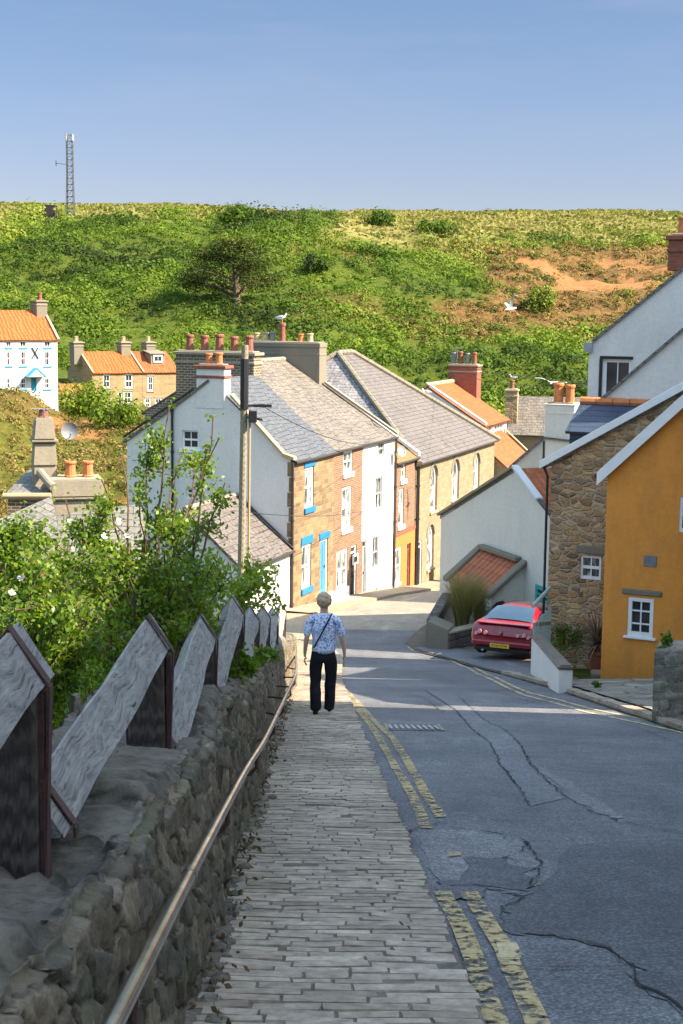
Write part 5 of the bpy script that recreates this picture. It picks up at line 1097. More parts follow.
def build_wall():
    n=len(Ys); prof_face=np.linspace(0,1,nv)
    YY=np.repeat(Ys[:,None],nv,1); TT=np.repeat(prof_face[None],n,0)
    top=np.array([wtop(y) for y in Ys])[:,None]; foot=np.array([zr(y)-.05 for y in Ys])[:,None]; H=top-foot
    idh,e=worley(YY,TT*H-SL*.6*YY,.27,.115,3.3,.46); ed=np.clip(e/.14,0,1); ed=ed*ed*(3-2*ed)
    nz=np.array([[fbm(YY[i,j]*1.0,TT[i,j]*H[i,0],3.2,3) for j in range(0,nv,2)] for i in range(n)]); nz=np.repeat(nz,2,1)[:,:nv]
    nzf=np.array([[noise.noise(Vector((YY[i,j]*17,TT[i,j]*H[i,0]*17,4.1)))*1.0+noise.noise(Vector((YY[i,j]*37,TT[i,j]*H[i,0]*37,1.7)))*.5 for j in range(nv)] for i in range(n)])
    disp=.022*np.minimum(1,ed*1.6)*(.3+1.1*idh)+.026*nz+.010*nzf; af=np.array([a_face(y) for y in Ys])[:,None]
    X=af+AX*YY-.045*TT+disp-.035*ss(.95,1,TT); Z=foot+TT*H-.02*ss(.95,1,TT)
    V1=np.stack([X,YY,Z],2)
    # top
    nt_=44; W=np.linspace(0,1,nt_); YT=np.repeat(Ys[:,None],nt_,1); WW=np.repeat(W[None],n,0); 
    idt,et=worley(YT,WW*.62,.55,.27,8.1,.40); edt=np.clip(et/.06,0,1); edt=edt*edt*(3-2*edt)
    nz2=np.array([[fbm(YT[i,j],WW[i,j]*.6,2.6,4) for j in range(0,nt_,2)] for i in range(n)]); nz2=np.repeat(nz2,2,1)[:,:nt_]; nz2=nz2+.35*np.array([[noise.noise(Vector((YT[i,j]*15,WW[i,j]*9,7.1)))+.6*noise.noise(Vector((YT[i,j]*35,WW[i,j]*22,2.1))) for j in range(nt_)] for i in range(n)])
    x0=X[:,-1:]; XT=x0-WW*.62; ZT=Z[:,-1:]+.015*ss(0,.08,WW)+.02*edt*(.2+1.0*idt)+.016*nz2+ .10*(idt-.5)*np.clip(edt*2.5,0,1)*ss(.02,.06,WW)+.05*WW -.03*(1-np.clip(WW/.03,0,1))*0
    V2=np.stack([XT,YT,ZT],2)
    # back
    V3=np.stack([np.repeat(XT[:,-1:],3,1)-np.array([0,.02,.05]),np.repeat(Ys[:,None],3,1),ZT[:,-1:]-np.array([0.0,.3,.9])],2)
    allV=np.concatenate([V1,V2,V3],1); k=allV.shape[1]
    i,j=np.meshgrid(np.arange(n-1),np.arange(k-1),indexing='ij'); a=(i*k+j).ravel(); F=np.stack([a,a+1,a+k+1,a+k],1)
    rnd=np.concatenate([idh,idt*.99,np.repeat(idt[:,-1:],3,1)],1).ravel(); edge=np.concatenate([ed,.12+.88*edt,np.ones((n,3))],1).ravel()
    nface=nv-1
    o=npmesh('stone_wall',allV.reshape(-1,3),F,M['rubble'],attr={'rnd':rnd,'edge':edge}); o.data.materials.append(M['walltop'])
    mi=np.where((j.ravel()>=nv),1,0); o.data.polygons.foreach_set('material_index',mi.astype(np.int32)); o.data.polygons.foreach_set('use_smooth',[True]*len(F))
    tag(o,'long low dark rubble stone wall running beside the sett pavement, carrying the timber fence','wall'); return o
build_wall()
# loose stones / debris between wall and pavement
mb=MB(); at_=[]
def rock(mb,c,r,flat=.5,seed=0,el=1.3):
    bm=bmesh.new(); bmesh.ops.create_icosphere(bm,subdivisions=2,radius=1); n0=len(mb.v); ang=random.uniform(0,3.1)
    for v in bm.verts:
        p=v.co.copy(); q=p*(1+.35*noise.noise(p*1.3+Vector((seed,seed*.7,0)))); q=Vector((q.x*r*el,q.y*r,q.z*r*flat)); q=Matrix.Rotation(ang,3,'Z')@q; mb.v.append((c[0]+q.x,c[1]+q.y,c[2]+q.z))
    for f in bm.faces: mb.f.append(tuple(n0+v.index for v in f.verts))
    k=len(bm.verts); bm.free(); return k
for i in range(420):
    Y=random.uniform(2,24)**1.0; a=-.385+random.gauss(0,.035); r=random.uniform(.012,.05)*(1.2 if random.random()<.2 else .8); k=rock(mb,(a+AX*Y,Y,zr(Y)+.07+r*.15),r,.6,i); at_+=[random.random()]*k
M['debris']=stonemat('debris_stone',[(.10,.09,.07),(.2,.18,.14),(.14,.11,.08),(.3,.27,.22)],(.12,.12,.07),.3)
tag(mb.build('loose_rubble',M['debris'],smooth=False,attr=at_),kind='stuff')
# pebbles attribute 'edge' missing -> add
o=bpy.data.objects['loose_rubble']; a=o.data.attributes.new('edge','FLOAT','POINT'); a.data.foreach_set('value',[1.0]*len(o.data.vertices))
# small weeds/leaves litter at wall foot
M['leaf_shade']=m_leaf('leaf_near',[(.03,.06,.008),(.06,.115,.012),(.11,.18,.015),(.17,.25,.02),(.28,.32,.04)],.42,.45,.4)
M['leaf_dead']=m_leaf('leaf_dead',[(.08,.05,.025),(.16,.10,.05),(.10,.12,.04)],.1,.8,.1)
n=900; Y=rng.uniform(2.5,26,n); X=-.38+rng.normal(size=n)*.05+AX*Y; Z=np.array([zr(y) for y in Y])+.085+.02*rng.random(n); V,F=leaves(np.stack([X,Y,Z],1),.02+.03*rng.random(n)); tag(npmesh('leaf_litter',V,F,M['leaf_dead'],attr=np.repeat(rng.random(n),4)),kind='stuff')
# fence
PY=[1.15,3.62,5.9,8.4,11.0,13.8,17.0,20.5,24.3]
PAa=[-.76,-.745,-.655,-.635,-.60,-.585,-.575,-.555,-.52]
topy=[(20,633),(154,619),(196,617),(230,598),(249,607),(260,607),(271,608),(280,604)]
M['wood_grey']=None
def woodgrey():
    m,nt=newmat('weathered_timber'); tc=nt.nodes.new('ShaderNodeTexCoord'); v=uvn(nt,obj=True); v=N(nt,'VectorMath',{'operation':'ADD'},i0=v,i1=N(nt,'VectorMath',{'operation':'SCALE'},i0=N(nt,'TexNoise',Vector=v,Scale=3.5,Detail=2.0).outputs['Color'],Scale=.09).outputs[0]).outputs[0]
    v2=N(nt,'VectorMath',{'operation':'MULTIPLY'},i0=v,i1=(7,1,7)).outputs[0]; n=noise_(nt,v2,4,8,.65); n2=noise_(nt,v,10,6,.7)
    w=noise_(nt,N(nt,'VectorMath',{'operation':'MULTIPLY'},i0=v,i1=(20,.6,20)).outputs[0],4.6,8,.62)
    k=ramp(nt,n,[(.25,(.15,.14,.13)),(.5,(.235,.225,.21)),(.75,(.33,.315,.295))]); k=mix(nt,k,ramp(nt,w,[(.32,.3),(.42,.8),(.5,1.05),(.7,1.25)]),.95,'MULTIPLY'); k=mix(nt,k,(.03,.03,.03),ramp(nt,noise_(nt,N(nt,'VectorMath',{'operation':'MULTIPLY'},i0=v,i1=(9,1.0,9)).outputs[0],3.0,4,.6),[(.29,1),(.34,0)])); k=mix(nt,k,(.20,.19,.14),ramp(nt,n2,[(.58,0),(.7,.6)]))
    return finish(m,nt,k,.85,math_(nt,'ADD',math_(nt,'MULTIPLY',w,.8),n),.9,.008)
M['wood_grey']=woodgrey(); M['wood_post']=m_wood('post_timber',(.045,.035,.03),(.10,.08,.065),(.01,.01,.01),(8,1,1),.8)
tfen=empty('timber_fence',(PAa[2]+AX*PY[2],PY[2],wtop(PY[2])),'weathered grey timber fence of stepped rails strapped to dark posts on the stone wall','fence')
PW=.072
zt_=[]
for i,Y in enumerate(PY):
    if i==0: z=SL*Y+.0
    else: px,py=topy[i-1]; z=at(px,py,Y).z
    zt_.append(z)
for i,Y in enumerate(PY):
    x=PAa[i]+AX*Y; ztop=zt_[i]-.115; zb=wtop(Y)-.15; m=MB(); lean=random.uniform(-.012,.012)
    b=[(x-PW,Y-PW,zb),(x+PW,Y-PW,zb),(x+PW,Y+PW,zb),(x-PW,Y+PW,zb),(x-PW+lean,Y-PW,ztop),(x+PW+lean,Y-PW,ztop),(x+PW+lean,Y+PW,ztop),(x-PW+lean,Y+PW,ztop)]
    m.hexa(b); m.build('post',M['wood_post'],tfen,bevel=.008)
# rails: triangular section, level, from post i back towards post i-1 (nearer)
for i in range(1,len(PY)):
    y1=PY[i]+.10; y0=PY[i-1]+PW+.03+(.02 if i>1 else 0); x1=PAa[i]+AX*PY[i]; x0=PAa[i-1]+AX*PY[i-1]; zt1=zt_[i]; 
    xx0=x0+(.0 if i>1 else 0)+.02; rows=[]; w=.086; hgt=.13; nseg=14; rnd=random.uniform(0,50)
    for k in range(nseg+1):
        f=k/nseg; y=y0+(y1-y0)*f; x=xx0+(x1-xx0)*f+.014*noise.noise(Vector((y*1.5,rnd,0))); z=zt1+.012*noise.noise(Vector((y*1.7,0,rnd))); ww=w*(1+.10*noise.noise(Vector((y*2.2,rnd,3)))); hh=hgt
        q=lambda s:.004*noise.noise(Vector((y*9,s*3,rnd)))
        pr=[(x-.004,z+q(1)),(x-ww*.5,z-hh*.47+q(2)),(x-ww,z-hh+q(3)),(x,z-hh-.004),(x+ww,z-hh+q(4)),(x+ww*.5,z-hh*.47+q(5)),(x+.004,z+q(1))]
        rows.append([Vector((a,y,b)) for a,b in pr])
    m=MB(); m.grid([[r[j] for j in range(7)]+[r[0]] for r in rows]); m.poly(list(reversed(rows[0]))); m.poly(rows[-1]); m.build('rail',M['wood_grey'],tfen)
    # iron strap over the rail at the far post, and at the foot of the near end
    for (yy,zz,xx) in ((PY[i],zt1,x1),(y0+.1,zt1,xx0)):
        m=MB(); o=.006; hw=.02; e=w+.012
        P=[(xx-e,zz-hgt-.03),(xx-e,zz-hgt+.0),(xx,zz+.012),(xx+e,zz-hgt+.0),(xx+e,zz-hgt-.03)]
        if yy==PY[i]: P=[(xx-PW-.01,zz-.62),(xx-e,zz-hgt-.02)]+P[1:4]+[(xx+e,zz-hgt-.02),(xx+PW+.01,zz-.62)]
        for a,b in zip(P[:-1],P[1:]): 
            m.hexa([(a[0],yy-hw,a[1]),(b[0],yy-hw,b[1]),(b[0],yy+hw,b[1]),(a[0],yy+hw,a[1]),(a[0]+.0,yy-hw,a[1]+.007),(b[0],yy-hw,b[1]+.007),(b[0],yy+hw,b[1]+.007),(a[0],yy+hw,a[1]+.007)]) if abs(a[0]-b[0])>.03 else m.hexa([(a[0]-.004,yy-hw,a[1]),(a[0]+.004,yy-hw,a[1]),(a[0]+.004,yy+hw,a[1]),(a[0]-.004,yy+hw,a[1]),(b[0]-.004,yy-hw,b[1]),(b[0]+.004,yy-hw,b[1]),(b[0]+.004,yy+hw,b[1]),(b[0]-.004,yy+hw,b[1])])
        m.build('iron_strap',M['rust'],tfen)
    if i>1:
        m=MB(); x=PAa[i-1]+AX*PY[i-1]
    x=PAa[i]+AX*PY[i]; m=MB(); m.box(x+PW+.002,x+PW+.014,PY[i]-.03,PY[i]+.05,wtop(PY[i])-.05,zt1-.15); m.build('iron_upright',M['rust'],tfen)
# hand rail
def railmat():
    m,nt=newmat('worn_rail'); v=uvn(nt,obj=True); n=noise_(nt,v,4,6,.6); k=ramp(nt,n,[(.4,(.34,.30,.26)),(.6,(.62,.58,.53))]); return finish(m,nt,k,.2,None,metal=1.0)
M['railmetal']=railmat()
RA=[(.8,-.37,.78),(2.5,-.36,.785),(3.3,-.355,.79),(4.0,-.355,.80),(5.2,-.35,.82),(7.5,-.335,.85),(9.2,-.30,.87),(11.5,-.27,.86),(14.5,-.23,.85),(17.5,-.20,.86),(20,-.205,.86),(23,-.235,.84),(26,-.27,.86),(27.5,-.30,.93),(28.0,-.36,1.05)]
RA=[(Y,a-.0,h) for Y,a,h in RA]
pts=[]; 
def rp(Y): 
    return Vector((lerp_(Y,[(r[0],r[1]) for r in RA])+AX*Y,Y,SL*Y-lerp_(Y,[(r[0],r[2]) for r in RA])))
yy=.8
while yy<28: pts.append(rp(yy)); yy+=.35
# smooth
for _ in range(4): pts=[pts[0]]+[(pts[i-1]+pts[i]*2+pts[i+1])/4 for i in range(1,len(pts)-1)]+[pts[-1]]
th=empty('hand_rail',rp(10)-Vector((0,0,.6)),'worn metal hand rail on brackets along the stone wall','hand rail'); m=MB(); m.tube(pts,.0200,14); m.build('rail',M['railmetal'],th,smooth=True)
Y=4.25
m=MB(); p=rp(Y); m.tube([p-Vector((0,.03,-.006)),p+Vector((0,.03,-.006))],.0225,14); m.build('joint_sleeve',M['railmetal'],th)
for Y in (3.0,5.9,8.4,10.8,13.2,15.6,18,20.4,23,25.5):
    p=min(pts,key=lambda q:abs(q.y-Y)).copy(); xw=a_face(Y)+AX*Y-.05; m=MB(); m.tube([p-Vector((0,0,.02)),p-Vector((.0,0,.09)),p-Vector((.035,0,.13)),Vector((min(xw,p.x-.08),Y,p.z-.13))],.011,8); m.tube([Vector((xw-.0,Y,p.z-.13)),Vector((xw+.035,Y,p.z-.13))],.03,8); m.build('bracket',M['rust'],th)
# ================================================================== PERSON (seen from behind, walking)
def skinmesh(name,chains,mat,parent=None,sub=2,loc=Vector((0,0,0)),roots=None,smooth=True):
    """chains: list of lists of (key or None, pos, radius); shared keys join"""
    V=[];R=[];E=[];key={};rt=[]
    for ch in chains:
        prev=None
        for k,(n_,p,r) in enumerate(ch):
            if n_ is not None and n_ in key: i=key[n_]
            else:
                i=len(V); V.append(p); R.append(r if isinstance(r,tuple) else (r,r)); 
                if n_ is not None: key[n_]=i
                if k==0: rt.append(i)
            if prev is not None and prev!=i: E.append((prev,i))
            prev=i
    me=bpy.data.meshes.new(name); me.from_pydata(V,E,[]); o=bpy.data.objects.new(name,me); COL.objects.link(o)
    md=o.modifiers.new('s','SKIN'); md.use_smooth_shade=True; sv=me.skin_vertices[0].data
    for i,r in enumerate(R): sv[i].radius=r; sv[i].use_root=(i in rt)
    sd=o.modifiers.new('d','SUBSURF'); sd.levels=sub; sd.render_levels=sub
    dg=bpy.context.evaluated_depsgraph_get(); nm=bpy.data.meshes.new_from_object(o.evaluated_get(dg)); bpy.data.objects.remove(o)
    o=bpy.data.objects.new(name,nm); COL.objects.link(o); nm.materials.clear(); nm.materials.append(mat); nm.polygons.foreach_set('use_smooth',[True]*len(nm.polygons))
    if parent: o.parent=parent
    return o
pf=gh(323,714,.075); pb=empty('person',pf,'person walking away down the pavement, blue patterned t-shirt, black trousers, dark strap across the back','person')
pb.rotation_euler=(0,0,math.radians(-1)); 
M['skin']=m_plain('skin',(.52,.31,.22),.55,var=.06); M['hair']=m_plain('hair_blond_grey',(.42,.31,.19),.7,var=.3,scale=40); M['trouser']=m_plain('black_cloth',(.012,.012,.016),.85,var=.3,spec=.2); M['shoe']=m_plain('black_shoe',(.012,.012,.013),.5)
def shirtmat():
    m,nt=newmat('patterned_shirt'); v=uvn(nt,obj=True); n=noise_(nt,v,42,3,.6); n2=noise_(nt,v,95,2); k=ramp(nt,math_(nt,'ADD',math_(nt,'MULTIPLY',n,.75),math_(nt,'MULTIPLY',n2,.25)),[(.42,(.10,.17,.42)),(.48,(.42,.50,.72)),(.55,(.68,.72,.80))]); return finish(m,nt,k,.8,noise_(nt,v,9,3),.3,.02)
M['shirt']=shirtmat()
# local coords: x right, y forward (away), z up, height 1.62
lf=(-.085,-.10,.0); rf=(.075,.13,.0)  # left foot behind and lifted heel, right foot forward
hipz=.84
body=[[('pel',(0,.0,hipz),(.095,.065)),('wai',(0,.0,1.0),(.095,.07)),('che',(0,-.01,1.18),(.125,.085)),('sh',(0,-.015,1.29),(.07,.05)),('nk',(0,.0,1.385),(.047,.05)),('hd0',(0,.02,1.44),(.06,.068)),('hd1',(0,.02,1.52),(.072,.088)),('hd2',(0,.015,1.58),(.055,.065))],
 [('sh',0,0),('ls',(-.160,-.015,1.275),.036),(None,(-.20,-.03,1.17),.036),('le',(-.225,-.045,1.04),.036),(None,(-.24,-.02,.93),.031),('lw',(-.248,.0,.83),.023),('lp',(-.25,.01,.77),(.032,.016))],
 [('sh',0,0),('rs',(.160,-.015,1.275),.036),(None,(.205,-.01,1.17),.036),('re',(.24,-.015,1.04),.036),(None,(.265,.01,.93),.031),('rw',(.275,.035,.82),.023),('rp',(.278,.045,.76),(.032,.016))],
 [('pel',0,0),('lh',(-.09,.0,.78),.062),(None,(-.10,-.01,.62),.075),('lk',(-.105,.0,.47),.055),(None,(-.10,-.07,.30),.05),('la',(-.095,-.14,.13),.034),(None,(-.095,-.09,.05),.036),(None,(-.10,-.0,.025),.03)],
 [('pel',0,0),('rh',(.09,.0,.78),.062),(None,(.095,.04,.62),.075),('rk',(.09,.08,.45),.055),(None,(.085,.08,.28),.05),('ra',(.08,.07,.09),.034),(None,(.08,.11,.04),.036),(None,(.082,.20,.03),.03)]]
def fingers(w,side,f=.01):
    out=[]; x,y,z=w
    for k,(dy,l) in enumerate(((-.026,.058),(-.009,.07),(.009,.073),(.025,.064))):
        b=(x,y+dy,z-.012); out.append([(None,(x,y+dy*.8,z+.0),.009),(None,(x+side*.002,y+dy,z-.035),.0085),(None,(x-side*.008,y+dy+.003,z-.035-l*.55),.008),(None,(x-side*.026,y+dy+.004,z-.035-l*.95),.0068)])
    out.append([(None,(x,y+.02,z+.03),.011),(None,(x-side*.012,y+.042,z+.005),.0095),(None,(x-side*.018,y+.05,z-.03),.008)])
    return out
body+=fingers((-.25,.01,.755),-1)+fingers((.278,.045,.745),1)
bo=skinmesh('body',body,M['skin'],pb)
# ears and nose as small bumps belong to the head
def ellips(name,c,r,mat,parent,sub=3,nz=.0,seed=0):
    bm=bmesh.new(); bmesh.ops.create_icosphere(bm,subdivisions=sub,radius=1)
    for v in bm.verts:
        p=v.co; k=1+nz*noise.noise(p*4+Vector((seed,0,0)))+nz*.6*noise.noise(p*11); v.co=Vector((c[0]+p.x*r[0]*k,c[1]+p.y*r[1]*k,c[2]+p.z*r[2]*k))
    me=bpy.data.meshes.new(name); bm.to_mesh(me); bm.free(); me.materials.append(mat); me.polygons.foreach_set('use_smooth',[True]*len(me.polygons)); o=bpy.data.objects.new(name,me); COL.objects.link(o); o.parent=parent; return o
hair=ellips('hair',(0,.0,1.545),(.10,.112,.106),M['hair'],pb,4,.16,3); 
for v in hair.data.vertices:
    if v.co.y>.06 and v.co.z<1.57: v.co.y=.06+(v.co.y-.06)*.2
for s in (-1,1): ellips('ear',(s*.083,.03,1.505),(.012,.02,.03),M['skin'],pb,2)
ellips('nose',(0,.125,1.50),(.014,.02,.02),M['skin'],pb,2)
for s in (-1,1): ellips('eye',(s*.03,.106,1.53),(.012,.008,.008),M['whitepaint'],pb,2)
ellips('mouth',(0,.105,1.465),(.025,.008,.006),M['terradark'],pb,2)
shirt=skinmesh('t_shirt',[[('a0',(0,0,.80),(.172,.128)),('a',(0,0,.90),(.172,.122)),('b',(0,.0,1.02),(.168,.115)),('c',(0,-.012,1.18),(.182,.12)),('d',(0,-.015,1.30),(.12,.083)),(None,(0,-.008,1.35),(.078,.065)),(None,(0,-.005,1.375),(.06,.055))],
 [('d',0,0),(None,(-.10,-.015,1.305),.075),('ls',(-.170,-.015,1.285),.066),(None,(-.203,-.025,1.20),.056),(None,(-.228,-.038,1.05),.055)],[('d',0,0),(None,(.10,-.015,1.305),.075),('rs',(.170,-.015,1.285),.066),(None,(.208,-.012,1.20),.056),(None,(.238,-.014,1.05),.055)]],M['shirt'],pb)
tr=skinmesh('trousers',[[('p',(0,0,.86),(.155,.112)),(None,(0,0,.95),(.135,.10))],[('p',0,0),('l',(-.088,-.005,.78),(.10,.10)),(None,(-.102,-.01,.62),.092),(None,(-.107,-.005,.47),.082),(None,(-.10,-.07,.29),.08),(None,(-.095,-.115,.13),.078),(None,(-.095,-.115,.07),.074)],[('p',0,0),('r',(.088,.0,.78),(.10,.10)),(None,(.097,.035,.62),.092),(None,(.092,.07,.45),.08),(None,(.085,.07,.27),.077),(None,(.08,.06,.08),.076),(None,(.08,.06,.04),.072)]],M['trouser'],pb)
skinmesh('shoe',[[(None,(-.095,-.16,.085),(.036,.04)),(None,(-.097,-.09,.05),(.04,.04)),(None,(-.10,.02,.032),(.044,.03)),(None,(-.10,.08,.03),(.034,.025))]],M['shoe'],pb)
skinmesh('shoe',[[(None,(.08,.05,.05),(.036,.045)),(None,(.081,.12,.042),(.04,.04)),(None,(.083,.20,.035),(.044,.03)),(None,(.084,.26,.03),(.034,.025))]],M['shoe'],pb)
for q_ in (tr,shirt):
    for v in q_.data.vertices:
        p=v.co; v.co=p+Vector((p.x*.0+.010*noise.noise(p*9+Vector((3,0,0))),.016*noise.noise(Vector((p.x*8,p.y*8,p.z*14))),0))
# strap across the back
dg=None; m=MB(); S0=Vector((.115,.0,1.385)); S1v=Vector((-.12,-.06,.93)); rows=[]
from mathutils.bvhtree import BVHTree
sb=shirt.data; bvh=BVHTree.FromPolygons([v.co for v in sb.vertices],[tuple(p.vertices) for p in sb.polygons])
for i in range(25):
    f=i/24; r=[]
    for o in (-.017,.017):
        x=.105-.235*f+o*.9; z=1.375-.46*f+o*.45; h=bvh.ray_cast(Vector((x,-.6,z)),Vector((0,1,0))); y=(h[0].y if h[0] else -.02)-.008; r.append((x+pf.x,y+pf.y,z+pf.z))
    rows.append(r)
m.grid(rows); so=m.build('shoulder_strap',M['trouser'],pb)
# fix: person parts are in local coordinates already (skinmesh/ellips) 
# ================================================================== CAR
car_c=gh(501,660,.06); YAW=math.radians(-24)
tcar=empty('parked_car',(car_c.x-2*math.sin(YAW),car_c.y+2.0*math.cos(YAW),zr(car_c.y)+.03),'shiny red coupe car parked with its rear to the street, behind the white garden wall','car')
def carpaint():
    m,nt=newmat('car_paint_red'); v=uvn(nt,obj=True); k=ramp(nt,noise_(nt,v,3,3),[(.3,(.24,.003,.010)),(.7,(.28,.004,.014))]); p=N(nt,'BsdfPrincipled',Base_Color=k,Roughness=.32); p.inputs['Coat Weight'].default_value=.9; p.inputs['Coat Roughness'].default_value=.06; o=nt.nodes.new('ShaderNodeOutputMaterial'); nt.links.new(p.outputs[0],o.inputs[0]); return m
M['carred']=carpaint(); M['rubber']=m_plain('rubber',(.015,.015,.015),.8); M['alloy']=m_plain('alloy',(.5,.5,.52),.3,metal=.9); M['tail']=m_plain('tail_lens',(.8,.35,.35),.15); M['taildark']=m_plain('tail_lens_dark',(.30,.01,.02),.15); M['plate']=m_plain('plate_yellow',(.75,.52,.04),.4,var=.03)
yaw=YAW; cy_,sy_=math.cos(yaw),math.sin(yaw); cb=wloc(tcar); gz_=zr(car_c.y)+.05
slopez=(zr(car_c.y+4)-zr(car_c.y))/4*.35
def Cc(x,y,z): # car local: x right, y forward from rear bumper, z up
    y2=y-2.0; return Vector((cb.x+x*cy_-y2*sy_, cb.y+x*sy_+y2*cy_, gz_+z+slopez*y))
def section(y,hw,zb,zbelt,ztop,tw,crown=.03):
    """half profile mirrored: sill -> belt -> roof"""
    P=[(0,zb),(hw*.80,zb),(hw*.955,zb+.07),(hw,zb+.22),(hw*1.0,zb+(zbelt-zb)*.6),(hw*.965,zbelt-.05),(hw*.90,zbelt)]
    if ztop-zbelt>.06: P+= [(tw+(hw*.90-tw)*.45,zbelt+(ztop-zbelt)*.5),(tw,ztop-.05),(tw*.82,ztop-.008),(tw*.4,ztop+crown*.7),(0,ztop+crown)]
    else: P+= [(hw*.84,zbelt+.012),(hw*.7,zbelt+.02),(hw*.5,zbelt+.027),(hw*.3,zbelt+.03),(0,zbelt+.033)]
    return [(x,z) for x,z in P]
secs=[(-.02,.80,.42,.62,.62,.6),(.02,.855,.30,.66,.66,.6),(.06,.875,.24,.80,.80,.6),(.12,.885,.22,.915,.915,.6),(.30,.89,.20,.945,.945,.6),(.55,.89,.19,.95,1.0,.62),(.85,.89,.19,.95,1.13,.56),(1.25,.89,.19,.945,1.25,.53),(1.8,.885,.18,.93,1.29,.52),(2.3,.88,.18,.92,1.27,.52),(2.65,.88,.18,.91,1.17,.55),(3.05,.875,.18,.89,.95,.62),(3.25,.87,.18,.87,.87,.6),(3.7,.85,.19,.80,.80,.6),(4.0,.79,.22,.70,.70,.6),(4.2,.66,.28,.58,.58,.6)]
m=MB(); rows=[]
for (y,hw,zb,zl_,zt2_,tw) in secs:
    P=section(y,hw,zb,zl_,zt2_,tw); full=[(-x,z) for x,z in reversed(P[1:])]+P; full=[(-x,z) for x,z in P[1:][::-1]]+[]; 
    left=[(-x,z) for x,z in P[::-1]][:-1]; ring=[(0,P[0][1])]+P[1:-1]+[P[-1]]+[(-x,z) for x,z in P[1:-1][::-1]]
    dy=lambda x:(.10*(x/.9)**2 if y<.5 else 0)   # rounded tail in plan
    rows.append([Cc(x,y+dy(x),z) for x,z in ring]+[Cc(ring[0][0],y,ring[0][1])])
m.grid(rows); m.poly(rows[0][:-1][::-1]); m.poly(rows[-1][:-1]); body=m.build('body',M['carred'],tcar,smooth=True,fixn=True)
sd=body.modifiers.new('sub','SUBSURF'); sd.levels=2; sd.render_levels=2
# rear window patch lofted on sections .55 -> 1.25
def carpatch(name,rowsxyz,mat,off=.012,parent=tcar):
    m=MB(); m.grid([[Cc(x,y,z+off) for x,y,z in r] for r in rowsxyz]); o=m.build(name,M[mat],parent,smooth=True); return o
M['carglass']=m_plain('car_glass',(.02,.05,.09),.05,var=.1,spec=1.0)
rw=[]
for (y,w,z) in ((.50,.66,.985),(.70,.62,1.065),(.95,.57,1.165),(1.22,.52,1.245)):
    rw.append([(x*w,y-.02,z-.035*abs(x)**3+.014) for x in (-1,-.8,-.5,0,.5,.8,1)])
carpatch('rear_window',rw,'carglass',.022)
for s in (-1,1):
    carpatch('side_window',[[(s*(.845-.12*f*1.0+.0),y,.965+f*(zt_-.965)) for f in (0,.5,1)] for (y,zt_) in ((.9,1.06),(1.3,1.20),(1.8,1.245),(2.3,1.22),(2.75,1.02))],'carglass',.0)
def cbox(name,x0,x1,y0,y1,z0,z1,mat,parent=tcar,bev=.008):
    m=MB(); m.box(x0,x1,y0,y1,z0,z1,L=Cc); return m.build(name,M[mat],parent,bevel=bev)
cbox('spoiler',-.72,.72,.04,.20,.935,.965,'carred',bev=.012)
cbox('bumper',-.80,.80,-.06,.05,.36,.50,'carred',bev=.03); cbox('bumper_valance',-.74,.74,-.03,.06,.22,.33,'blackpaint',bev=.02)
pl=cbox('number_plate',-.29,.23,-.078,-.064,.335,.445,'plate',bev=.003)
def lens(x,z,r,mat,y=-.0):
    m=MB(); m.tube([Cc(x,y-.045,z),Cc(x,y+.03,z)],r,16); return m.build('tail_light',M[mat],tcar)
for s in (-1,1):
    lens(s*.60,.72,.055,'tail',.02); lens(s*.44,.70,.05,'tail',.0); lens(s*.70,.66,.045,'tail',.045); 
m=MB(); m.tube([Cc(-.03,-.045,.745),Cc(-.03,.0,.745)],.042,16); m.build('boot_emblem',M['alloy'],tcar)
m=MB(); m.tube([Cc(-.5,-.05,.24),Cc(-.5,.15,.24)],.035,12); m.build('exhaust',M['alloy'],tcar)
for (x,y) in ((-.80,.85),(.80,.85),(-.80,3.45),(.80,3.45)):
    s=1 if x>0 else -1; w=empty('wheel',(0,0,0)); w.parent=tcar
    cpos=Cc(x,y,.30); m=MB(); ax=(Cc(1,0,0)-Cc(0,0,0)).normalized(); pts=[]
    def ring(r,o): 
        fwd=(Cc(0,1,0)-Cc(0,0,0)).normalized(); return [cpos+ax*(o*s)+fwd*(r*math.cos(a))+Vector((0,0,1))*(r*math.sin(a)) for a in [2*math.pi*k/28 for k in range(29)]]
    m.grid([ring(.20,-.10),ring(.29,-.105),ring(.31,-.08),ring(.312,.07),ring(.29,.10),ring(.215,.095)]); ty=m.build('tyre',M['rubber'],w,smooth=True)
    m=MB(); m.grid([ring(.212,.095),ring(.20,.06),ring(.05,.05),ring(.001,.07)]); rm=m.build('rim',M['alloy'],w,smooth=True)
# text for the plate
def text(name,body,P,right,up,size,mat,parent,ext=.002):
    c=bpy.data.curves.new(name,'FONT'); c.body=body; c.size=size; c.align_x='CENTER'; c.align_y='CENTER'; c.extrude=ext; o=bpy.data.objects.new(name,c); COL.objects.link(o)
    r=Vector(right).normalized(); u=Vector(up).normalized(); n=r.cross(u); mt=Matrix((r,u,n)).transposed().to_4x4(); 
    dg=bpy.context.evaluated_depsgraph_get(); me=bpy.data.meshes.new_from_object(o.evaluated_get(dg)); bpy.data.objects.remove(o)
    base=wloc(parent); me.transform(Matrix.Translation(Vector(P)-base)@mt); me.materials.clear(); me.materials.append(M[mat]); o=bpy.data.objects.new(name,me); COL.objects.link(o); o.parent=parent; return o
text('plate_lettering','R153 FYW',Cc(-.03,-.082,.39),Cc(1,0,0)-Cc(0,0,0),(0,0,1),.095,'blackpaint',pl)
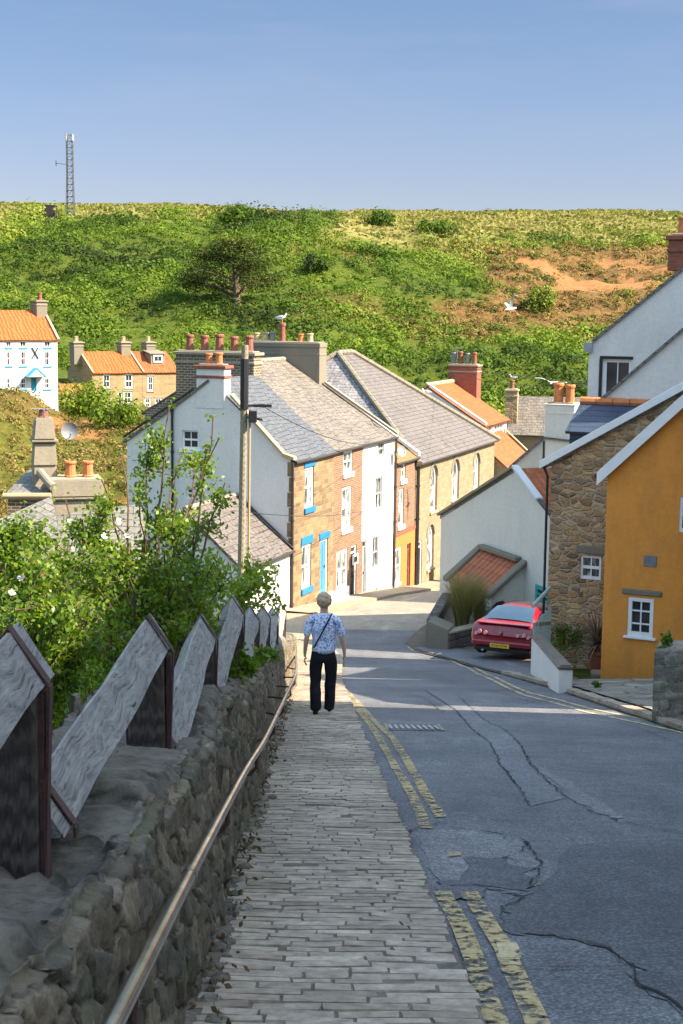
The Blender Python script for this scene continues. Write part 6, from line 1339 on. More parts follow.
# ================================================================== RIGHT-HAND SMALL THINGS
def lowwall(name,label,pts,w,ht,mat,capmat,seed=0,cat='wall'):
    """pts list of (Vector xy, ground z, top z)"""
    t=empty(name,(pts[0][0],pts[0][1],pts[0][2]),label,cat); m=MB(); c=MB()
    for a,b in zip(pts[:-1],pts[1:]):
        d=Vector((b[0]-a[0],b[1]-a[1],0)).normalized(); n=Vector((-d.y,d.x,0))*w/2
        A=Vector((a[0],a[1],0));B=Vector((b[0],b[1],0)); z=lambda v,h:Vector((v.x,v.y,h))
        m.hexa([z(A-n,a[2]-.3),z(B-n,b[2]-.3),z(B+n,b[2]-.3),z(A+n,a[2]-.3),z(A-n,a[3]),z(B-n,b[3]),z(B+n,b[3]),z(A+n,a[3])])
        n2=n*1.25; e=d*.04; hh=.09
        c.hexa([z(A-n2-e,a[3]+.002),z(B-n2+e,b[3]+.002),z(B+n2+e,b[3]+.002),z(A+n2-e,a[3]+.002),z(A-n2*.7-e,a[3]+hh),z(B-n2*.7+e,b[3]+hh),z(B+n2*.7+e,b[3]+hh),z(A+n2*.7-e,a[3]+hh)])
    m.build('wall_body',M[mat],t,bevel=.02); c.build('coping',M[capmat],t,bevel=.03,bseg=2); return t
nA=gh(565,690,.06); fA=at(533,634,33.2); nt_z=at(565,668,nA.y).z
gA=zr(nA.y)
lowwall('garden_wall','low white painted wall with dark rounded stone coping, descending beside the red car',[(nA.x,nA.y,gA,nt_z-.03),(fA.x+.1,fA.y,zr(fA.y),fA.z-.1)],.26,0,'white_old','rubcap') if False else None
M['rubcap']=m_render('old_coping',(.20,.165,.13),(.08,.07,.06),.6)
lowwall('garden_wall','low white painted wall with dark rounded stone coping, descending beside the red car',[(nA.x,nA.y,gA,nt_z-.03),(fA.x+.1,fA.y,zr(fA.y),fA.z-.1)],.26,0,'white_old','rubcap')
# teal-grey paling fence and gate beyond the wall
M['paling']=m_plain('grey_green_paling',(.34,.42,.37),.8,var=.2); 
g0=at(534,640,33.0); tgf=empty('paling_fence',(g0.x,g0.y,zr(33)),'short grey-green timber paling fence between the red car and the stone house','fence')
gp0=Vector((at(534,640,33.4).x,33.4,0)); gp1=Vector((at(549,640,35.2).x,35.2,0)); n=6
for i in range(n):
    p=gp0.lerp(gp1,i/(n-1)); z0=zr(p.y); top=at(0,612-i*3.2,p.y).z; m=MB(); m.box(p.x-.035,p.x+.035,p.y-.015,p.y+.015,z0,top-.12+.1*(i%1)); m.build('paling',M['paling'],tgf)
for h in (.5,1.15): m=MB(); m.hexa([(gp0.x-.03,gp0.y-.06,zr(33.4)+h),(gp1.x+.03,gp1.y-.06,zr(35.2)+h),(gp1.x+.03,gp1.y-.02,zr(35.2)+h),(gp0.x-.03,gp0.y-.02,zr(33.4)+h),(gp0.x-.03,gp0.y-.06,zr(33.4)+h+.09),(gp1.x+.03,gp1.y-.06,zr(35.2)+h+.09),(gp1.x+.03,gp1.y-.02,zr(35.2)+h+.09),(gp0.x-.03,gp0.y-.02,zr(33.4)+h+.09)]); m.build('cross_rail',M['paling'],tgf)
a=at(533,606,33.3);b=at(550,588,35.4); m=MB(); m.tube([a,b],.05,6); m.build('top_rail',M['paling'],tgf)
# teal window of the porch side
W_c=lambda u,z,dp:Lc(u,dp,z)
ca,cza=cz(537,584); cb2,czb=cz(548,606)
window(tc,W_c,(ca,ca+1.1,czb,cza,False),frame='teal',glass='glass',bars=(0,1),dep=-.03,fw=.12)
# stone planter with plants
pA=gh(426,649,.02); pB=gh(449,650.5,.02); tpz=at(0,611.5,pA.y).z
m=MB(); 
tpl=empty('stone_planter',(pA.x,pA.y,pA.z),'raised stone planter with pale cement corner, at the bend beside the red car','planter')
pC=Vector((at(497,640,43.6).x,43.6,0)); pD=Vector((pA.x+.75,46.2,0)); zb_=pA.z-.4; zt1=at(0,611,42).z; zt2=at(0,622,42).z
q=[Vector((pA.x,pA.y,0)),Vector((pB.x,pB.y,0)),pC+Vector((1.4,.6,0)),pC+Vector((1.8,2.6,0)),pD]
m=MB(); m.hexa([(q[0].x,q[0].y,zb_),(q[1].x,q[1].y,zb_),(q[1].x+.25,q[1].y+.9,zb_),(q[0].x+.25,q[0].y+.9,zb_),(q[0].x,q[0].y,zt1),(q[1].x,q[1].y,zt2+.12),(q[1].x+.25,q[1].y+.9,zt2+.12),(q[0].x+.25,q[0].y+.9,zt1)]); m.build('corner_block',M['greystone'],tpl,bevel=.04,bseg=2)
def thick(a,b,w,z0,z1,mm):
    d=(b-a).normalized(); n=Vector((-d.y,d.x,0))*w; mm.hexa([(a.x,a.y,z0),(b.x,b.y,z0),(b.x+n.x,b.y+n.y,z0),(a.x+n.x,a.y+n.y,z0),(a.x,a.y,z1),(b.x,b.y,z1),(b.x+n.x,b.y+n.y,z1),(a.x+n.x,a.y+n.y,z1)])
m=MB(); thick(q[1]+Vector((.02,.05,0)),q[2],.3,zb_,zt2,m); thick(q[0]+Vector((.05,.9,0)),q[4],-.3,zb_,zt1-.1,m); m.build('wall_body',M['stonewall'],tpl,bevel=.03)
m=MB(); m.poly([(p.x,p.y,zt2-.12) for p in q]); m.build('soil',M['dirt'],tpl)
m=MB(); thick(q[1]+Vector((.0,.02,.0)),q[2]+Vector((0,-.03,0)),.36,zt2+.003,zt2+.07,m); m.build('coping',M['coping'],tpl,bevel=.015)
def grass_tuft(label,c,h,rad,n,cols,name='ornamental_grass',wd=.012):
    t=empty(name,c,label,'plant'); V=[];F=[];A=[]
    for i in range(n):
        a=random.uniform(0,6.28); l=h*random.uniform(.6,1.1); r=rad*random.uniform(.2,1.15); b=Vector(c)+Vector((math.cos(a),math.sin(a),0))*rad*.25*random.random(); side=Vector((-math.sin(a),math.cos(a),0))*wd; prev=None; tn=random.random()
        for k in range(5):
            f=k/4; p=b+Vector((math.cos(a)*r*f**1.7,math.sin(a)*r*f**1.7,l*(f-.22*f*f*f*(r/rad)))); w=side*(1-f*.85); V+=[tuple(p-w),tuple(p+w)]; A+=[min(1,tn*.6+f*.4)]*2
            if k: m_=len(V); F.append((m_-4,m_-3,m_-1,m_-2))
    npmesh('blades',np.array(V),np.array(F),M[cols],t,attr=np.array(A)); return t
M['leaf_grassy']=m_leaf('leaf_ornamental',[(.07,.10,.025),(.17,.19,.06),(.32,.25,.12),(.42,.27,.19)],.3,.6,.3)
gc=at(462,624,42.6); gc.z=zt2-.12; grass_tuft('tall feathery ornamental grass with brownish tips in the stone planter',gc,1.75,.75,1100,'leaf_grassy',wd=.010)
gc2=at(478,624,43.4); gc2.z=zt2-.12; grass_tuft('smaller tawny ornamental grass clump behind the tall one in the planter',gc2,1.55,.5,400,'leaf_grassy',wd=.010)
def leafy(label,c,w,d,h,n,ls,mat,tone=.5,name='shrub',cat='shrub',stems=7,group=None,flow=None):
    t=empty(name,c,label,cat,group); c=Vector(c); m=MB()
    for k in range(stems):
        a=random.uniform(0,6.28); r=random.uniform(.2,.9); m.tube([c-Vector((0,0,.05)),c+Vector((math.cos(a)*w*.2*r,math.sin(a)*d*.2*r,h*.4)),c+Vector((math.cos(a)*w*.45*r,math.sin(a)*d*.45*r,h*.85))],[.012*h+.006,.008*h+.004,.004],5)
    m.build('stem',M['twig'],t)
    nc=max(10,n//60); C=rng.normal(size=(nc,3)); C/=np.linalg.norm(C,axis=1)[:,None]; C[:,2]=np.abs(C[:,2]); C=np.array(c)+C*np.array((w*.42,d*.42,h*.75))*rng.uniform(.4,1,(nc,1)); k=n//nc
    R=min(w,d,h)*.24; Q=(C[:,None]+rng.normal(size=(nc,k,3))*R*.6).reshape(-1,3); V,F=leaves(Q,ls*(.6+.8*rng.random(len(Q)))); tn=np.clip(tone+np.repeat(rng.normal(size=nc)*.12,k)+rng.normal(size=len(Q))*.15,0,1)
    npmesh('foliage',V,F,M[mat],t,attr=np.repeat(tn,4)); return t
M['leaf_grey']=m_leaf('leaf_grey',[(.05,.08,.05),(.11,.15,.10),(.2,.24,.17)],.2,.5,.4)
leafy('low grey-green leafy shrub in the planter beside the red car',Vector((at(495,625,44.3).x,44.3,zt2-.15)),2.0,1.1,.65,2200,.07,'leaf_grey')
# cordyline in a pot
pc=at(599,655,33.0); pc.z=zr(33)+.06
tpot=empty('plant_pot',pc,'dark terracotta pot holding the spiky cordyline between stone and ochre houses','plant pot'); m=MB(); m.lathe(pc,[(.16,0),(.2,.1),(.25,.48),(.28,.5),(.28,.56),(.22,.56),(.2,.45),(.001,.45)],18); m.build('pot_body',M['terradark'],tpot,smooth=False)
tcor=empty('cordyline',pc+Vector((0,0,.45)),'spiky purple-brown cordyline between the stone house and the ochre house','plant'); m=MB(); m.tube([pc+Vector((0,0,.4)),pc+Vector((-.03,0,.75))],.05,8); m.build('stem',M['bark'],tcor)
V=[];F=[];A=[]
for i in range(110):
    a=random.uniform(0,6.28); el=random.uniform(-.2,1.4); l=random.uniform(.65,1.0); d=Vector((math.cos(a)*math.cos(el),math.sin(a)*math.cos(el),math.sin(el))); b=pc+Vector((-.03,0,.72)); sd_=d.cross(Vector((0,0,1))).normalized()*.022; tn=random.random()
    for k in range(5):
        f=k/4; p=b+d*l*f-Vector((0,0,.25*f*f*math.cos(el))); w=sd_*(1.1-f); V+=[tuple(p-w),tuple(p+w)]; A+=[tn]*2
        if k: q_=len(V); F.append((q_-4,q_-3,q_-1,q_-2))
M['leaf_cord']=m_leaf('leaf_cordyline',[(.05,.02,.03),(.12,.06,.06),(.22,.15,.13),(.12,.14,.07)],.15,.4,.5)
npmesh('foliage',np.array(V),np.array(F),M['leaf_cord'],tcor,attr=np.array(A))
leafy('low green planting at the foot of the stone house',at(565,648,34.6)*1.0,1.1,.6,.75,1500,.06,'leaf_shade',.35)
leafy('small weedy plant on the flagstones beside the white wall end',(gh(597,692).x,gh(597,692).y,gh(597,692).z+.08),.3,.2,.14,260,.04,'leaf_shade',.4,stems=3)
# flower bed edge by the ochre house (step)
stp=empty('door_step',(5.0,31.5,zr(31.5)),'worn red-brown stone step beside the ochre house corner','step'); m=MB(); a=gh(570,668,.1);b=gh(606,664,.1); m.box(min(a.x,b.x)-.1,b.x+.25,31.2,31.6,zr(31.4)-.1,zr(31.4)+.2); m.build('step_stone',M['pantile_old'] if False else M['rubcap'],stp,bevel=.03)
for i,(px,py,s) in enumerate(((548,668,.22),(556,676,.28),(541,660,.16))):
    p=gh(px,py,.05); mb=MB(); k=rock(mb,(p.x,p.y,p.z+s*.25),s,.6,i*3+1); o=mb.build('boulder',M['debris'],attr=[.3+.2*i]*k); a_=o.data.attributes.new('edge','FLOAT','POINT'); a_.data.foreach_set('value',[1.0]*k)
    tag(o,['brown boulder against the foot of the white garden wall','largest brown boulder at the foot of the white garden wall','small pale boulder between the red car and white wall'][i],'boulder')
# right rubble wall
def rubble_block(name,label,p0,p1,H,depth,seed,mat='rubble'):
    d=Vector((p1[0]-p0[0],p1[1]-p0[1],0)); Ln=d.length; d=d/Ln; n_=Vector((d.y,-d.x,0)); nu=int(Ln/.03); nv_=int(H/.03)+1
    U,Vv=np.meshgrid(np.linspace(0,Ln,nu),np.linspace(0,H,nv_),indexing='ij'); idh,e=worley(U,Vv,.24,.12,seed,.46); ed=np.clip(e/.09,0,1); nz=np.array([[fbm(U[i,j],Vv[i,j],3,3) for j in range(nv_)] for i in range(nu)])
    disp=.03*ed*(.3+idh)+.025*nz; rows=[];A=[];E=[]
    for i in range(nu):
        b=Vector((p0[0],p0[1],0))+d*float(U[i,0]); g=zr(b.y)-.05; hh=H*(1+.05*noise.noise(Vector((U[i,0]*1.6,seed,0)))); r=[Vector((b.x,b.y,g+Vv[i,j]/H*hh))+n_*float(disp[i,j]) for j in range(nv_)]
        r+=[Vector((b.x,b.y,g+hh+.03+.03*nz[i,-1]))-n_*(depth*f) for f in (.05,.3,.6,1)]; r+=[Vector((b.x,b.y,g))-n_*depth]; rows.append(r); A+=list(idh[i])+[idh[i][-1]]*5; E+=list(ed[i])+[1]*5
    m=MB(); m.grid(rows); m.poly(rows[0]); m.poly(rows[-1][::-1]); o=m.build(name,M[mat],attr=A,smooth=True); a_=o.data.attributes.new('edge','FLOAT','POINT'); E+=[1]*(len(o.data.vertices)-len(E)); a_.data.foreach_set('value',np.array(E,np.float32)); return tag(o,label,'wall')
rw0=gh(652,719,.05)
M['rubble_light']=stonemat('rubble_grey',[(.12,.105,.085),(.26,.23,.18),(.17,.15,.12),(.36,.32,.25),(.15,.14,.10)],(.17,.19,.11),.5)
rubble_block('rubble_wall','short grey rubble wall end with plants on top, at the right edge below the ochre house',(rw0.x,rw0.y),(rw0.x+3.5,rw0.y-1.2),1.02,.5,5,'rubble_light')
pz_=zr(rw0.y)+1.0
leafy('small green cactus-like plant on top of the right rubble wall',(rw0.x+.18,rw0.y+.1,pz_),.22,.2,.28,300,.05,'leaf_shade',.45,stems=3,name='wall_plant',cat='plant')
leafy('trailing green weed on the rubble wall near the picture edge',(rw0.x+.55,rw0.y+.1,pz_-.03),.45,.25,.14,420,.04,'leaf_shade',.5,stems=3,name='wall_plant',cat='plant')
# wheelie bin
bp=L(17.7,-.75,0); bzv=zr(bp.y)+.1; tb=empty('wheelie_bin',(bp.x,bp.y,bzv),'dark green wheelie bin beside the chapel door','bin'); m=MB(); m.hexa([(bp.x-.24,bp.y-.26,bzv+.03),(bp.x+.24,bp.y-.26,bzv+.03),(bp.x+.24,bp.y+.26,bzv+.03),(bp.x-.24,bp.y+.26,bzv+.03),(bp.x-.33,bp.y-.34,bzv+1.0),(bp.x+.33,bp.y-.34,bzv+1.0),(bp.x+.33,bp.y+.34,bzv+1.0),(bp.x-.33,bp.y+.34,bzv+1.0)]); m.build('bin_body',M['binGreen'],tb,bevel=.02)
m=MB(); m.box(bp.x-.35,bp.x+.35,bp.y-.37,bp.y+.37,bzv+1.003,bzv+1.09); m.build('lid',M['binGreen'],tb,bevel=.025)
for s in (-1,1): m=MB(); m.tube([(bp.x+s*.25,bp.y+.28,bzv+.1),(bp.x+s*.31,bp.y+.28,bzv+.1)],.1,12); m.build('wheel',M['rubber'],tb)
# telegraph pole
pb_=at(241,560,33); pt_=at(244,345,33); th=empty('telegraph_pole',(pb_.x,33,zr(33)-1.2),'tall brown wooden telegraph pole with dark fittings behind the rose bush','pole'); m=MB(); x0=(pb_.x+pt_.x)/2-.05
zt=pt_.z; m.tube([(x0-.0,33,-10.5),(x0+.03,33,-6),(x0+.10,33,zt)],[.09,.085,.075],12); m.build('shaft',M['wood_pole'] if 'wood_pole' in M else M['bark'],th)
m=MB(); m.tube([(x0+.17,33.1,-9.5),(x0+.21,33.0,-2.2)],.03,6); m.build('cable_conduit',M['coping_y'],th)
xk=x0+.09
m=MB(); m.tube([(xk,32.98,zt-.3),(xk-.005,32.98,zt-1.4)],.092,8); m.build('steel_sleeve',M['blackpaint'],th)
za=at(0,403,33).z; m=MB(); m.tube([(xk,33,za),(xk+.45,33,za+.03)],.03,6); m.box(xk+.2,xk+.6,32.9,33.1,za-.02,za+.04); m.tube([(xk+.1,33,za-.25),(xk+.4,33,za-.3)],.03,6); m.box(xk+.1,xk+.28,32.8,32.98,za-.35,za-.1); m.build('cable_bracket',M['blackpaint'],th,bevel=.004)
# cables
def cable(label,a,b,sag,r=.012):
    a=Vector(a);b=Vector(b); m=MB(); m.tube([a.lerp(b,i/16)-Vector((0,0,sag*4*(i/16)*(1-i/16))) for i in range(17)],r,4,cap=False); tag(m.build('overhead_cable',M['blackpaint']),label,'cable')
T=Vector((xk,33,zt-.2))
cable('thin cable from the telegraph pole to the white cottage dish',(xk+.4,33,za),tuple(L(S3,-.1,-5.4)),.5,.010)
cable('thin overhead cable crossing low in front of the terrace',at(244,512,33),tuple(L(S2,-.05,-8.0)),.15,.009)
cable('thin dark overhead cable crossing the white gables on the right',at(470,368,62),at(720,385,41),.25,.012)
cable('thin overhead cable just below the upper one on the right gables',at(455,374,80),at(640,383,50),.35,.010)
# aerials on far stacks
def aerial(label,P,h=1.0,w=.7):
    P=Vector(P); t=empty('tv_aerial',P,label,'aerial'); m=MB(); m.tube([P,P+Vector((0,0,h))],.025,5); m.build('mast',M['leadgrey'],t); m=MB(); m.tube([P+Vector((-w*.5,0,h)),P+Vector((w*.5,.1,h))],.018,4)
    for i in range(7): x=-w*.5+w*i/6; m.tube([P+Vector((x,-.18,h)),P+Vector((x,.18,h))],.012,4)
    m.build('antenna_array',M['leadgrey'],t)
aerial('tv aerial on the pale stack at far left',at(44,418,42.6),.25,.7)
aerial('tv aerial on the brick stack of the dormer house',tuple(L(F1-.4,3.9,-2.7)),.6,.6)
# ================================================================== SEAGULLS
M['gullw']=m_plain('gull_white',(.80,.80,.78),.7,var=.04); M['gullg']=m_plain('gull_grey',(.36,.38,.41),.7,var=.06); M['beak']=m_plain('gull_beak',(.7,.4,.05),.5)
def gull_perched(label,P,s=1.0,face=1):
    t=empty('seagull',P,label,'seagull',None); o=skinmesh('body',[[(None,(-.24*face,0,.16),(.03,.02)),(None,(-.1*face,0,.19),(.06,.06)),(None,(.05*face,0,.22),(.07,.065)),(None,(.12*face,0,.30),(.045,.045)),(None,(.15*face,0,.37),(.042,.042)),(None,(.18*face,0,.375),(.03,.03))]],M['gullw'],t)
    w=skinmesh('wing',[[(None,(.04*face,-.03,.26),(.05,.07)),(None,(-.12*face,-.02,.24),(.05,.07)),(None,(-.34*face,0,.19),(.015,.03))]],M['gullg'],t)
    b=MB(); P=Vector(P); b.tube([P+Vector((.2*face,0,.37)),P+Vector((.26*face,0,.36))],[.014,.004],6); b.build('beak',M['beak'],t)
    for y in (-.03,.03): b=MB(); b.tube([P+Vector((0,y,-.01)),P+Vector((0,y,.16))],.008,5); b.build('leg',M['beak'],t)
    return t
gull_perched('white seagull perched on the tall pot of the cement stack',L(S3,5.2,-.575),1,1)
gull_perched('white seagull standing on the hip of the big slate roof',L(S5-3.0,3.0,-4.38),1,-1)
gull_perched('white seagull perched on the slim stone chimney pot above the slate house',Le(cc+.37,1.0,ez(510,391,1)[1]+.1+.55),1,-1)
def gull_fly(label,P,dirx,up,span=.65,roll=.3):
    t=empty('seagull',P,label,'seagull'); o=skinmesh('body',[[(None,(-.26,0,-.0),(.015,.03)),(None,(-.1,0,0),(.05,.05)),(None,(.08,0,.01),(.065,.06)),(None,(.2,0,.02),(.04,.04)),(None,(.27,0,.015),(.03,.03))]],M['gullw'],t)
    P=Vector(P)
    for s in (-1,1):
        m=MB(); rows=[]
        for k in range(8):
            f=k/7; y=s*span*f; z=up*(math.sin(f*2.2)*.8)*span*(1 if s>0 else .7); c=.17*(1-f*.8); x0=.10-.05*f-.16*f*f; rows.append([P+Vector((x0,y,z+.03)),P+Vector((x0-c*.5,y,z+.035)),P+Vector((x0-c,y,z+.02))])
        low=[[p-Vector((0,0,.012)) for p in r] for r in rows]; m.grid(rows); m.grid(low)
        for k in range(7):
            for e in (0,2): m.poly([rows[k][e],rows[k+1][e],low[k+1][e],low[k][e]])
        m.build('wing',M['gullg' if s>0 else 'gullw'],t)
    b=MB(); b.tube([P+Vector((.29,0,.015)),P+Vector((.35,0,.0))],[.014,.004],6); b.build('beak',M['beak'],t); return t
g1=gull_fly('grey-white seagull in flight with raised wings before the ochre hillside',at(511,309,62),1,.9,.62); g1.rotation_euler=(.2,.2,math.radians(205)); g1.scale=(1,1,1)
g2=gull_fly('seagull gliding low over the chimneys in front of the green slope',at(551,383,64),1,.25,.68); g2.rotation_euler=(.1,0,math.radians(80))
# ================================================================== ROSE BUSH AND UNDERGROWTH
def bank_z(x,y): return hz(x,y)
V_=[];F_=[]
# undergrowth (stuff)
n=1500; Y=rng.uniform(2.6,34,n); off=rng.uniform(.25,6.5,n)**1.0; X=-1.12-off*.9+AX*Y
C=[];Rr=[]
for x,y,o in zip(X,Y,off):
    if x/y< -.30: continue
    g=hz(x,y); top=min(1.25,.25+o*.75)*(1.0 if y<13 else 1.1); C.append((x,y,g+random.uniform(.0,top))); Rr.append(random.uniform(.16,.34))
C=np.array(C); Rr=np.array(Rr); k=95; Q=(C[:,None]+rng.normal(size=(len(C),k,3))*Rr[:,None,None]*.75).reshape(-1,3); sz=np.where(np.repeat(C[:,1],k)<12,.045,.075)*(.6+.9*rng.random(len(Q)))
tone=np.clip(.42+np.array([fbm(c[0],c[1],.5,3) for c in C])*.5+rng.normal(size=len(C))*.1,0,1); tn=np.clip(np.repeat(tone,k)+rng.normal(size=len(Q))*.13,0,1); V,F=leaves(Q,sz,.6); tag(npmesh('undergrowth',V,F,M['leaf_shade'],attr=np.repeat(tn,4)),kind='stuff')
# grass & stalks
V=[];F=[];A=[]
for i in range(2600):
    y=random.uniform(3,16); x=-1.12-random.uniform(.0,2.2)+AX*y
    if x/y<-.28: continue
    b=Vector((x,y,hz(x,y))); l=random.uniform(.4,1.1)*(1 if y>5 else .8); a=random.uniform(0,6.28); r=random.uniform(.05,.3); tn=random.random(); sd_=Vector((-math.sin(a),math.cos(a),0))*.005
    for q in range(4):
        f=q/3; p=b+Vector((math.cos(a)*r*f*f,math.sin(a)*r*f*f,l*f)); w=sd_*(1.1-f); V+=[tuple(p-w),tuple(p+w)]; A+=[tn]*2
        if q: s_=len(V); F.append((s_-4,s_-3,s_-1,s_-2))
tag(npmesh('bank_grass',np.array(V),np.array(F),M['leaf_shade'],attr=np.array(A)),kind='stuff')
def rose(name,label,base,targets,nleaf,lsz,tone,flowers,spread=.34,tw=5,off=0,leafmat='leaf_shade',thick_=.014):
    t=empty(name,base,label,'bush'); m=MB(); tw_pts=[]
    for T_ in targets:
        T_=Vector(T_)*(1+0*off); b=Vector(base)+Vector((random.uniform(-.25,.25),random.uniform(-.3,.3),-.1)); c=b.lerp(T_,.5)+Vector((random.uniform(-.15,.15),random.uniform(-.2,.2),.35*(T_-b).length*.4)); P=[]
        for i in range(11):
            f=i/10; P.append(b*(1-f)**2+c*2*f*(1-f)+T_*f*f+Vector((random.gauss(0,.012),random.gauss(0,.012),random.gauss(0,.012))))
        m.tube(P,[thick_*(1-.08*i)+.002 for i in range(11)],5)
        for q in range(tw):
            i=random.randint(3,9); d=(P[i+1]-P[i]).normalized(); v=Vector((random.gauss(0,1),random.gauss(0,1),random.gauss(.4,.8))).normalized(); l=random.uniform(.2,spread*1.6)*(1.2-i/14); e=P[i]+(d*.5+v*.8).normalized()*l; mid=(P[i]+e)/2+Vector((0,0,.03)); m.tube([P[i],mid,e],[.006,.004,.002],4)
            for r in range(9): tw_pts.append(P[i].lerp(mid,r/4.) if r<4 else mid.lerp(e,(r-4)/4.))
            for z in range(2):
                v2=Vector((random.gauss(0,1),random.gauss(0,1),random.gauss(.2,.8))).normalized(); e2=mid+v2*l*.6; m.tube([mid,e2],[.004,.0015],4)
                for r in range(5): tw_pts.append(mid.lerp(e2,r/4.))
        for i in range(4,11): tw_pts.append(P[i])
    m.build('stem',M['twig'],t)
    Tp=np.array([tuple(p) for p in tw_pts]); idx=rng.integers(0,len(Tp),nleaf); Q=Tp[idx]+rng.normal(size=(nleaf,3))*.035; V,F=leaves(Q,lsz*(.6+.8*rng.random(nleaf)),.62); tn=np.clip(tone+.15*np.sin(idx*.37)+rng.normal(size=nleaf)*.15,0,1); npmesh('foliage',V,F,M[leafmat],t,attr=np.repeat(tn,4))
    for fp in flowers:
        fp=Vector(fp); mm=MB(); ax=Vector((random.gauss(.3,.5),-1,random.gauss(.5,.4))).normalized(); a=ax.cross(Vector((0,0,1))).normalized(); b=a.cross(ax)
        for q in range(5):
            w=q*1.2566+random.random()*.2; d=a*math.cos(w)+b*math.sin(w); s_=a*math.cos(w+1.57)+b*math.sin(w+1.57); r=random.uniform(.018,.027); mm.poly([fp,fp+d*r*.6+s_*r*.45+ax*.008,fp+d*r+s_*r*.2+ax*.014,fp+d*r-s_*r*.2+ax*.014,fp+d*r*.6-s_*r*.45+ax*.008])
        fl=mm.build('flower',M['petal'],t); mm=MB(); mm.lathe(fp+ax*.006,[(.001,-.004),(.009,0),(.001,.006)],8); mm.build('stamens',M['beak'],fl)
    return t
M['petal']=m_plain('petal',(.82,.78,.80),.6,var=.05)
PX=lambda x,y,Y:tuple(at(x,y,Y))
base=at(150,700,10.2); base.z=hz(base.x,base.y)
tg_=[(120,455,10.2),(150,437,10.6),(170,405,10.4),(213,418,10.6),(195,470,10.2),(216,440,10.4),(225,480,10.5),(100,480,10),(175,500,9.8),(205,520,10.1),(140,500,9.9),(80,520,9.8),(110,540,9.6),(165,550,9.4),(190,580,9.7),(60,545,9.7),(130,580,9.3),(30,540,9.8),(215,560,10.0),(95,500,10.1),(180,455,10.5),(60,500,10.2)]
fl=[PX(x,y,9.6) for x,y in ((104,536),(128,535),(90,552),(93,560),(41,565),(75,549),(36,593),(71,521),(118,522),(60,575))]
rose('rose_bush','large wild rose bush with white flowers and long bare twigs behind the timber fence',base,[PX(*q) for q in tg_],17000,.035,.60,fl)
base=at(20,700,8.6); base.z=hz(base.x,base.y)
rose('rose_bush','dense wild rose bush filling the left edge behind the nearest fence posts',base,[PX(x,y,Y) for x,y,Y in ((-10,535,8.8),(20,530,8.8),(45,560,8.6),(0,560,8.5),(30,590,8.3),(70,585,8.4),(-20,580,8.4),(15,615,8.0),(50,620,8.1),(90,610,8.4),(100,575,8.8),(70,545,8.9))],13000,.035,.52,[PX(x,y,8.3) for x,y in ((22,578),(12,592))],spread=.4,tw=8)
base=at(212,690,15); base.x-=.35; base.z=hz(base.x,base.y)
rose('bush','yellowish leafy bush with arching twigs just beyond the far fence posts',base,[PX(x,y,Y) for x,y,Y in ((200,585,15),(235,570,15.3),(258,572,15.5),(272,585,16),(215,595,14.8),(250,588,15),(185,600,14.8),(225,560,15.5),(265,568,16),(170,590,15))],4200,.06,.8,[],spread=.45,tw=8,off=-.9)
# small ferns/weeds on the wall
for i,(y,a,l) in enumerate(((10.2,-.5,'green fern clump growing on the wall top by the fourth fence post'),(14.5,-.47,'green ivy clump hanging over the wall face near the far posts'),(12.6,-.5,'green weed in the wall top joint beyond the fourth post'))):
    c=(a+AX*y,y,wtop(y)+.02); leafy(l,c,.35,.4,.2,380,.05,'leaf_shade',.6,stems=3,name='wall_fern',cat='fern')
# rusty fallen bracket on wall top
M['rustbright']=m_plain('bright_rust',(.17,.055,.025),.9,var=.5,scale=30,bump=.6)
ob=(-.68+AX*4.75,4.75,wtop(4.75)+.03); mb=MB(); k=rock(mb,ob,.042,.5,4,1.6); tag(mb.build('rusty_scrap',M['rustbright']),'rusty reddish lump of scrap on the wall under the second rail','scrap')
# ================================================================== OFF-FRAME HOUSES ON THE RIGHT (unseen, added to shade the street)
def shade_house(x0,x1,y0,y1,ze,zrg,label,group=None):
    t=empty('house',((x0+x1)/2,(y0+y1)/2,zr(y0)-.5),label,'house',group); xm=(x0+x1)/2; m=MB(); zb=zr(y1)-1
    m.poly([(x0,y0,zb),(x0,y1,zb),(x0,y1,ze),(x0,y0,ze)]); m.poly([(x1,y0,zb),(x1,y1,zb),(x1,y1,ze),(x1,y0,ze)])
    for y in (y0,y1): m.poly([(x0,y,zb),(x1,y,zb),(x1,y,ze),(xm,y,zrg),(x0,y,ze)])
    m.build('wall',M['white_old'],t); m=MB(); m.slab([(x0-.2,y0-.2,ze-.1),(x0-.2,y1+.2,ze-.1),(xm,y1+.2,zrg+.05),(xm,y0-.2,zrg+.05)],.1); m.slab([(x1+.2,y0-.2,ze-.1),(x1+.2,y1+.2,ze-.1),(xm,y1+.2,zrg+.05),(xm,y0-.2,zrg+.05)],.1); m.build('roof',M['slate_stone'],t); return t
HOUSES=[shade_house(6.0,12,-16,4.6,6.0,9.8,'unseen white terrace house up the hill on the right, added to shade the street'),shade_house(6.2,12,4.7,18.9,4.2,7.9,'unseen white house just above the rubble wall, added to shade the street'),shade_house(6.95,12,21.2,28.3,-1.0,1.9,'unseen low white house before the ochre house, added to shade the road')]
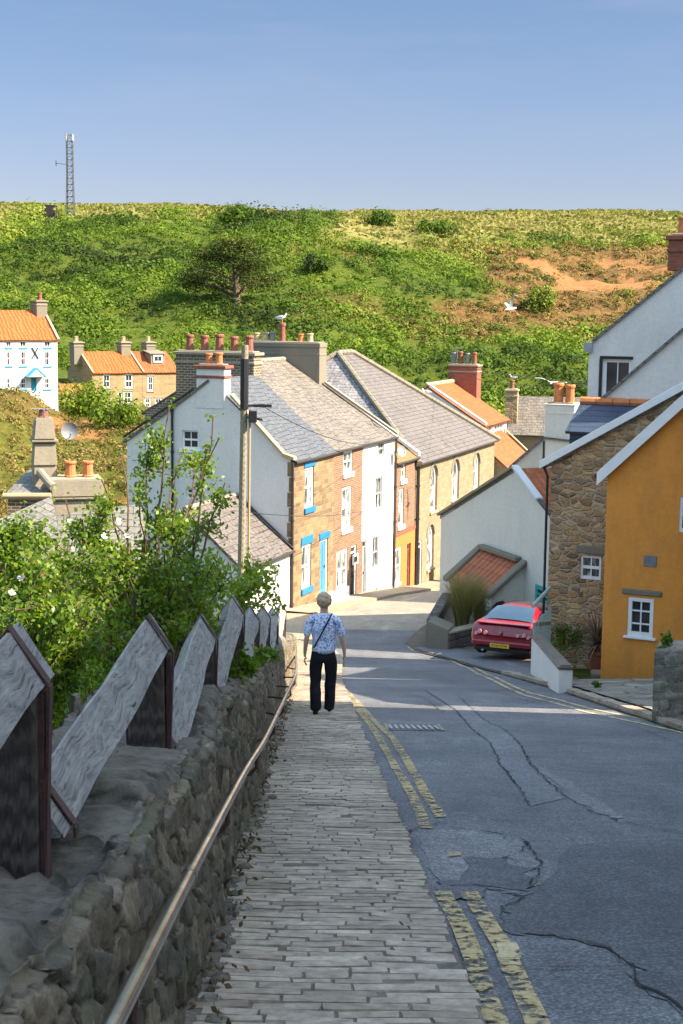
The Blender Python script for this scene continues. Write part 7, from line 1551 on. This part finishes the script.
for o in list(COL.objects):
    c=o.get('category'); g={'seagull':'seagulls about the rooftops','cable':'overhead cables','aerial':'tv aerials on the chimneys','satellite dish':'satellite dishes','boulder':'boulders at the foot of the white garden wall','fern':'green plants growing on the stone wall'}.get(c)
    if g and 'group' not in o: o['group']=g
    if o.parent is None and o.type=='MESH' and o.get('label') and not c: o['category']={'stone_wall':'wall','rubble_wall':'wall','boulder':'boulder','overhead_cable':'cable','rusty_scrap':'scrap'}.get(o.name.split('.')[0],'object')
    if o.get('category')=='cable': o['group']='overhead cables'
    if o.get('category')=='boulder': o['group']='boulders at the foot of the white garden wall'
# ================================================================== LIGHT, SKY, CAMERA
SUN_EL=42.0; sdir=Vector((1,-.26,0)).normalized(); az=math.atan2(sdir.x,sdir.y)   # azimuth from +Y clockwise
W=bpy.data.worlds.new('World'); S.world=W; W.use_nodes=True; nt=W.node_tree; nt.nodes.clear()
sky=nt.nodes.new('ShaderNodeTexSky'); sky.sky_type='NISHITA'; sky.sun_disc=False; sky.sun_elevation=math.radians(SUN_EL); sky.sun_rotation=az; sky.air_density=1.0; sky.dust_density=.35; sky.ozone_density=1.6; sky.altitude=30
tc=nt.nodes.new('ShaderNodeTexCoord'); v=N(nt,'VectorMath',{'operation':'MULTIPLY'},i0=tc.outputs['Generated'],i1=(1.6,1.6,11)).outputs[0]
cn=noise_(nt,v,1.4,6,.6); cf=ramp(nt,cn,[(.50,0),(.72,.40)]); 
sep=N(nt,'SeparateXYZ',i0=tc.outputs['Generated']); cf=math_(nt,'MULTIPLY',cf,ramp(nt,sep.outputs[2],[(.06,0),(.2,1)]))
kk=mix(nt,sky.outputs[0],ramp(nt,sep.outputs[2],[(.0,(.120,.111,.139)),(.08,(.121,.114,.140)),(.205,(.114,.121,.139)),(.34,(.45,.42,.37)),(.5,(1,.85,.65))]),1.0,'MULTIPLY'); kk=mix(nt,kk,(.62,.64,.78),cf)
bg=N(nt,'Background',Color=kk,Strength=.15); ow=nt.nodes.new('ShaderNodeOutputWorld'); nt.links.new(bg.outputs[0],ow.inputs[0])
ld=bpy.data.lights.new('sun','SUN'); ld.energy=2.55; ld.angle=math.radians(.55); ld.color=(1,.86,.68); lo=bpy.data.objects.new('sun',ld); COL.objects.link(lo)
sd3=Vector((sdir.x*math.cos(math.radians(SUN_EL)),sdir.y*math.cos(math.radians(SUN_EL)),math.sin(math.radians(SUN_EL)))); lo.rotation_euler=sd3.to_track_quat('Z','Y').to_euler(); lo.location=(30,-10,40)
cam=bpy.data.cameras.new('camera'); co=bpy.data.objects.new('camera',cam); COL.objects.link(co); cam.sensor_fit='VERTICAL'; cam.sensor_height=36; cam.lens=36*FPX/1024; cam.clip_end=6000; cam.clip_start=.05
co.matrix_world=Matrix((( _R.x,_U.x,-_F.x,0),(_R.y,_U.y,-_F.y,0),(_R.z,_U.z,-_F.z,0),(0,0,0,1))); S.camera=co
S.view_settings.view_transform='Standard'; S.view_settings.look='None'; S.view_settings.exposure=2.62; S.view_settings.gamma=1
S.render.resolution_x=683; S.render.resolution_y=1024
